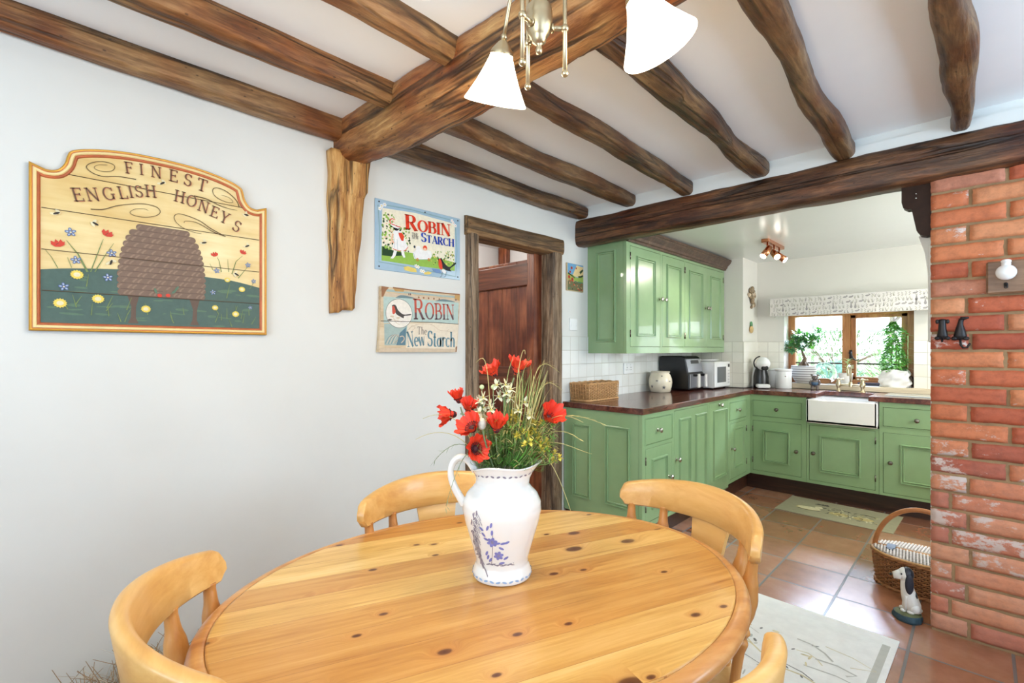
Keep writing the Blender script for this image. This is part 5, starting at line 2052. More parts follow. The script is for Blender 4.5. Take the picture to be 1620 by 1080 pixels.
for k in range(4):
    a = PI / 4 + k * PI / 2
    m = MB()
    pts = [(0.06, 0.20, 0.030), (0.16, 0.165, 0.028), (0.26, 0.10, 0.026), (0.33, 0.045, 0.026), (0.36, 0.026, 0.026)]
    m.tube([(r * math.cos(a), r * math.sin(a), z) for r, z, _q in pts], [q for _r, _z, q in pts], 12)
    m.obj('leg', M_pinee, tb)

# ---------------------------------------------------------------- captain's-style chairs
SAG, HC = 0.135, 0.252
RC = (HC * HC + SAG * SAG) / (2 * SAG)
AH = math.asin(HC / RC)


def arc_pt(t_, off=0.0, back=0.0):
    """t_ in -1..1 along the crest; off moves towards the sitter"""
    a = AH * t_
    return Vector((math.sin(a) * (RC - off), -0.232 + RC - math.cos(a) * (RC - off) - back, 0))


def crest_top(t_):
    z = 0.868 - 0.034 * t_ * t_
    e = max(0.0, (abs(t_) - 0.93) / 0.07)
    return z - 0.026 * (1 - math.sqrt(max(0.0, 1 - e * e)))


def crest_bot(t_):
    z = 0.768 - 0.012 * math.cos(PI * t_) * 0
    e = max(0.0, (abs(t_) - 0.93) / 0.07)
    return z + 0.022 * (e * e * (3 - 2 * e))


def make_chair(label):
    ch = thing('dining_chair', label, 'chair', (0, 0, 0), 0, 'beech dining chairs')
    m = MB()
    N = 64
    rs = []
    for i in range(N + 1):
        t_ = -1 + 2 * i / N
        zt, zb = crest_top(t_), crest_bot(t_)
        th = 0.0135 * (1.0 if abs(t_) < 0.9 else 1.0 - 0.25 * (abs(t_) - 0.9) / 0.1)
        ring = []
        for (o, f) in ((-1, 0.06), (-1, 0.5), (-1, 0.90), (-0.75, 0.97), (-0.3, 1.0), (0.3, 1.0), (0.75, 0.97), (1, 0.90), (1, 0.5), (1, 0.06), (0.6, 0.0), (-0.6, 0.0)):
            z = zb + (zt - zb) * f
            lean = (z - 0.76) * 0.16
            p = arc_pt(t_, th * o, lean)
            ring.append((p.x, p.y, z))
        rs.append(ring)
    m.rings(rs, 0, True)
    o = m.obj('crest_rail', M_beech, ch)
    o.data.set_sharp_from_angle(angle=math.radians(50))
    m = MB()
    out = []
    for i in range(33):
        a = 2 * PI * i / 32
        x = 0.215 * math.copysign(abs(math.cos(a)) ** 0.62, math.cos(a))
        y = 0.02 + 0.205 * math.copysign(abs(math.sin(a)) ** 0.62, math.sin(a))
        out.append((x, y))
    out = out[:-1]
    ring = lambda e, z: [(x * e, 0.02 + (y - 0.02) * e, z) for x, y in out]
    m.rings([ring(0.90, 0.425), ring(0.98, 0.432), ring(1.0, 0.445), ring(0.98, 0.458), ring(0.9, 0.458), ring(0.5, 0.448)], 0, True)
    m.obj('seat', M_beech, ch)

    def turned(mb, p, q, prof):
        p, q = Vector(p), Vector(q)
        n = len(prof)
        ff, rr_ = [], []
        for i in range(n - 1):              # rounded turning profile
            a, b_ = prof[i], prof[i + 1]
            for k_ in range(4):
                u = k_ / 4
                ff.append(a[0] + (b_[0] - a[0]) * u)
                rr_.append(a[1] + (b_[1] - a[1]) * (u * u * (3 - 2 * u)))
        ff.append(prof[-1][0])
        rr_.append(prof[-1][1])
        mb.tube([p + (q - p) * f for f in ff], rr_, 14)

    bob = [(0.0, 0.009), (0.05, 0.011), (0.28, 0.012), (0.36, 0.017), (0.40, 0.012), (0.44, 0.018), (0.48, 0.013), (0.60, 0.021), (0.68, 0.0235), (0.78, 0.020), (0.90, 0.013), (0.96, 0.012), (1.0, 0.014)]
    for t_ in (-0.86, -0.52, 0.52, 0.86):
        top = arc_pt(t_)
        seat = (top.x * 0.86, top.y * 0.80 + 0.005, 0.452)
        m = MB()
        turned(m, seat, (top.x, top.y, 0.775), bob)
        m.obj('spindle', M_beechd, ch)
    m = MB()                                # pierced vase splat
    L_, R_ = [], []
    for i in range(25):
        f = i / 24
        wv = 0.048 + 0.016 * math.cos(2 * PI * f * 1.0) - 0.014 * math.sin(PI * f) ** 2 * math.cos(4 * PI * f)
        L_.append((-wv, f))
        R_.append((wv, f))
    for i in range(24):
        pass
    rs = []
    for i in range(25):
        f = i / 24
        wv = R_[i][0]
        z = 0.452 + (0.775 - 0.452) * f
        y = -0.165 + (-0.235 + 0.165) * f
        rs.append([(-wv, y - 0.006, z), (wv, y - 0.006, z), (wv, y + 0.006, z), (-wv, y + 0.006, z)])
    m.rings(rs, 0, False)
    sp_ = m.obj('splat', M_beech, ch)
    m = MB()
    m.rings([[(0.011 * math.cos(a), -0.200 + y_, 0.615 + 0.016 * math.sin(a)) for a in [2 * PI * k / 20 for k in range(20)]] for y_ in (-0.0076, 0.0090)], 0, True)
    m.obj('pierced_hole', M_dark, sp_, 'dark pierced oval')
    leg = [(0.0, 0.013), (0.05, 0.015), (0.20, 0.017), (0.30, 0.022), (0.33, 0.016), (0.37, 0.024), (0.55, 0.026), (0.70, 0.019), (0.74, 0.024), (0.80, 0.017), (1.0, 0.019)]
    for sx in (-1, 1):
        for sy, yb, yt in ((1, 0.20, 0.16), (-1, -0.17, -0.12)):
            m = MB()
            turned(m, (sx * 0.195, yb, 0.0), (sx * 0.155, yt, 0.435), leg)
            m.obj('leg', M_beechd, ch)
        m = MB()
        turned(m, (sx * 0.178, -0.152, 0.18), (sx * 0.178, 0.188, 0.18), [(0, 0.009), (0.3, 0.012), (0.5, 0.017), (0.7, 0.012), (1, 0.009)])
        m.obj('stretcher', M_beechd, ch)
    m = MB()
    turned(m, (-0.178, 0.018, 0.18), (0.178, 0.018, 0.18), [(0, 0.009), (0.3, 0.012), (0.5, 0.017), (0.7, 0.012), (1, 0.009)])
    m.obj('stretcher', M_beechd, ch)
    return ch


LA = Vector((0.364, 0.931, 0))              # table long axis
SA = Vector((0.931, -0.364, 0))
chair0 = make_chair('honey beech chair at the near left end of the table, lowest at the photo left')


def place(crest, fwd, label=None):
    loc = Vector(crest) + fwd * 0.232
    rz = math.atan2(-fwd.x, fwd.y)
    if label is None:
        chair0.location = loc
        chair0.rotation_euler = (0, 0, rz)
        return chair0
    return dup(chair0, loc, rz, label)


def turn(v, deg):
    a = math.radians(deg)
    return Vector((v.x * math.cos(a) - v.y * math.sin(a), v.x * math.sin(a) + v.y * math.cos(a), 0))


place((-0.97, 0.130, 0), turn(LA, 8))
place((-1.262, 0.945, 0), SA, 'honey beech chair between the table and the white wall, behind the flower jug')
place((-0.560, 1.395, 0), -LA, 'orange-toned beech chair at the far end of the table towards the kitchen')
place((-0.250, 0.540, 0), turn(-SA, -8), 'beech chair at the right side of the table, mostly cut off by the photo bottom')

# ---------------------------------------------------------------- jug of flowers
JC = Vector((-0.793, 0.781, TZ))
jug = thing('flower_jug', 'white china jug painted with blue flowers in the middle of the table', 'jug', JC, YAW)
# local +x is the photo's right, local -y faces the camera
M_jug = plain('jug_china', RGB(236, 232, 226), 0.08, var=0.01, coat=0.6)
JP = [(0.001, 0.0), (0.062, 0.0), (0.067, 0.003), (0.068, 0.012), (0.064, 0.022), (0.060, 0.031), (0.0605, 0.042), (0.066, 0.062), (0.076, 0.095), (0.085, 0.125), (0.0905, 0.152), (0.0895, 0.170), (0.081, 0.188), (0.069, 0.200), (0.062, 0.210), (0.0605, 0.222), (0.063, 0.236), (0.069, 0.248), (0.0725, 0.252)]


def jr(z):
    for (r0, z0_), (r1, z1_) in zip(JP, JP[1:]):
        if z0_ <= z <= z1_ and z1_ > z0_:
            return r0 + (r1 - r0) * (z - z0_) / (z1_ - z0_)
    return JP[-1][0]


def jug_ring(r, z, n=64, dz=0.0):
    out = []
    for j in range(n):
        a = 2 * PI * j / n
        up_ = max(0.0, (z - 0.205) / 0.047)
        spout = math.exp(-((math.atan2(math.sin(a), math.cos(a))) / 0.5) ** 2)
        rr = r + 0.020 * spout * up_ ** 1.5
        zz = z + up_ ** 2 * (0.010 * spout + 0.006 * math.cos(2 * a + 2.6) + 0.004 * math.cos(3 * a))
        out.append((rr * math.cos(a), rr * math.sin(a), zz + dz))
    return out


m = MB()
rs = []
for (r0, z0_), (r1, z1_) in zip(JP, JP[1:]):
    for k in range(3):
        f = k / 3
        rs.append(jug_ring(r0 + (r1 - r0) * f, z0_ + (z1_ - z0_) * f))
rs.append(jug_ring(0.0725, 0.252))
rs.append(jug_ring(0.0715, 0.2545))
rs.append(jug_ring(0.0695, 0.2525))
rs.append(jug_ring(0.064, 0.245))
rs.append(jug_ring(0.057, 0.222))
rs.append(jug_ring(0.060, 0.19))
rs.append(jug_ring(0.080, 0.15))
m.rings(rs, 0, True, False, False)
m.obj('body', M_jug, jug)
m = MB()
hp = [(-0.060, 0, 0.238), (-0.078, 0, 0.262), (-0.100, 0, 0.268), (-0.116, 0, 0.250), (-0.118, 0, 0.225), (-0.109, 0, 0.198), (-0.096, 0, 0.175), (-0.087, 0, 0.160)]
hs = []
for i in range(29):                         # smooth through the points
    f = i / 28 * (len(hp) - 1)
    k = min(int(f), len(hp) - 2)
    p0, p1, p2, p3 = [Vector(hp[max(0, min(len(hp) - 1, q))]) for q in (k - 1, k, k + 1, k + 2)]
    u = f - k
    hs.append(0.5 * ((2 * p1) + (p2 - p0) * u + (2 * p0 - 5 * p1 + 4 * p2 - p3) * u * u + (3 * p1 - p0 - 3 * p2 + p3) * u ** 3))
m.tube(hs, [0.0072 + 0.0032 * abs(2 * i / 28 - 1) for i in range(29)], 12)
m.obj('handle', M_jug, jug)
M_blue = plain('blue_transfer', RGB(126, 128, 190), 0.2, var=0.25, vs=60)
M_slate = plain('grey_transfer', RGB(142, 134, 146), 0.2, var=0.25, vs=60)
M_sky = plain('pale_blue_transfer', RGB(150, 178, 214), 0.2, var=0.2, vs=60)
m = MB()


def jp(u, z):
    """u metres round from the front towards the photo's right"""
    r = jr(z) + 0.0005
    a = -PI / 2 + u / max(jr(z), 0.06)
    return (r * math.cos(a), r * math.sin(a), z)


def jell(u, z, ru, rz_, mat, rot=0.0, n=10):
    vs = [jp(u, z)]
    for i in range(n):
        a = 2 * PI * i / n
        x, y = ru * math.cos(a), rz_ * math.sin(a)
        vs.append(jp(u + x * math.cos(rot) - y * math.sin(rot), z + x * math.sin(rot) + y * math.cos(rot)))
    m.add(vs, [(0, i + 1, (i + 1) % n + 1) for i in range(n)], mat, True)


def jline(pts, w_, mat):
    vs = []
    for i, (u, z) in enumerate(pts):
        a, b_ = pts[max(i - 1, 0)], pts[min(i + 1, len(pts) - 1)]
        du, dz = b_[0] - a[0], b_[1] - a[1]
        L = math.hypot(du, dz) or 1
        vs += [jp(u - dz / L * w_ / 2, z + du / L * w_ / 2), jp(u + dz / L * w_ / 2, z - du / L * w_ / 2)]
    m.add(vs, [(2 * i, 2 * i + 1, 2 * i + 3, 2 * i + 2) for i in range(len(pts) - 1)], mat, True)


random.seed(3)
jline([(-0.022, 0.045), (-0.020, 0.075), (-0.018, 0.10), (-0.020, 0.13)], 0.0012, 1)
for (u, z, s) in ((-0.020, 0.102, 0.011), (-0.006, 0.070, 0.010)):
    for k in range(6):
        a = k * PI / 3 + 0.3
        jell(u + s * 0.6 * math.cos(a), z + s * 0.6 * math.sin(a), s * 0.52, s * 0.36, 0, a)
    jell(u, z, s * 0.3, s * 0.3, 1)
for (u, z, rot) in ((-0.045, 0.131, -0.6), (-0.030, 0.135, 1.2), (-0.022, 0.142, 1.3), (-0.040, 0.118, -0.8), (-0.020, 0.125, 1.5), (0.004, 0.100, 0.3), (0.012, 0.102, 0.4), (0.000, 0.088, -0.5), (-0.033, 0.073, 1.2), (-0.030, 0.064, 1.3), (0.010, 0.064, 0.6), (0.001, 0.052, 0.2), (-0.034, 0.108, -0.4), (-0.008, 0.10, 0.2), (-0.024, 0.058, 1.0)):
    jell(u, z, 0.0065, 0.0028, 0, rot)
jline([(-0.045, 0.044), (-0.025, 0.047), (0.0, 0.045), (0.028, 0.050)], 0.0016, 1)
for k in range(10):
    u = -0.03 + 0.006 * k
    jell(u, 0.046 + 0.001 * (k % 3), 0.006, 0.0014, 1, 0.3 * (-1) ** k)
jline([(-0.055, 0.165), (-0.068, 0.14), (-0.073, 0.11), (-0.066, 0.075), (-0.052, 0.045), (-0.044, 0.032)], 0.0022, 1)
for k in range(26):
    f = k / 25
    z = 0.165 - 0.125 * f
    u = -0.058 - 0.016 * math.sin(PI * f) + 0.010 * f
    L = random.uniform(0.012, 0.026)
    jline([(u, z), (u + L * 0.5, z - L * 0.5), (u + L * 0.8, z - L)], 0.0016, 1)
    jell(u + random.uniform(-0.008, 0.008), z + random.uniform(-0.004, 0.004), 0.006, 0.0022, 1, random.uniform(0.4, 2.2))
for k in range(30):                         # band at the foot and under the rim
    a = k * 2 * PI / 30
    for (z, mat_, s) in ((0.011, 2, 0.0052), (0.236, 1, 0.0046)):
        r = (0.0683 if z < 0.1 else jug_ring(jr(z), z, 30)[k][0] / (math.cos(a) or 1e-6) if abs(math.cos(a)) > 0.2 else jr(z)) + 0.0006
        rr = (0.0683 + 0.0004) if z < 0.1 else None
        vs = []
        for i in range(8):
            q = 2 * PI * i / 8
            da, dz = s * math.cos(q) / 0.068, s * 0.45 * math.sin(q) + 0.0012 * math.cos(q) * (-1) ** k
            if rr:
                vs.append((rr * math.cos(a + da), rr * math.sin(a + da), z + dz))
            else:
                aa = a + da
                up_ = max(0.0, (z + dz - 0.205) / 0.047)
                spo = math.exp(-((math.atan2(math.sin(aa), math.cos(aa))) / 0.5) ** 2)
                r2 = jr(z + dz) + 0.020 * spo * up_ ** 1.5 + 0.0006
                vs.append((r2 * math.cos(aa), r2 * math.sin(aa), z + dz + up_ ** 2 * (0.010 * spo + 0.006 * math.cos(2 * aa + 2.6) + 0.004 * math.cos(3 * aa))))
        m.add(vs, [list(range(8))], mat_, True)
m.obj('painted_flowers', [M_blue, M_slate, M_sky], jug, 'blue and grey painted flower sprays', recalc=False)

# flowers, in the jug's own frame: x right, y away from the camera, z up from the table
JM = Matrix.Translation(JC) @ Matrix.Rotation(YAW, 4, 'Z')
JD = 1.113
PXM = JD / 762.0


def fp(px, py, dy=0.0):
    k = PXM * (JD + dy) / JD
    return Vector(((px - 796) * k, dy, (552.2 - py) * k + EYE - TZ))


M_poppy = plain('poppy_petal', RGB(222, 56, 26), 0.55, var=0.18, vs=30, sss=0.15)
M_poppyd = plain('poppy_heart', RGB(70, 26, 30), 0.7, var=0.2)
M_stemg = plain('grey_green_stem', RGB(128, 146, 104), 0.6, var=0.15)
M_grassg = plain('grass_green', RGB(112, 138, 70), 0.6, var=0.35, vs=12)
M_grassb = plain('fresh_grass', RGB(100, 162, 62), 0.6, var=0.25, vs=12)
M_straw = plain('straw_stalk', RGB(196, 184, 118), 0.65, var=0.2, vs=20)
M_wpet = plain('cream_petal', RGB(238, 234, 204), 0.6, var=0.06)
M_ypet = plain('yellow_petal', RGB(226, 206, 84), 0.6, var=0.15)
M_bud = plain('furry_bud', RGB(206, 208, 196), 0.9, var=0.1, bmp=0.4, bs=200)


def root_pt(p):
    a = random.uniform(0, 2 * PI)
    return Vector((p.x * 0.18 + 0.02 * math.cos(a), p.y * 0.18 + 0.02 * math.sin(a), 0.12))


def stem_curve(p, d, n=7):
    """from inside the jug through its mouth to p, arriving along d"""
    q = root_pt(p)
    mth_ = Vector((max(-0.048, min(0.052, p.x * 0.45)), max(-0.045, min(0.045, p.y * 0.5)), 0.255))
    c1 = p - d * (p - mth_).length * 0.35
    pts = [q, (q + mth_) / 2, mth_]
    for i in range(1, n + 1):
        f = i / n
        pts.append(mth_ * (1 - f) ** 2 + c1 * 2 * f * (1 - f) + p * f * f)
    return pts


def flower(name, label, group):
    t = thing(name, label, 'flower', JC, YAW, group)
    return t


def poppy(px, py, dy, d, s, label, openv=0.7, seed=0):
    random.seed(100 + seed)
    p = fp(px, py, dy)
    d = Vector(d).normalized()
    t = flower('poppy', label, 'red poppies in the jug')
    m = MB()
    m.tube(stem_curve(p - d * 0.012, d), 0.0017, 6)
    m.obj('stem', M_stemg, t)
    a0 = d.cross(Vector((0.3, 0.2, 1))).normalized()
    b0 = d.cross(a0)
    for k in range(5):
        m = MB()
        aa = k * 2 * PI / 5 + random.uniform(-0.15, 0.15)
        wv = random.uniform(0.85, 1.1)

        def pet(u, v, aa=aa, k=k, wv=wv):
            ang = aa + (v - 0.5) * 1.75 * wv * (0.35 + 0.65 * math.sin(PI * min(1, u * 0.5 + 0.12)))
            r = s * (0.10 + 0.95 * u * (0.25 + 0.75 * openv)) * (1 - 0.10 * (2 * v - 1) ** 2 * u)
            h = s * (0.08 + 1.05 * u ** 0.85 * (1.08 - openv) * 1.3) * (1 - 0.25 * (2 * v - 1) ** 2 * u)
            h += s * 0.07 * u * u * math.sin(v * 17 + k * 2 + seed) + s * 0.05 * u * math.sin(v * 29 + k)
            r += s * 0.06 * u * math.sin(v * 13 + k * 3 + seed) + 0.0012 * (k % 2)
            return p + (a0 * math.cos(ang) + b0 * math.sin(ang)) * r + d * (h - s * 0.15)

        m.grid(pet, 7, 16)
        m.obj('petal', M_poppy, t)
    m = MB()
    m.ball(p + d * s * 0.10, s * 0.20, 0, 10, 8)
    for k in range(18):
        a = k * 2 * PI / 18
        q = p + (a0 * math.cos(a) + b0 * math.sin(a)) * s * 0.32 + d * s * 0.30
        m.tube([p + d * s * 0.05, q], 0.0006, 4)
        m.ball(q, 0.0014, 0, 6, 4)
    m.obj('seed_head', M_poppyd, t, 'dark poppy heart')
    return t


poppy(817, 590, 0.03, (0.35, -0.15, 1), 0.0429, 'red poppy at the very top right of the bunch', 0.41, 1)
poppy(785, 593, 0.03, (-0.55, -0.2, 0.85), 0.0381, 'red poppy at the very top left of the bunch', 0.47, 2)
poppy(722, 655, 0.0, (-0.95, -0.25, -0.05), 0.0405, 'red poppy furthest left, its bell facing the honey sign', 0.36, 3)
poppy(728, 636, 0.02, (-0.25, -0.1, 1.0), 0.0310, 'red poppy standing upright just above the leftmost bell', 0.30, 4)
poppy(742, 650, 0.0, (0.15, -0.4, 0.7), 0.0333, 'red poppy between the leftmost bells and the white furry bud', 0.36, 5)
poppy(752, 680, -0.045, (-0.55, -0.55, 0.75), 0.0441, 'red poppy directly left of the white furry bud', 0.53, 6)
poppy(752, 710, -0.05, (0.55, -0.75, 0.25), 0.0405, 'lowest red poppy, hanging just above the jug handle side rim', 0.57, 7)
poppy(788, 682, -0.055, (0.05, -0.35, 0.95), 0.0405, 'red cup-shaped poppy in the middle front of the bunch', 0.31, 8)
poppy(866, 664, -0.01, (0.45, -0.65, 0.6), 0.0476, 'large red poppy furthest right in the bunch', 0.39, 9)
random.seed(40)
t = flower('poppy_bud', 'white furry round bud in the middle left of the bunch', None)
p = fp(765, 670, -0.06)
m = MB()
m.tube(stem_curve(p, Vector((-0.1, 0, 1))), 0.0018, 6)
m.obj('stem', M_stemg, t)
m = MB()
m.ball(p, 0.0115, 0, 16, 12, sc=(0.9, 0.9, 1.15))
m.obj('bud', M_bud, t)

WL = ['cream blossom spray tallest in the bunch, below the two top poppies', 'cream blossom spray left of centre, above the white furry bud', 'cream blossom spray at right, among the upright grass blades',
      'cream blossom spray just behind the white furry bud']
for k, (px, py, dy, n_) in enumerate(((799, 620, 0.0, 6), (764, 637, 0.0, 5), (833, 647, 0.0, 4), (772, 660, -0.03, 4))):
    t = flower('white_blossom', WL[k], 'cream blossom sprays')
    c = fp(px, py, dy)
    m = MB()
    m.tube(stem_curve(c, Vector((0, 0, 1))), 0.0014, 6)
    heads = []
    for i in range(n_):
        h = c + Vector((random.uniform(-0.018, 0.018), random.uniform(-0.012, 0.012), random.uniform(-0.014, 0.018)))
        heads.append(h)
        m.tube([c - Vector((0, 0, 0.02)), h], 0.0008, 5)
    m.obj('stem', M_stemg, t)
    for h in heads:
        m = MB()
        dd = (Vector((random.uniform(-0.5, 0.5), -0.8, random.uniform(-0.1, 0.6)))).normalized()
        a0 = dd.cross(Vector((0, 0, 1))).normalized()
        b0 = dd.cross(a0)
        for q in range(6):
            a = q * PI / 3
            leaf(m, h, (a0 * math.cos(a) + b0 * math.sin(a)) + dd * 0.35, 0.016, 0.010, 0, -0.2)
        m.ball(h + dd * 0.001, 0.0025, 1, 8, 6)
        m.obj('blossom', [M_wpet, M_ypet], t)
for k, (px, py, lab) in enumerate(((764, 612, 'small green bud on a thin stem, left of the tall cream blossom'), (782, 612, 'small green bud on a thin stem, just below the top left poppy'))):
    t = flower('flower_bud', lab, None)
    p = fp(px, py, 0.0)
    m = MB()
    m.tube(stem_curve(p, Vector((0, 0, 1))), 0.0011, 6)
    m.obj('stem', M_stemg, t)
    m = MB()
    m.ball(p, 0.0055, 0, 10, 8)
    m.obj('bud', M_leafp, t)
YL = ['yellow flower cluster at centre right of the bunch, nearest the camera', 'yellow flower cluster between the centre and the large right poppy', 'yellow flower cluster below the large right poppy',
      'small yellow flower drooping lowest at the right over the door post', 'yellow flower cluster high behind the middle front poppy', 'yellow flower cluster touching the stem of the large right poppy']
for k, (px, py, dy, n_) in enumerate(((831, 692, -0.05, 7), (845, 690, -0.03, 7), (868, 702, -0.03, 7), (882, 721, -0.02, 3), (816, 662, 0.0, 7), (851, 676, 0.0, 7))):
    t = flower('yellow_flower', YL[k], 'yellow wild flowers')
    c = fp(px, py, dy)
    m = MB()
    m.tube(stem_curve(c, Vector((0.1, 0, 1))), 0.0012, 6)
    heads = []
    for i in range(n_):
        h = c + Vector((random.uniform(-0.016, 0.016), random.uniform(-0.012, 0.012), random.uniform(-0.014, 0.014)))
        heads.append(h)
        m.tube([c - Vector((0, 0, 0.016)), h], 0.0007, 5)
    m.obj('stem', M_grassg, t)
    for h in heads:
        m = MB()
        dd = (Vector((random.uniform(-0.6, 0.6), -0.7, random.uniform(-0.1, 0.8)))).normalized()
        a0 = dd.cross(Vector((0, 0, 1))).normalized()
        b0 = dd.cross(a0)
        for q in range(5):
            a = q * 2 * PI / 5
            leaf(m, h, (a0 * math.cos(a) + b0 * math.sin(a)) + dd * 0.4, 0.0105, 0.008, 0, -0.2, n=2)
        m.obj('blossom', M_ypet, t)
# uncountable grass and foliage filling the mouth of the jug
m = MB()
random.seed(50)
for i in range(620):
    f = random.random()
    if i < 340:                             # short fresh grass, right front
        px, py, dy = random.uniform(745, 866), random.uniform(690, 742), random.uniform(-0.06, 0.05)
        mat_ = 1 if px > 800 and random.random() < 0.7 else 0
    elif i < 520:
        px, py, dy = random.uniform(765, 860), random.uniform(640, 715), random.uniform(-0.04, 0.05)
        mat_ = 0
    else:                                   # tall blades at the upper right
        px, py, dy = random.uniform(800, 875), random.uniform(562, 660), random.uniform(-0.02, 0.05)
        mat_ = random.choice((0, 2))
    p = fp(px, py, dy)
    sc_ = stem_curve(p, Vector((p.x * 4 + random.uniform(-0.4, 0.4), random.uniform(-0.4, 0.4), 1)).normalized(), 6)[2:]
    n = len(sc_)
    vs = []
    a = Vector((random.uniform(-1, 1), random.uniform(-0.6, 0.6), 0)).normalized()
    for q, c in enumerate(sc_):
        ww = 0.0017 * (1 - 0.85 * q / (n - 1))
        vs += [c - a * ww, c + a * ww]
    m.add(vs, [(2 * q, 2 * q + 1, 2 * q + 3, 2 * q + 2) for q in range(n - 1)], mat_, True)
for i in range(1500):                        # feathery side leaves
    px, py, dy = random.uniform(755, 880), random.uniform(668, 735), random.uniform(-0.06, 0.05)
    p = fp(px, py, dy)
    leaf(m, p, (random.uniform(-1, 1), random.uniform(-0.8, 0.3), random.uniform(-0.2, 1)), random.uniform(0.010, 0.022), 0.0036, random.choice((0, 0, 1, 2)), 0.3, n=2)
o = m.obj('grass_foliage', [M_grassg, M_grassb, M_straw], recalc=False)
o.matrix_world = JM
tag(o, 'dense green grass and feathery foliage filling the mouth of the jug', 'grass', None, 'stuff')
# single arching stalks
ST = [((905, 655), (950, 668), 0.9, 'ears', 'straw oat stalk reaching furthest right across the green cabinet, higher one'), ((890, 690), (915, 692), 0.6, 'ears', 'straw oat stalk arching right, in the middle of the right-hand stalks'), ((900, 720), (938, 718), -0.7, None, 'bare straw stalk bending down at the right towards the cabinet end'),
      ((895, 655), (925, 668), -0.3, None, 'thin straw stalk just under the right-hand poppy'),
      ((890, 760), (905, 808), -2.0, None, 'long straw stalk drooping at the right nearly to the table'),
      ((700, 690), (671, 662), 0.5, None, 'straight dark grass stalk pointing up left over the white wall'), ((690, 710), (660, 695), -0.5, None, 'faint grass stalk arching left, higher of the two pale ones'), ((700, 740), (690, 728), -0.6, 'twigs', 'branched grey-green sprig above the jug handle, pointing left'),
      ((715, 770), (708, 800), -2.0, 'twigs', 'grey-green sprig drooping down beside the jug handle'), ((860, 600), (878, 582), 1.2, 'ears', 'straw oat stalk leaning right in front of the door frame'), ((870, 612), (884, 612), 0.3, 'ears', 'straw oat stalk bending level over the door frame'),
      ((770, 600), (755, 573), 1.0, None, 'thin straw stalk standing up left in front of the dark door'), ((834, 590), (833, 560), 3.0, None, 'tallest straight grass blade right of the top poppies')]
for k, (mid, end, sl, extra, lab) in enumerate(ST):
    random.seed(200 + k)
    t = thing('grass_stalk', lab, 'grass stalk', JC, YAW, 'arching grass stalks')
    e = fp(end[0], end[1], random.uniform(-0.05, 0.02))
    mid_ = fp(mid[0], mid[1], -0.02)
    mo = Vector((max(-0.05, min(0.056, e.x * 0.4)), -0.01, 0.256))
    apex = max(mid_.z, e.z, 0.33)
    c1 = Vector((mo.x + (mid_.x - mo.x) * 0.4, -0.01, mo.z + (apex - mo.z) * 1.15))
    pts = [Vector((mo.x * 0.4, 0, 0.13)), mo]
    for i in range(1, 11):
        f = i / 10
        c2 = Vector((mid_.x, -0.02, max(mid_.z, e.z + 0.02)))
        pts.append(mo * (1 - f) ** 3 + c1 * 3 * f * (1 - f) ** 2 + c2 * 3 * f * f * (1 - f) + e * f ** 3)
    m = MB()
    m.tube(pts, [0.0011 - 0.0006 * i / (len(pts) - 1) for i in range(len(pts))], 5)
    m.obj('stalk', M_straw if extra != 'twigs' else M_stemg, t)
    if extra:
        m = MB()
        for i in range(5, 12):
            d = (pts[min(i + 1, 11)] - pts[i - 1]).normalized()
            for q in range(3 if extra == 'ears' else 2):
                v = (d + Vector((random.uniform(-0.35, 0.35), random.uniform(-0.3, 0.3), random.uniform(-0.4, 0.5))) * (0.7 if extra == 'ears' else 1.8)).normalized()
                leaf(m, pts[i] + d * 0.004 * q, v, 0.012 if extra == 'ears' else 0.016, 0.0026 if extra == 'ears' else 0.0016, 0, 0.1, n=2)
        m.obj('seed_spray' if extra == 'ears' else 'twig_spray', M_straw if extra == 'ears' else M_stemg, t)['kind'] = 'stuff'

# ---------------------------------------------------------------- ceiling lamp
PA = Vector((-0.672, 0.772, 1.893))         # finial tip
lamp = thing('pendant_lamp', 'antique brass three-arm ceiling lamp with lit white glass shades', 'ceiling light', (PA.x, PA.y, PA.z))
m = MB()
m.lathe([(0.001, 0.0), (0.006, 0.002), (0.0075, 0.010), (0.005, 0.018), (0.009, 0.022), (0.014, 0.026), (0.016, 0.034), (0.018, 0.037), (0.024, 0.046), (0.0275, 0.060), (0.0285, 0.075), (0.0275, 0.079), (0.0285, 0.082), (0.027, 0.098), (0.018, 0.108), (0.012, 0.112), (0.016, 0.118), (0.018, 0.128), (0.012, 0.138), (0.007, 0.142), (0.007, 0.36), (0.02, 0.365), (0.045, 0.38), (0.052, 0.402)], 28)
m.obj('body', M_brass, lamp)
M_shade, nt, b = newmat('opal_glass_lit')
b.inputs['Base Color'].default_value = (0.95, 0.93, 0.88, 1)
b.inputs['Roughness'].default_value = 0.25
b.inputs['Emission Color'].default_value = (1.0, 0.91, 0.74, 1)
b.inputs['Emission Strength'].default_value = 3.6
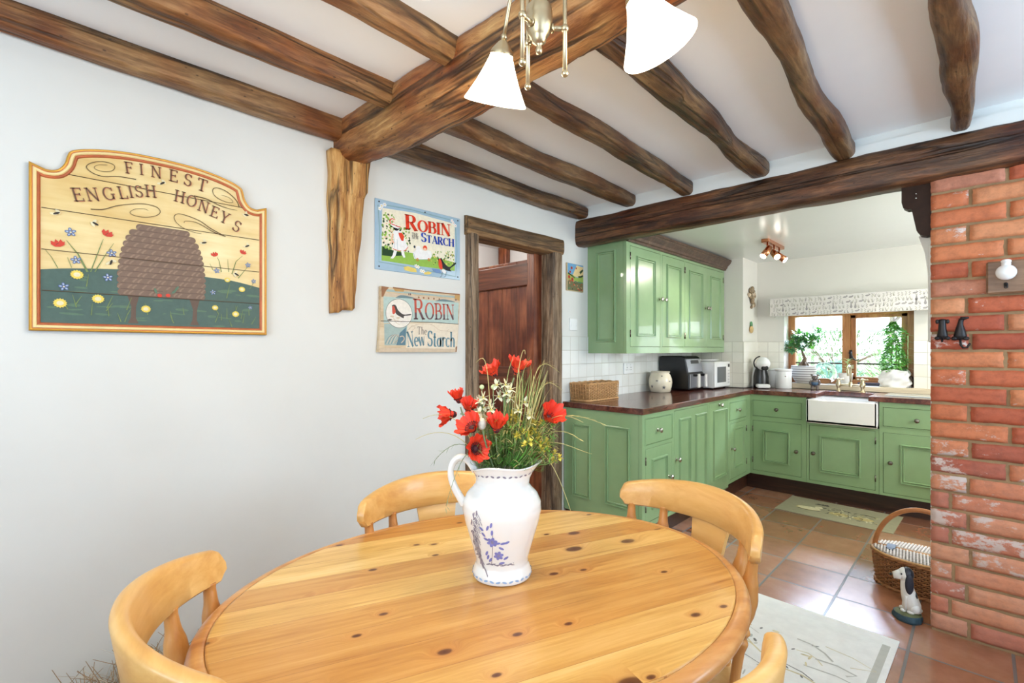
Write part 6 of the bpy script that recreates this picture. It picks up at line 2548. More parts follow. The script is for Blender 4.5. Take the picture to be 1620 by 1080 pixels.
for k, (az, rn) in enumerate(((44, 0.205), (158, 0.20), (273, 0.285))):
    a = math.radians(az)
    ux = Vector((math.cos(a), math.sin(a), 0))
    rod = ux * 0.055
    m = MB()
    zc = 0.055
    m.cyl(ux * 0.02 + Vector((0, 0, zc)), rod + Vector((0, 0, zc)), 0.0048)
    m.cyl(ux * 0.026 + Vector((0, 0, zc)), ux * 0.031 + Vector((0, 0, zc)), 0.009)
    m.ball(rod + Vector((0, 0, zc)), 0.0085, 0, 12, 8)
    m.ball(rod + Vector((0, 0, -0.041)), 0.0075, 0, 12, 8)
    # rod up, over in a swan neck and down to the shade
    tilt = math.radians(24)
    ax = (ux * math.sin(tilt) + Vector((0, 0, -math.cos(tilt))))
    neck = ux * rn + Vector((0, 0, 0.130))
    top = [rod + Vector((0, 0, -0.041)), rod + Vector((0, 0, 0.10)), rod + Vector((0, 0, 0.17))]
    P0, P1, P2, P3 = top[-1], rod + Vector((0, 0, 0.30)), neck - ax * 0.17, neck - ax * 0.02
    for i in range(1, 13):
        f = i / 12
        top.append(P0 * (1 - f) ** 3 + P1 * 3 * f * (1 - f) ** 2 + P2 * 3 * f * f * (1 - f) + P3 * f ** 3)
    m.tube(top, 0.0048, 10)
    m.ball(neck - ax * 0.022, 0.0085, 0, 12, 8)
    arm = m.obj('arm', M_brass, lamp)
    q = Vector((0, 0, -1)).rotation_difference(ax).to_matrix().to_4x4()
    M = Matrix.Translation(neck) @ q
    m = MB()
    m.lathe([(0.006, 0.016), (0.012, 0.011), (0.018, 0.004), (0.026, -0.006), (0.029, -0.012), (0.029, -0.017)], 20, 0, M)
    m.obj('shade_holder', M_brass, arm)
    m = MB()
    pr = [(0.027, -0.010), (0.030, -0.024), (0.040, -0.048), (0.055, -0.080), (0.072, -0.110), (0.081, -0.125), (0.080, -0.127), (0.077, -0.123), (0.052, -0.080), (0.036, -0.05), (0.025, -0.02)]
    m.lathe(pr, 40, 0, M)
    m.obj('glass_shade', M_shade, arm, 'lit white opal glass shade')
    c = PA + neck + ax * 0.16
    point('lamp_bulb', c, 6.5, (1.0, 0.80, 0.52), 0.05)


# ---------------------------------------------------------------- lettering built from strokes
_T, _t = 0.155, 0.062
GL = {
    'A': (0.80, [('l', .10, 0, .40, 1, _t), ('l', .40, 1, .70, 0, _T), ('l', .22, .33, .60, .33, _t), ('s', .10, 0, .10), ('s', .70, 0, .12)]),
    'B': (0.70, [('l', .16, 0, .16, 1, _T), ('l', .10, .967, .40, .967, _t), ('a', .38, .75, .18, .217, -90, 90), ('l', .16, .52, .40, .52, _t), ('a', .40, .28, .22, .247, -90, 90), ('l', .10, .033, .40, .033, _t), ('s', .13, 0, .13), ('s', .13, 1, .13)]),
    'C': (0.74, [('a', .42, .5, .33, .465, 48, 312), ('l', .66, .70, .66, .95, _t)]),
    'E': (0.70, [('l', .16, 0, .16, 1, _T), ('l', .10, .967, .60, .967, _t), ('l', .16, .52, .48, .52, _t), ('l', .10, .033, .64, .033, _t), ('l', .60, .80, .60, 1, _t), ('l', .48, .42, .48, .62, _t), ('l', .64, 0, .64, .22, _t), ('s', .13, 0, .13), ('s', .13, 1, .13)]),
    'F': (0.66, [('l', .16, 0, .16, 1, _T), ('l', .10, .967, .60, .967, _t), ('l', .16, .52, .48, .52, _t), ('l', .60, .80, .60, 1, _t), ('l', .48, .42, .48, .62, _t), ('s', .16, 0, .15), ('s', .13, 1, .13)]),
    'G': (0.82, [('a', .42, .5, .34, .465, 48, 325), ('l', .68, .06, .68, .42, _T), ('s', .68, .42, .13), ('l', .68, .72, .68, .95, _t)]),
    'H': (0.86, [('l', .17, 0, .17, 1, _T), ('l', .69, 0, .69, 1, _T), ('l', .17, .52, .69, .52, _t), ('s', .17, 0, .15), ('s', .17, 1, .15), ('s', .69, 0, .15), ('s', .69, 1, .15)]),
    'I': (0.36, [('l', .18, 0, .18, 1, _T), ('s', .18, 0, .15), ('s', .18, 1, .15)]),
    'L': (0.64, [('l', .16, 0, .16, 1, _T), ('l', .10, .033, .60, .033, _t), ('l', .60, 0, .60, .24, _t), ('s', .16, 1, .15), ('s', .13, 0, .13)]),
    'N': (0.88, [('l', .15, 0, .15, 1, _t), ('l', .15, 1, .71, 0, _T), ('l', .71, 0, .71, 1, _t), ('s', .15, 0, .13), ('s', .12, 1, .12), ('s', .71, 1, .13)]),
    'O': (0.84, [('a', .42, .5, .33, .465, 0, 360)]),
    'R': (0.80, [('l', .16, 0, .16, 1, _T), ('l', .10, .967, .40, .967, _t), ('a', .40, .74, .19, .227, -90, 90), ('l', .16, .515, .40, .515, _t), ('l', .38, .51, .68, 0, _T), ('s', .16, 0, .15), ('s', .13, 1, .13), ('s', .71, 0, .10)]),
    'S': (0.64, [('a', .32, .735, .20, .232, 25, 270), ('a', .32, .268, .22, .236, -155, 90), ('l', .54, .74, .54, .95, _t), ('l', .08, .06, .08, .28, _t)]),
    'T': (0.76, [('l', .38, 0, .38, 1, _T), ('l', .06, .967, .70, .967, _t), ('l', .06, .78, .06, 1, _t), ('l', .70, .78, .70, 1, _t), ('s', .38, 0, .16)]),
    'W': (1.16, [('l', .10, 1, .34, 0, _T), ('l', .34, 0, .58, 1, _t), ('l', .58, 1, .80, 0, _T), ('l', .80, 0, 1.04, 1, _t), ('s', .10, 1, .12), ('s', .58, 1, .12), ('s', 1.04, 1, .10)]),
    'Y': (0.80, [('l', .12, 1, .40, .45, _T), ('l', .40, .45, .68, 1, _t), ('l', .40, 0, .40, .47, _T), ('s', .12, 1, .12), ('s', .68, 1, .11), ('s', .40, 0, .15)]),
    'h': (0.62, [('l', .14, 0, .14, 1, _T), ('a', .32, .38, .18, .22, 0, 180), ('l', .50, 0, .50, .38, _T), ('s', .10, 1, .08)]),
    'e': (0.58, [('a', .30, .30, .21, .28, 0, 305), ('l', .10, .33, .50, .33, _t)]),
    'w': (0.86, [('l', .06, .60, .24, 0, _T), ('l', .24, 0, .42, .58, _t), ('l', .42, .58, .60, 0, _T), ('l', .60, 0, .76, .62, _t)]),
    't': (0.44, [('l', .20, .08, .20, .86, _T), ('l', .04, .60, .38, .60, _t), ('a', .30, .12, .10, .10, 180, 330)]),
    'a': (0.60, [('a', .28, .28, .19, .26, 0, 360), ('l', .48, 0, .48, .60, _T)]),
    'r': (0.46, [('l', .14, 0, .14, .62, _T), ('a', .30, .40, .16, .19, 35, 170)]),
    'c': (0.54, [('a', .30, .30, .21, .28, 45, 315)]),
    '"': (0.34, [('l', .08, .95, .10, .76, _T * .8), ('l', .24, .95, .26, .76, _T * .8)]),
}


def glyph(mb, ch, place, mat, k=1.0):
    """place(x, y) -> 3D point for a letter one unit tall"""
    for st in GL[ch][1]:
        if st[0] == 's':
            _, x, y, hw = st
            yy = y + (_t / 2 if y < 0.5 else -_t / 2)
            pts = [(x - hw, yy), (x, yy), (x + hw, yy)]
            wv = [_t] * 3
        elif st[0] == 'l':
            _, x0, y0, x1, y1, wd = st
            n = 6
            pts = [(x0 + (x1 - x0) * i / n, y0 + (y1 - y0) * i / n) for i in range(n + 1)]
            wv = [wd * (k if wd > 0.1 else 1)] * (n + 1)
        else:
            _, cx, cy, rx, ry, a0, a1 = st
            n = max(8, int(abs(a1 - a0) / 12))
            pts, wv = [], []
            for i in range(n + 1):
                a = math.radians(a0 + (a1 - a0) * i / n)
                pts.append((cx + rx * math.cos(a), cy + ry * math.sin(a)))
                c_ = abs(math.cos(a)) ** 1.3
                wv.append(_t + (_T * k - _t) * c_)
        vs = []
        for i, (x, y) in enumerate(pts):
            a, b_ = pts[max(i - 1, 0)], pts[min(i + 1, len(pts) - 1)]
            dx, dy = b_[0] - a[0], b_[1] - a[1]
            L = math.hypot(dx, dy) or 1
            vs += [place(x - dy / L * wv[i] / 2, y + dx / L * wv[i] / 2), place(x + dy / L * wv[i] / 2, y - dx / L * wv[i] / 2)]
        mb.add(vs, [(2 * i, 2 * i + 1, 2 * i + 3, 2 * i + 2) for i in range(len(pts) - 1)], mat)


class Panel:
    """flat painting on a board that faces +X; points given as (u along the wall, v up) in metres from the board's lower near corner"""

    def __init__(s, x):
        s.mb = MB()
        s.x = x
        s.k = 0

    def P(s, u, v):
        return (s.x + s.k * 0.000008, u, v)

    def poly(s, pts, mat):
        s.k += 1
        s.mb.add([s.P(*p) for p in pts], [list(range(len(pts)))], mat)

    def ell(s, u, v, ru, rv, mat, rot=0.0, n=18):
        s.poly([(u + ru * math.cos(a) * math.cos(rot) - rv * math.sin(a) * math.sin(rot), v + ru * math.cos(a) * math.sin(rot) + rv * math.sin(a) * math.cos(rot)) for a in [2 * PI * i / n for i in range(n)]], mat)

    def line(s, pts, w0, mat, w1=None):
        s.k += 1
        w1 = w0 if w1 is None else w1
        vs = []
        n = len(pts)
        for i, (x, y) in enumerate(pts):
            a, b_ = pts[max(i - 1, 0)], pts[min(i + 1, n - 1)]
            dx, dy = b_[0] - a[0], b_[1] - a[1]
            L = math.hypot(dx, dy) or 1
            w_ = (w0 + (w1 - w0) * i / (n - 1)) / 2
            vs += [s.P(x - dy / L * w_, y + dx / L * w_), s.P(x + dy / L * w_, y - dx / L * w_)]
        s.mb.add(vs, [(2 * i, 2 * i + 1, 2 * i + 3, 2 * i + 2) for i in range(n - 1)], mat)

    def letter(s, ch, u, v, h, mat, rot=0.0, sx=1.0, k=1.0, shear=0.0):
        s.k += 1
        c_, s_ = math.cos(rot), math.sin(rot)
        w_ = GL[ch][0] / 2
        glyph(s.mb, ch, lambda x, y: s.P(u + ((x - w_) * sx * c_ - y * s_) * h, v + ((x - w_) * sx * s_ + y * c_) * h), mat, k)

    def obj(s, name, mats, parent, label=None):
        return s.mb.obj(name, mats, parent, label, recalc=False)


def smooth(pts, n=6):
    out = []
    for i in range(len(pts) - 1):
        p0, p1, p2, p3 = [Vector((*pts[max(0, min(len(pts) - 1, q))], 0)) for q in (i - 1, i, i + 1, i + 2)]
        for k in range(n):
            u = k / n
            q = 0.5 * ((2 * p1) + (p2 - p0) * u + (2 * p0 - 5 * p1 + 4 * p2 - p3) * u * u + (3 * p1 - p0 - 3 * p2 + p3) * u ** 3)
            out.append((q.x, q.y))
    out.append(tuple(pts[-1]))
    return out


def paint(r, g, b_, rough=0.55):
    return plain('paint', RGB(r, g, b_), rough, var=0.07, vs=60, spec=0.3)


# ---------------------------------------------------------------- honey sign
HW = 0.690
hs_ = thing('honey_sign', 'large arched wooden board painted with a brown straw skep, FINEST ENGLISH HONEYS', 'sign', (XW, 0.024, 1.326))
half = [(0.0, 0.522), (0.022, 0.512), (0.042, 0.507), (0.064, 0.513), (0.080, 0.535), (0.087, 0.562), (0.096, 0.581), (0.13, 0.597), (0.19, 0.612), (0.26, 0.621), (0.345, 0.624)]
left = [q for q in smooth(half, 4) if q[0] < 0.001 or q[0] > 0.036]
right = [(HW - u, v) for u, v in left[::-1]][1:]
outl = [(0.0, 0.0), (0.0, 0.26)] + left + right + [(HW, 0.26), (HW, 0.0), (0.345, 0.0)]


def offset_poly(poly, d):
    n = len(poly)
    out = []
    for i in range(n):
        p0, p1, p2 = Vector((*poly[i - 1], 0)), Vector((*poly[i], 0)), Vector((*poly[(i + 1) % n], 0))
        e0, e1 = (p1 - p0).normalized(), (p2 - p1).normalized()
        n0, n1 = Vector((e0.y, -e0.x, 0)), Vector((e1.y, -e1.x, 0))
        b_ = (n0 + n1)
        b_.normalize()
        out.append((p1 + b_ * d / max(0.45, b_.dot(n0))).to_2d())
    return [(q.x, q.y) for q in out]


M_board, nt, b = newmat('aged_cream_board')
v = coords(nt, (1, 0.12, 1))
n1 = ntex(nt, v, 26, 5, 0.6)
r1 = ramp(nt, [(0.3, RGB(224, 198, 138)), (0.6, RGB(238, 220, 168)), (0.8, RGB(244, 230, 184))], n1.outputs[0])
n2 = ntex(nt, coords(nt), 3.2, 3)
r2 = ramp(nt, [(0.35, RGB(236, 216, 176)), (0.65, (1, 1, 1, 1))], n2.outputs[0])
nt.links.new(mix(nt, r1.outputs[0], r2.outputs[0], 0.8, 'MULTIPLY'), b.inputs['Base Color'])
b.inputs['Roughness'].default_value = 0.5
M_rust = plain('rust_red_line', RGB(186, 98, 56), 0.5, var=0.15, vs=30)
MX = Matrix(((0, 0, 1, 0), (1, 0, 0, 0), (0, 1, 0, 0), (0, 0, 0, 1)))   # (u, v, depth) -> (X, Y, Z)
m = MB()
m.prism(outl, 0.001, 0.014, 0, MX)
m.obj('board', M_board, hs_)
m = MB()
prev = None
rs = [[(p[0], p[1], z) for p in offset_poly(outl, d)] for d, z in ((0.0, 0.0), (0.0, 0.020), (0.003, 0.0235), (0.0065, 0.0225), (0.0085, 0.0215), (0.011, 0.0245), (0.0155, 0.0245), (0.018, 0.021), (0.020, 0.0195), (0.023, 0.0185), (0.026, 0.0145))]
for i in range(len(rs) - 1):
    mat_ = (0, 0, 0, 2, 1, 1, 1, 2, 2, 2)[i]
    m.rings([rs[i], rs[i + 1]], mat_, False, False, False, MX)
m.obj('frame', [M_gold, M_creamp, M_rust], hs_, 'gold and cream moulded frame')
pn = Panel(0.0143)
HP = [paint(78, 100, 92), paint(122, 99, 84), paint(140, 116, 98), paint(102, 82, 70), paint(206, 66, 50), paint(230, 204, 92), paint(86, 104, 150), paint(120, 138, 84), paint(96, 74, 46), paint(226, 214, 176), paint(92, 118, 96), paint(52, 44, 38), paint(170, 184, 200), paint(196, 150, 120)]
(GRN, SK, SKL, SKD, RED, YEL, BLU, STM, BRN, CRM, GR2, BLK, PAL, SAL) = range(14)
# meadow
pn.poly(smooth([(0.026, 0.192), (0.094, 0.203), (0.211, 0.214), (0.345, 0.220), (0.473, 0.216), (0.567, 0.210), (0.664, 0.192)], 4) + [(0.664, 0.024), (0.345, 0.022), (0.026, 0.024)], GRN)
random.seed(61)
for i in range(70):
    u, v_ = random.uniform(0.03, 0.66), random.uniform(0.03, 0.185)
    pn.ell(u, v_, random.uniform(0.01, 0.035), random.uniform(0.002, 0.006), random.choice((GRN, GR2)), random.uniform(-0.1, 0.1), 10)
# skep legs, then coils of straw
for u in (0.255, 0.437):
    pn.poly([(u - 0.016, 0.13), (u + 0.018, 0.13), (u + 0.009, 0.09), (u + 0.008, 0.05), (u + 0.016, 0.032), (u - 0.014, 0.032), (u - 0.006, 0.05), (u - 0.004, 0.09)], SKD)
rows = 12
hwt = [(0.128, 0.127), (0.16, 0.130), (0.20, 0.130), (0.243, 0.126), (0.28, 0.121), (0.317, 0.111), (0.345, 0.098), (0.365, 0.080), (0.385, 0.062)]


def skep_w(v):
    for (v0, w0_), (v1, w1_) in zip(hwt, hwt[1:]):
        if v0 <= v <= v1:
            return w0_ + (w1_ - w0_) * (v - v0) / (v1 - v0)
    return hwt[-1][1] if v > 0.3 else hwt[0][1]


for r in range(rows):
    vv = 0.128 + r * 0.0208
    hw = skep_w(vv + 0.0104)
    pts = []
    for q in range(13):                     # rounded coil ends
        a = PI / 2 + PI * q / 12
        pts.append((0.343 - hw + 0.010 + 0.0115 * math.cos(a), vv + 0.0106 + 0.0116 * math.sin(a)))
    for q in range(13):
        a = -PI / 2 + PI * q / 12
        pts.append((0.343 + hw - 0.010 + 0.0115 * math.cos(a), vv + 0.0106 + 0.0116 * math.sin(a)))
    pn.poly(pts, SK)
    n = int(2 * hw / 0.0135)
    for q in range(n):
        u = 0.343 - hw + (q + 0.5) * 2 * hw / n
        pn.line(smooth([(u - 0.006, vv + 0.004), (u - 0.001, vv + 0.012), (u + 0.006, vv + 0.017)], 3), 0.0062, SKL if (q * 7 + r * 3) % 5 > 1 else SK, 0.0035)
    pn.line([(0.343 - hw + 0.008, vv + 0.0008), (0.343 + hw - 0.008, vv + 0.0008)], 0.0022, SKD)
pn.poly([(0.334, 0.128), (0.374, 0.128), (0.368, 0.150), (0.354, 0.156), (0.340, 0.150)], SK)


def tulip(u, v, s, rot):
    pts = [(-1, -0.1), (-0.9, 0.55), (-0.45, 0.25), (-0.2, 0.8), (0.15, 0.3), (0.5, 0.75), (0.75, 0.2), (1.0, 0.35), (0.85, -0.35), (0.2, -0.65), (-0.5, -0.6)]
    pn.poly([(u + s * (x * math.cos(rot) - y * math.sin(rot)), v + s * (x * math.sin(rot) + y * math.cos(rot))) for x, y in pts], RED)
    pn.line([(u - 0.3 * s, v - 0.3 * s), (u + 0.1 * s, v + 0.1 * s)], 0.0015, BRN)


def bluef(u, v, s):
    for k in range(5):
        a = k * 2 * PI / 5 + 0.5
        pn.ell(u + s * 0.62 * math.cos(a), v + s * 0.62 * math.sin(a), s * 0.44, s * 0.30, BLU, a, 10)
        pn.ell(u + s * 0.62 * math.cos(a), v + s * 0.62 * math.sin(a), s * 0.26, s * 0.16, PAL, a, 8)
    pn.ell(u, v, s * 0.2, s * 0.2, CRM, 0, 8)


def dand(u, v, s):
    pts = []
    for k in range(28):
        r = s * (1 if k % 2 else 0.8)
        a = 2 * PI * k / 28
        pts.append((u + r * math.cos(a), v + r * 0.9 * math.sin(a)))
    pn.poly(pts, YEL)
    pn.ell(u, v, s * 0.5, s * 0.42, CRM, 0, 10)


def bee(u, v, rot):
    pn.ell(u + 0.006 * math.sin(rot), v + 0.006, 0.009, 0.0045, CRM, rot + 1.6, 10)
    pn.ell(u - 0.007, v - 0.003, 0.009, 0.004, CRM, rot + 2.6, 10)
    pn.ell(u, v, 0.009, 0.0034, BLK, rot, 10)


hw_ = lambda cx, cy: (wall_pt(cx / 3, 200 + cy / 3, XW + 0.015)[0] - 0.024, wall_pt(cx / 3, 200 + cy / 3, XW + 0.015)[1] - 1.326)
for pts, wd in (([(415, 690), (370, 605), (315, 540)], 0.006), ([(430, 690), (480, 560), (490, 535)], 0.003), ([(275, 672), (245, 620), (215, 585)], 0.002), ([(450, 690), (500, 610), (540, 555)], 0.003),
                ([(340, 670), (320, 620)], 0.002), ([(1050, 690), (1040, 640), (1030, 620)], 0.003), ([(1100, 700), (1120, 640), (1150, 615)], 0.003), ([(1085, 690), (1080, 630)], 0.002), ([(1130, 720), (1180, 660)], 0.003),
                ([(1010, 680), (995, 650)], 0.002), ([(410, 760), (420, 700)], 0.003), ([(1075, 815), (1090, 750)], 0.003), ([(1185, 770), (1205, 740)], 0.002)):
    pn.line([hw_(*p) for p in pts], wd, STM, 0.001)
for i in range(26):
    u, v_ = random.uniform(0.05, 0.64), random.uniform(0.028, 0.09)
    L = random.uniform(0.02, 0.045)
    pn.line([(u, v_), (u + random.uniform(-0.012, 0.018), v_ + L)], 0.003, STM, 0.001)
for (x, y, s, r) in ((275, 555, 0.017, 0.2), (510, 508, 0.016, -0.4), (1018, 607, 0.0125, 0.3), (1153, 597, 0.0125, -0.4)):
    tulip(*hw_(x, y), s, r)
for (x, y, s) in ((335, 502, 0.014), (360, 634, 0.013), (530, 602, 0.013), (512, 717, 0.013), (303, 760, 0.013), (1028, 685, 0.010), (1176, 658, 0.010), (1010, 787, 0.010), (1203, 735, 0.009), (1187, 860, 0.008)):
    bluef(*hw_(x, y), s)
for (x, y, s) in ((365, 703, 0.0175), (285, 838, 0.0175), (465, 818, 0.0170), (692, 866, 0.0150), (1078, 728, 0.0110), (1147, 773, 0.0125), (1020, 860, 0.0115), (1117, 890, 0.0135)):
    dand(*hw_(x, y), s)
for (x, y, r) in ((268, 412, 0.5), (453, 462, -0.5), (770, 270, 0.7), (527, 645, 1.3), (968, 552, 0.3), (1168, 420, -0.1), (1172, 568, 0.5), (1122, 702, -0.5)):
    bee(*hw_(x, y), r)
for (x, y) in ((757, 802), (797, 802)):
    pn.ell(*hw_(x, y), 0.007, 0.006, RED)
for (x, y, r) in ((738, 780, 1.9), (825, 785, 0.8), (838, 770, 1.0)):
    pn.ell(*hw_(x, y), 0.010, 0.004, GR2, r)
# scrolls
def scroll(pts, w0=0.0028, w1=0.0012):
    pn.line(smooth([hw_(*p) for p in pts], 6), w0, BRN, w1)


scroll([(645, 252), (560, 238), (490, 238), (440, 222), (410, 195), (430, 175), (480, 167), (530, 178), (545, 195), (530, 212), (490, 215), (455, 205), (448, 192), (470, 183), (510, 184)])
scroll([(430, 393), (490, 394), (550, 378), (610, 370), (680, 368), (740, 382), (760, 405), (740, 424), (690, 431), (640, 424), (617, 408), (640, 393), (680, 391), (703, 399)])
scroll([(1070, 523), (1000, 485), (950, 450), (890, 425), (845, 415), (826, 430), (840, 460), (880, 488), (930, 505), (955, 508)])
scroll([(1070, 523), (1010, 500), (960, 470), (920, 453), (880, 450), (872, 458)])
scroll([(920, 330), (980, 345), (1040, 375), (1090, 392), (1125, 398)], 0.004, 0.001)
scroll([(1135, 385), (1120, 350), (1075, 310), (1030, 292), (1010, 300), (1015, 325), (1045, 348), (1085, 362), (1105, 358), (1085, 338), (1050, 326)])
pn.obj('painted_scene', HP, hs_, 'painted meadow, straw skep, flowers, bees and scrolls')
pl_ = Panel(0.0143)
pl_.k = 0
GM = [plain('board_groove', RGB(92, 66, 40), 0.8)]
for v_, u0, u1 in ((0.505, 0.085, 0.605), (0.386, 0.028, 0.662), (0.256, 0.028, 0.662), (0.127, 0.028, 0.662)):
    pl_.mb.box(0.0138, 0.0181, u0, u1, v_ - 0.0008, v_ + 0.0008)
pl_.obj('board_joint', GM, hs_, 'dark joints between the planks')
lt = Panel(0.0182)
LM = [plain('letter_brown', RGB(98, 64, 40), 0.5, var=0.15, vs=50), plain('letter_red_edge', RGB(190, 112, 78), 0.5)]
word1 = [('F', 0.246, 0.548, 0.039, 0.12), ('I', 0.279, 0.552, 0.038, 0.06), ('N', 0.321, 0.5525, 0.040, 0.02), ('E', 0.371, 0.551, 0.043, -0.04), ('S', 0.414, 0.546, 0.046, -0.10), ('T', 0.458, 0.538, 0.047, -0.16)]
word2 = [('E', 0.117, 0.424, 0.043, 0.24), ('N', 0.154, 0.433, 0.043, 0.26), ('G', 0.195, 0.445, 0.043, 0.26), ('L', 0.231, 0.458, 0.041, 0.24), ('I', 0.252, 0.466, 0.041, 0.2), ('S', 0.274, 0.472, 0.041, 0.16), ('H', 0.306, 0.480, 0.042, 0.10),
         ('H', 0.388, 0.480, 0.043, -0.12), ('O', 0.424, 0.472, 0.044, -0.18), ('N', 0.462, 0.460, 0.044, -0.22), ('E', 0.498, 0.447, 0.043, -0.26), ('Y', 0.530, 0.432, 0.045, -0.32), ('S', 0.572, 0.406, 0.046, -0.36)]
for wd_, lab in ((word1, 'brown lettering FINEST'), (word2[:7], 'brown lettering ENGLISH'), (word2[7:], 'brown lettering HONEYS')):
    lt = Panel(0.0182)
    for (ch, u, v_, h, r) in wd_:
        lt.letter(ch, u + 0.0012, v_ - 0.0012, h, 1, r, 0.92, 0.80)
        lt.letter(ch, u, v_, h, 0, r, 0.92, 0.72)
    lt.obj('lettering', LM, hs_, lab)

# ---------------------------------------------------------------- upper sign (enamelled)
S1 = (1.215, 1.659)
s1 = thing('starch_sign', 'pale blue bordered enamel sign, ROBIN THE NEW STARCH with a girl and pram', 'sign', (XW, S1[0], S1[1]))
W1, H1 = 0.536, 0.3475
m = MB()
m.box(0.0005, 0.006, 0, W1, 0, H1, 0, 0.002)
M_enb = plain('enamel_pale_blue', RGB(164, 190, 208), 0.15, var=0.05, vs=12, coat=0.4)
m.obj('plate', M_enb, s1)
for (u, v_) in ((0.022, H1 - 0.014), (W1 - 0.018, H1 - 0.014), (0.022, 0.016), (W1 - 0.018, 0.016), (W1 * 0.55, H1 - 0.012)):
    m = MB()
    m.cyl((0.005, u, v_), (0.0075, u, v_), 0.004, seg=12)
    m.obj('screw', M_iron, s1)
A = lambda cx, cy: (wall_pt(580 + cx / 7.2, 300 + cy / 7.2, XW + 0.007)[0] - S1[0], wall_pt(580 + cx / 7.2, 300 + cy / 7.2, XW + 0.007)[1] - S1[1])
pn = Panel(0.0062)
P1 = [paint(240, 232, 208, .2), paint(150, 188, 84, .2), paint(44, 70, 44, .2), paint(226, 74, 48, .2), paint(240, 238, 236, .2), paint(58, 84, 178, .2), paint(60, 66, 78, .2), paint(236, 190, 160, .2), paint(228, 204, 112, .2), paint(120, 156, 70, .2), paint(34, 36, 40, .2), paint(110, 142, 188, .2), paint(150, 120, 80, .2), paint(140, 170, 176, .2)]
(ICR, ILG, IDG, IRD, IWH, IBL, ISL, ISK, IYE, IMG, IBK, IB2, IBR, IGB) = range(14)
pn.line([A(*p) for p in ((130, 170), (150, 480), (140, 820), (600, 900), (1015, 990), (1030, 700), (1010, 400))], 0.006, IGB)
pn.line([A(*p) for p in ((200, 170), (500, 225), (980, 350))], 0.006, IGB)
pn.poly([A(*p) for p in ((178, 205), (560, 265), (1005, 390), (1005, 925), (600, 870), (170, 805))], ICR)
pn.poly([A(*p) for p in ((170, 805), (172, 640), (300, 690), (520, 720), (760, 760), (1005, 830), (1005, 925), (600, 870))], ILG)
pn.poly([A(*p) for p in ((176, 700), (180, 640), (300, 690), (420, 720), (400, 750), (280, 760), (176, 745))], IDG)
random.seed(8)
for i in range(150):
    x, y = random.uniform(180, 330) if i < 90 else random.uniform(330, 500), random.uniform(260, 680) if i < 90 else random.uniform(420, 720)
    pn.ell(*A(x, y), random.uniform(0.003, 0.008), random.uniform(0.003, 0.006), random.choice((IDG, IMG, ILG, ILG, ISK if i < 90 else IDG)), random.uniform(0, 3), 8)
for i in range(70):
    x, y = random.uniform(740, 1000), random.uniform(700, 860)
    pn.ell(*A(x, y), random.uniform(0.003, 0.007), random.uniform(0.002, 0.005), random.choice((IDG, IMG, ILG, IYE)), random.uniform(0, 3), 8)
# girl in a white frock and bonnet, seen from behind
pn.poly([A(*p) for p in ((300, 470), (350, 455), (400, 480), (430, 560), (470, 650), (440, 690), (370, 695), (296, 670), (305, 560))], IWH)
pn.line([A(*p) for p in ((298, 672), (370, 698), (440, 692), (472, 652))], 0.003, IRD)
pn.line([A(*p) for p in ((345, 560), (352, 690))], 0.0015, IGB)
pn.line([A(*p) for p in ((312, 560), (322, 672))], 0.0015, IGB)
pn.poly([A(*p) for p in ((360, 490), (400, 490), (425, 530), (418, 585), (395, 580), (370, 530))], IRD)
pn.ell(*A(335, 435), 0.017, 0.014, IBK)
pn.poly([A(*p) for p in ((268, 385), (300, 380), (340, 410), (385, 420), (360, 445), (310, 430), (275, 405))], IWH)
pn.line(smooth([A(*p) for p in ((270, 385), (265, 350), (290, 330), (325, 345))], 4), 0.006, IRD, 0.003)
pn.line([A(*p) for p in ((270, 385), (310, 400), (350, 420), (385, 425))], 0.004, IRD)
pn.line([A(*p) for p in ((300, 500), (285, 560), (310, 610))], 0.009, ISK)
pn.poly([A(*p) for p in ((310, 690), (345, 695), (330, 750), (300, 785), (270, 780), (295, 745))], IWH)
pn.poly([A(*p) for p in ((390, 695), (420, 690), (440, 770), (420, 775), (400, 740))], IWH)
# pram and doll
pn.poly(smooth([A(*p) for p in ((525, 715), (560, 690), (560, 650), (600, 640), (640, 690), (730, 700), (722, 790), (560, 790), (535, 760), (525, 715))], 3), IWH)
pn.line([A(*p) for p in ((535, 720), (545, 770), (570, 795), (720, 795))], 0.0025, IGB)
pn.ell(*A(545, 650), 0.006, 0.007, ISL)
pn.ell(*A(665, 665), 0.013, 0.014, IRD)
pn.ell(*A(665, 678), 0.009, 0.008, ISK)
for x in (578, 708):
    pn.ell(*A(x, 797), 0.008, 0.008, IRD)
    pn.ell(*A(x, 797), 0.005, 0.005, ILG)
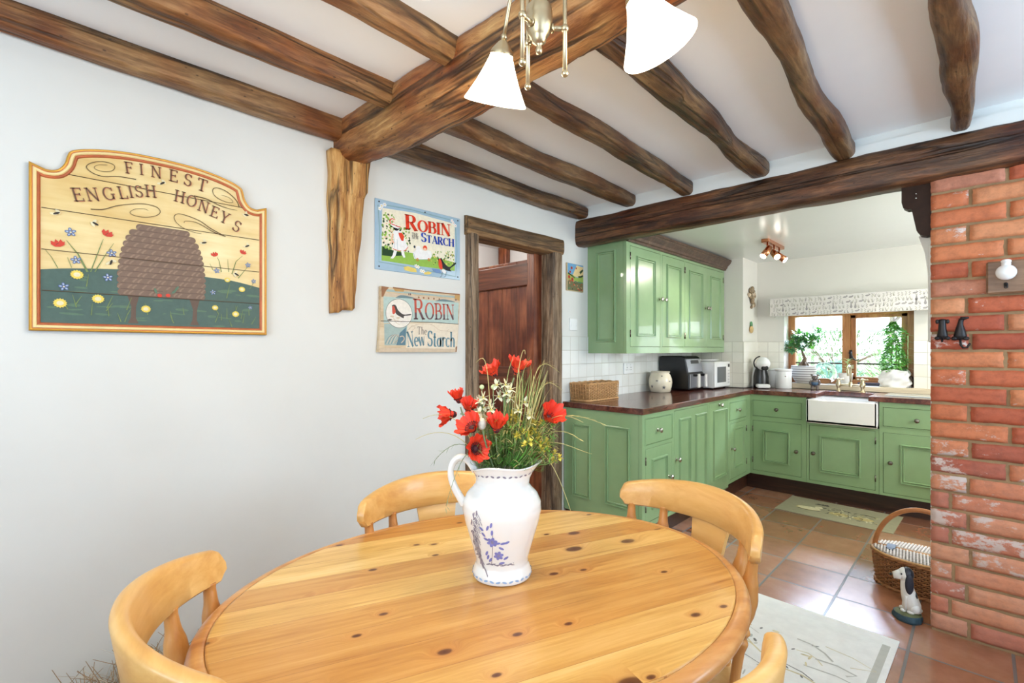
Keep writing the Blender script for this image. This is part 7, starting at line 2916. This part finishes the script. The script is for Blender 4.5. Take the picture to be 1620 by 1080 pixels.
# robin bird
pn.poly(smooth([A(*p) for p in ((825, 790), (850, 780), (880, 830), (940, 880), (1005, 830), (1012, 850), (950, 900), (965, 930), (900, 915), (850, 870), (825, 790))], 4), IBK)
pn.poly(smooth([A(*p) for p in ((818, 800), (835, 785), (855, 830), (862, 900), (840, 905), (818, 860), (818, 800))], 4), IRD)
pn.ell(*A(880, 930), 0.017, 0.010, IWH, -0.4)
for x in (860, 905):
    pn.line([A(x, 935), A(x - 6, 985), A(x - 25, 995)], 0.0022, ISL)
pn.poly([A(*p) for p in ((740, 895), (830, 905), (850, 950), (800, 950), (755, 925))], IB2)
for pts in (((420, 880), (470, 870), (560, 900), (570, 940), (500, 935), (430, 915)), ((640, 945), (700, 930), (745, 945), (715, 965), (660, 965))):
    pn.poly([A(*p) for p in pts], IYE)
for (cx, cy) in ((170, 185), (205, 170), (150, 215), (985, 380), (1010, 410), (970, 355), (560, 870), (585, 880), (620, 925), (645, 930)):
    for q in range(5):
        a = q * 2 * PI / 5
        u, v_ = A(cx, cy)
        pn.ell(u + 0.006 * math.cos(a), v_ + 0.006 * math.sin(a), 0.005, 0.004, IWH, a, 8)
    pn.ell(*A(cx, cy), 0.0035, 0.0035, IYE if cx < 700 else ISK, 0, 8)
pn.obj('painted_picture', P1, s1, 'printed picture of a girl in white, pram and robin bird')
lt = Panel(0.0062 + 0.000008 * (pn.k + 8))
L1 = [paint(222, 66, 44, .2), paint(54, 80, 178, .2), paint(92, 92, 98, .2)]


def wordpx(pan, word, A_, p0, p1, h0, h1, mat, k, first=1.0, sx=None):
    """word set along p0-p1 (photo points of the baseline); the first letter `first` times taller"""
    a, b_ = Vector(A_(*p0)), Vector(A_(*p1))
    L = (b_ - a).length
    rot = math.atan2(b_.y - a.y, b_.x - a.x)
    hh = [h0 + (h1 - h0) * i / max(1, len(word) - 1) for i in range(len(word))]
    hh[0] *= first
    adv = sum(GL[c_][0] * hh[i] for i, c_ in enumerate(word))
    sx = sx or L / adv
    d = (b_ - a).normalized()
    x = 0.0
    for i, c_ in enumerate(word):
        w_ = GL[c_][0] * hh[i] * sx
        p = a + d * (x + w_ / 2)
        pan.letter(c_, p.x, p.y, hh[i], mat, rot, sx, k)
        x += w_


for (wd_, p0, p1, h0, h1, mt, kk, fi, lab) in (('ROBIN', (436, 450), (962, 535), 0.060, 0.066, 0, 1.35, 1.30, 'red lettering ROBIN'), ('THE', (514, 522), (588, 532), 0.0165, 0.0165, 2, 1.0, 1.0, 'small grey lettering THE'),
                                               ('NEW', (514, 558), (592, 568), 0.0165, 0.0165, 2, 1.0, 1.0, 'small grey lettering NEW'), ('STARCH', (618, 590), (998, 655), 0.040, 0.044, 1, 1.45, 1.22, 'blue lettering STARCH')):
    lt = Panel(0.0062 + 0.000008 * (pn.k + 8))
    wordpx(lt, wd_, A, p0, p1, h0, h1, mt, kk, fi)
    lt.obj('lettering', L1, s1, lab)

# ---------------------------------------------------------------- lower sign (old wooden board)
S2 = (1.243, 1.251)
s2 = thing('starch_sign', 'worn wooden ROBIN The New Starch sign with a robin in a roundel, hung lower', 'sign', (XW, S2[0], S2[1]))
M_old, nt, b = newmat('worn_sign_board')
n1 = ntex(nt, coords(nt, (1, 0.2, 1)), 24, 6, 0.65)
r1 = ramp(nt, [(0.30, RGB(176, 146, 112)), (0.5, RGB(212, 190, 156)), (0.7, RGB(224, 208, 180))], n1.outputs[0])
nt.links.new(r1.outputs[0], b.inputs['Base Color'])
b.inputs['Roughness'].default_value = 0.7
m = MB()
q = lambda cx, cy: (wall_pt(580 + cx / 8.306, 440 + cy / 8.306, XW + 0.03)[0] - S2[0], wall_pt(580 + cx / 8.306, 440 + cy / 8.306, XW + 0.03)[1] - S2[1])
m.prism([q(*p) for p in ((165, 970), (190, 560), (200, 100), (340, 120), (620, 160), (1235, 215), (1215, 600), (1190, 970))], 0.002, 0.026, 0, MX)
m.obj('board', M_old, s2)
B2 = lambda cx, cy: q(cx, cy)
pn = Panel(0.0265)
P2 = [paint(178, 198, 190), paint(226, 212, 190), paint(150, 106, 74), paint(110, 132, 136), paint(232, 224, 212), paint(200, 84, 66), paint(74, 66, 62), paint(206, 186, 160), paint(92, 124, 138), paint(160, 178, 172), paint(190, 150, 92)]
(JAQ, JCR, JBR, JTL, JWH, JRD, JDK, JTN, JDT, JPT, JOC) = range(11)
pn.poly([B2(*p) for p in ((225, 235), (1215, 320), (1205, 605), (880, 580), (560, 575), (230, 590))], JAQ)
pn.poly([B2(*p) for p in ((270, 140), (620, 185), (1210, 240), (1210, 262), (620, 208), (262, 172))], JPT)
pn.poly([B2(*p) for p in ((255, 190), (620, 225), (1215, 280), (1215, 318), (620, 260), (240, 232))], JTN)
for x in (690, 755, 820, 890, 960):
    pn.ell(*B2(x, 250 + (x - 690) * 0.09), 0.006, 0.006, JBR, 0, 5)
pn.poly(smooth([B2(*p) for p in ((380, 255), (450, 222), (540, 232), (640, 262), (540, 262), (380, 255))], 4), JTL)
pn.poly(smooth([B2(*p) for p in ((900, 300), (990, 275), (1080, 285), (1170, 312), (1040, 306), (900, 300))], 4), JTL)
pn.poly([B2(*p) for p in ((235, 600), (540, 590), (530, 880), (240, 880))], JPT)
for k in range(6):
    pn.line(smooth([B2(*p) for p in ((250 + 20 * k, 860), (300 + 18 * k, 770), (380 + 8 * k, 740), (420, 790), (400 - 10 * k, 860))], 4), 0.0035, (JTL, JTN)[k % 2], 0.0012)
pn.poly([B2(*p) for p in ((395, 880), (440, 720), (525, 640), (512, 880))], JDT)
pn.line(smooth([B2(*p) for p in ((440, 770), (480, 760), (500, 800), (460, 850))], 4), 0.005, JTN)
pn.poly([B2(*p) for p in ((540, 600), (880, 585), (1210, 608), (1180, 940), (520, 940))], JCR)
pn.line(smooth([B2(*p) for p in ((540, 690), (590, 640), (680, 605), (800, 600), (880, 620), (960, 680), (1060, 690), (1085, 670), (1060, 700), (1160, 690))], 5), 0.003, JTN, 0.002)
pn.line(smooth([B2(*p) for p in ((560, 680), (600, 625), (640, 650), (600, 690))], 5), 0.003, JTN)
pn.ell(*B2(435, 462), 0.0775, 0.0735, JDK, 0, 40)
pn.ell(*B2(435, 462), 0.0755, 0.0715, JWH, 0, 40)
pn.poly(smooth([B2(*p) for p in ((335, 360), (365, 345), (395, 365), (420, 420), (490, 475), (580, 468), (582, 485), (500, 495), (492, 525), (440, 500), (395, 470), (370, 420), (335, 360))], 4), JDK)
pn.poly(smooth([B2(*p) for p in ((340, 370), (365, 365), (385, 430), (372, 465), (345, 462), (340, 370))], 4), JRD)
for pts in (((310, 545), (380, 550), (470, 575)), ((340, 500), (370, 540), (390, 580), (440, 610)), ((420, 520), (415, 560))):
    pn.line(smooth([B2(*p) for p in pts], 3), 0.004, JTN, 0.002)
    pn.ell(*B2(pts[0][0], pts[0][1]), 0.012, 0.004, JDK if pts[0][0] < 330 else JTN, 0.1)
pn.poly([B2(*p) for p in ((200, 102), (300, 118), (255, 170), (225, 240), (200, 240))], JBR)
pn.poly([B2(*p) for p in ((350, 125), (500, 150), (490, 178), (380, 170))], JOC)
pn.poly([B2(*p) for p in ((1165, 215), (1233, 222), (1225, 300), (1160, 270))], JOC)
pn.poly([B2(*p) for p in ((1175, 900), (1196, 895), (1188, 968), (1165, 968))], JBR)
pn.line([B2(*p) for p in ((190, 560), (400, 566), (620, 572), (900, 580), (1215, 603))], 0.003, JDK)
pn.line([B2(*p) for p in ((350, 122), (620, 158), (1230, 214))], 0.007, JBR)
pn.poly([B2(*p) for p in ((180, 910), (520, 915), (1175, 930), (1172, 962), (180, 965))], JTN)
pn.obj('painted_picture', P2, s2, 'faded painted robin roundel and scrolls')
lt = Panel(0.0265 + 0.000008 * (pn.k + 8))
L2 = [paint(196, 88, 70), paint(108, 78, 82), paint(104, 138, 150), paint(128, 118, 108)]
wordpx(lt, 'ROBIN', B2, (622, 540), (1165, 545), 0.092, 0.084, 0, 0.95, 1.16)
lt.mb.m = [0] * len(lt.mb.m)
# the lower half of ROBIN is printed dark
half_ = MB()
y_mid = B2(800, 462)[1]
for f_ in lt.mb.f:
    c_ = sum((lt.mb.v[i] for i in f_), Vector()) / len(f_)
    half_.add([lt.mb.v[i] for i in f_], [list(range(len(f_)))], 1 if c_.z < y_mid else 0)
lt.mb = half_
lt.obj('lettering', L2, s2, 'lettering ROBIN, red above and dark below')
for (wd_, p0, p1, h0, mt, kk, lab) in (('The', (670, 735), (800, 740), 0.040, 3, 0.9, 'grey lettering The'), ('New', (540, 905), (780, 880), 0.078, 2, 1.25, 'blue lettering New'), ('Starch', (800, 895), (1165, 905), 0.084, 2, 1.25, 'blue lettering Starch'),
                                       ('"', (555, 320), (600, 320), 0.05, 1, 0.8, 'opening quotation mark'), ('"', (1165, 365), (1200, 365), 0.04, 1, 0.8, 'closing quotation mark')):
    lt = Panel(0.0265 + 0.000008 * (pn.k + 8))
    wordpx(lt, wd_, B2, p0, p1, h0, h0, mt, kk)
    lt.obj('lettering', L2, s2, lab)

# ---------------------------------------------------------------- small picture by the wall cabinet
t = thing('small_picture', 'little unframed canvas of poppy fields beside the green wall cabinet', 'picture', (XW, 2.727, 1.687))
m = MB()
m.box(0.0005, 0.014, 0, 0.194, 0, 0.198, 0, 0.001)
m.obj('canvas', paint(196, 176, 140), t)
pn = Panel(0.0143)
PP = [paint(110, 160, 196), paint(224, 196, 140), paint(150, 170, 80), paint(44, 64, 40), paint(188, 62, 42), paint(108, 104, 70), paint(206, 150, 110), paint(70, 130, 100)]
pn.poly([(0.004, 0.10), (0.19, 0.10), (0.19, 0.196), (0.004, 0.196)], 0)
pn.poly([(0.06, 0.11), (0.11, 0.19), (0.19, 0.185), (0.19, 0.10)], 1)
pn.poly(smooth([(0.004, 0.125), (0.06, 0.118), (0.12, 0.10), (0.19, 0.118)], 3) + [(0.19, 0.06), (0.004, 0.06)], 2)
pn.poly([(0.004, 0.004), (0.19, 0.004), (0.19, 0.072), (0.004, 0.078)], 5)
pn.line([(0.01, 0.125), (0.06, 0.108), (0.09, 0.096)], 0.012, 3, 0.006)
pn.line([(0.13, 0.108), (0.16, 0.112), (0.188, 0.122)], 0.012, 3, 0.014)
pn.line([(0.15, 0.138), (0.188, 0.165)], 0.02, 3, 0.014)
pn.line([(0.10, 0.072), (0.188, 0.066)], 0.008, 7)
random.seed(14)
for k in range(36):
    pn.ell(random.uniform(0.01, 0.185), random.uniform(0.01, 0.075), random.uniform(0.004, 0.009), random.uniform(0.003, 0.006), random.choice((4, 4, 6, 3, 7)), random.uniform(0, 3), 8)
for (u, v_, s) in ((0.022, 0.098, 0.014), (0.058, 0.084, 0.015), (0.05, 0.165, 0.012), (0.032, 0.135, 0.010), (0.105, 0.168, 0.008)):
    pn.ell(u, v_, s, s * 0.9, 4)
    pn.ell(u, v_, s * 0.35, s * 0.3, 3)
pn.obj('painted_scene', PP, t, 'painted poppies, fields and hills')

# ---------------------------------------------------------------- garden outside the window
M_lawn = plain('garden_grass', RGB(176, 190, 160), 0.9, var=0.25, vs=3)
m = MB()
m.box(-9, 8, 5.55, 22, -0.05, 0.0)
m.prism([(6.4, 0.0), (7.2, 0.55), (9.0, 0.75), (22, 0.9), (22, 0.0)], -9, 8, 0, Matrix(((0, 0, 1, 0), (1, 0, 0, 0), (0, 1, 0, 0), (0, 0, 0, 1))))
o = m.obj('ground', M_lawn)
struct(o)
M_shr = [plain('shrub_leaf_pale', RGB(150, 182, 130), 0.5, var=0.35, vs=6), plain('shrub_leaf_mid', RGB(104, 140, 92), 0.5, var=0.35, vs=6), plain('shrub_leaf_blue', RGB(128, 162, 150), 0.5, var=0.35, vs=6)]
random.seed(90)
SH = [(-1.86, 7.2, 0.85, 0.46, 0.62, 0, 'pale spreading shrub outside, seen behind the bonsai'), (-1.22, 6.6, 0.74, 0.42, 0.56, 2, 'bluish green shrub outside, seen between the bear and the mullion'), (-0.70, 7.3, 0.85, 0.46, 0.64, 0, 'pale green shrub outside, seen through the right-hand pane'),
      (-2.1, 11.3, 1.1, 1.5, 0.75, 1, 'mid green bush outside, against the garden fence')]
for (x, y, z, rx, rz_, k, lab) in SH:
    t = thing('garden_shrub', lab, 'shrub', (x, y, z - 0.2), 0, 'shrubs outside the kitchen window')
    m = MB()
    for i in range(1700):
        v = rvec()
        e = random.random() ** 0.35
        p = Vector((v.x * rx, v.y * 0.5, max(-0.15, v.z) * rz_)) * e
        leaf(m, p, v + Vector((0, -0.3, 0.4)), random.uniform(0.05, 0.10), random.uniform(0.02, 0.035), n=2)
    m.obj('leaves', M_shr[k], t)
    m = MB()
    for i in range(9):
        a = random.uniform(0, 2 * PI)
        m.tube([(0, 0, -0.2), (0.3 * rx * math.cos(a), 0.2 * math.sin(a), 0.2 * rz_), (0.7 * rx * math.cos(a), 0.35 * math.sin(a), 0.6 * rz_)], [0.012, 0.009, 0.004], 5)
    m.obj('branch', M_bark, t)
M_fence = plain('weathered_fence', RGB(176, 178, 172), 0.8, var=0.15, vs=6)
t = thing('garden_fence', 'pale weathered post and rail fence across the garden outside the window', 'fence', (0, 12.4, 0.7))
for k in range(13):
    m = MB()
    x = -7.5 + 0.8 * k
    m.box(x - 0.03, x + 0.03, -0.04, 0.04, 0, 1.15, 0, 0.01)
    m.obj('post', M_fence, t)
for zz in (0.45, 0.95):
    m = MB()
    m.box(-7.6, 2.2, -0.065, -0.04, zz - 0.035, zz + 0.035, 0, 0.008)
    m.obj('rail', M_fence, t)
M_twig = plain('bare_twig', RGB(150, 140, 132), 0.8, var=0.2)
for (bx, by, hgt, sd, lab) in ((-4.2, 13.6, 4.2, 5, 'bare pale tree outside, seen over the bonsai'), (-1.6, 14.6, 4.6, 6, 'bare pale tree outside, seen over the right-hand window pane')):
    random.seed(sd)
    t = thing('garden_tree', lab, 'tree', (bx, by, 0.75), 0, 'trees beyond the fence')
    m = MB()
    ends = []

    def grow(p, d, L, r, lv):
        q = p + d * L
        m.tube([p, (p + q) / 2 + Vector((random.uniform(-.04, .04), 0, random.uniform(-.03, .03))) * L, q], [r, r * 0.85, r * 0.65], 5, 0, False, None, False)
        if lv == 0:
            ends.append(q)
            return
        for k in range(3):
            dd = (d + Vector((random.uniform(-0.8, 0.8), random.uniform(-0.4, 0.4), random.uniform(-0.35, 0.45)))).normalized()
            grow(p + d * L * random.uniform(0.55, 1.0), dd, L * 0.68, r * 0.6, lv - 1)

    grow(Vector((0, 0, 0)), Vector((0.05, 0, 1)).normalized(), hgt * 0.34, 0.07, 5)
    m.obj('branches', M_twig, t)
    m = MB()
    for e in ends:
        for k in range(7):
            leaf(m, e + rvec() * 0.18, rvec(), 0.14, 0.07, n=1)
    m.obj('leaves', M_shr[0], t, 'sparse young leaves')
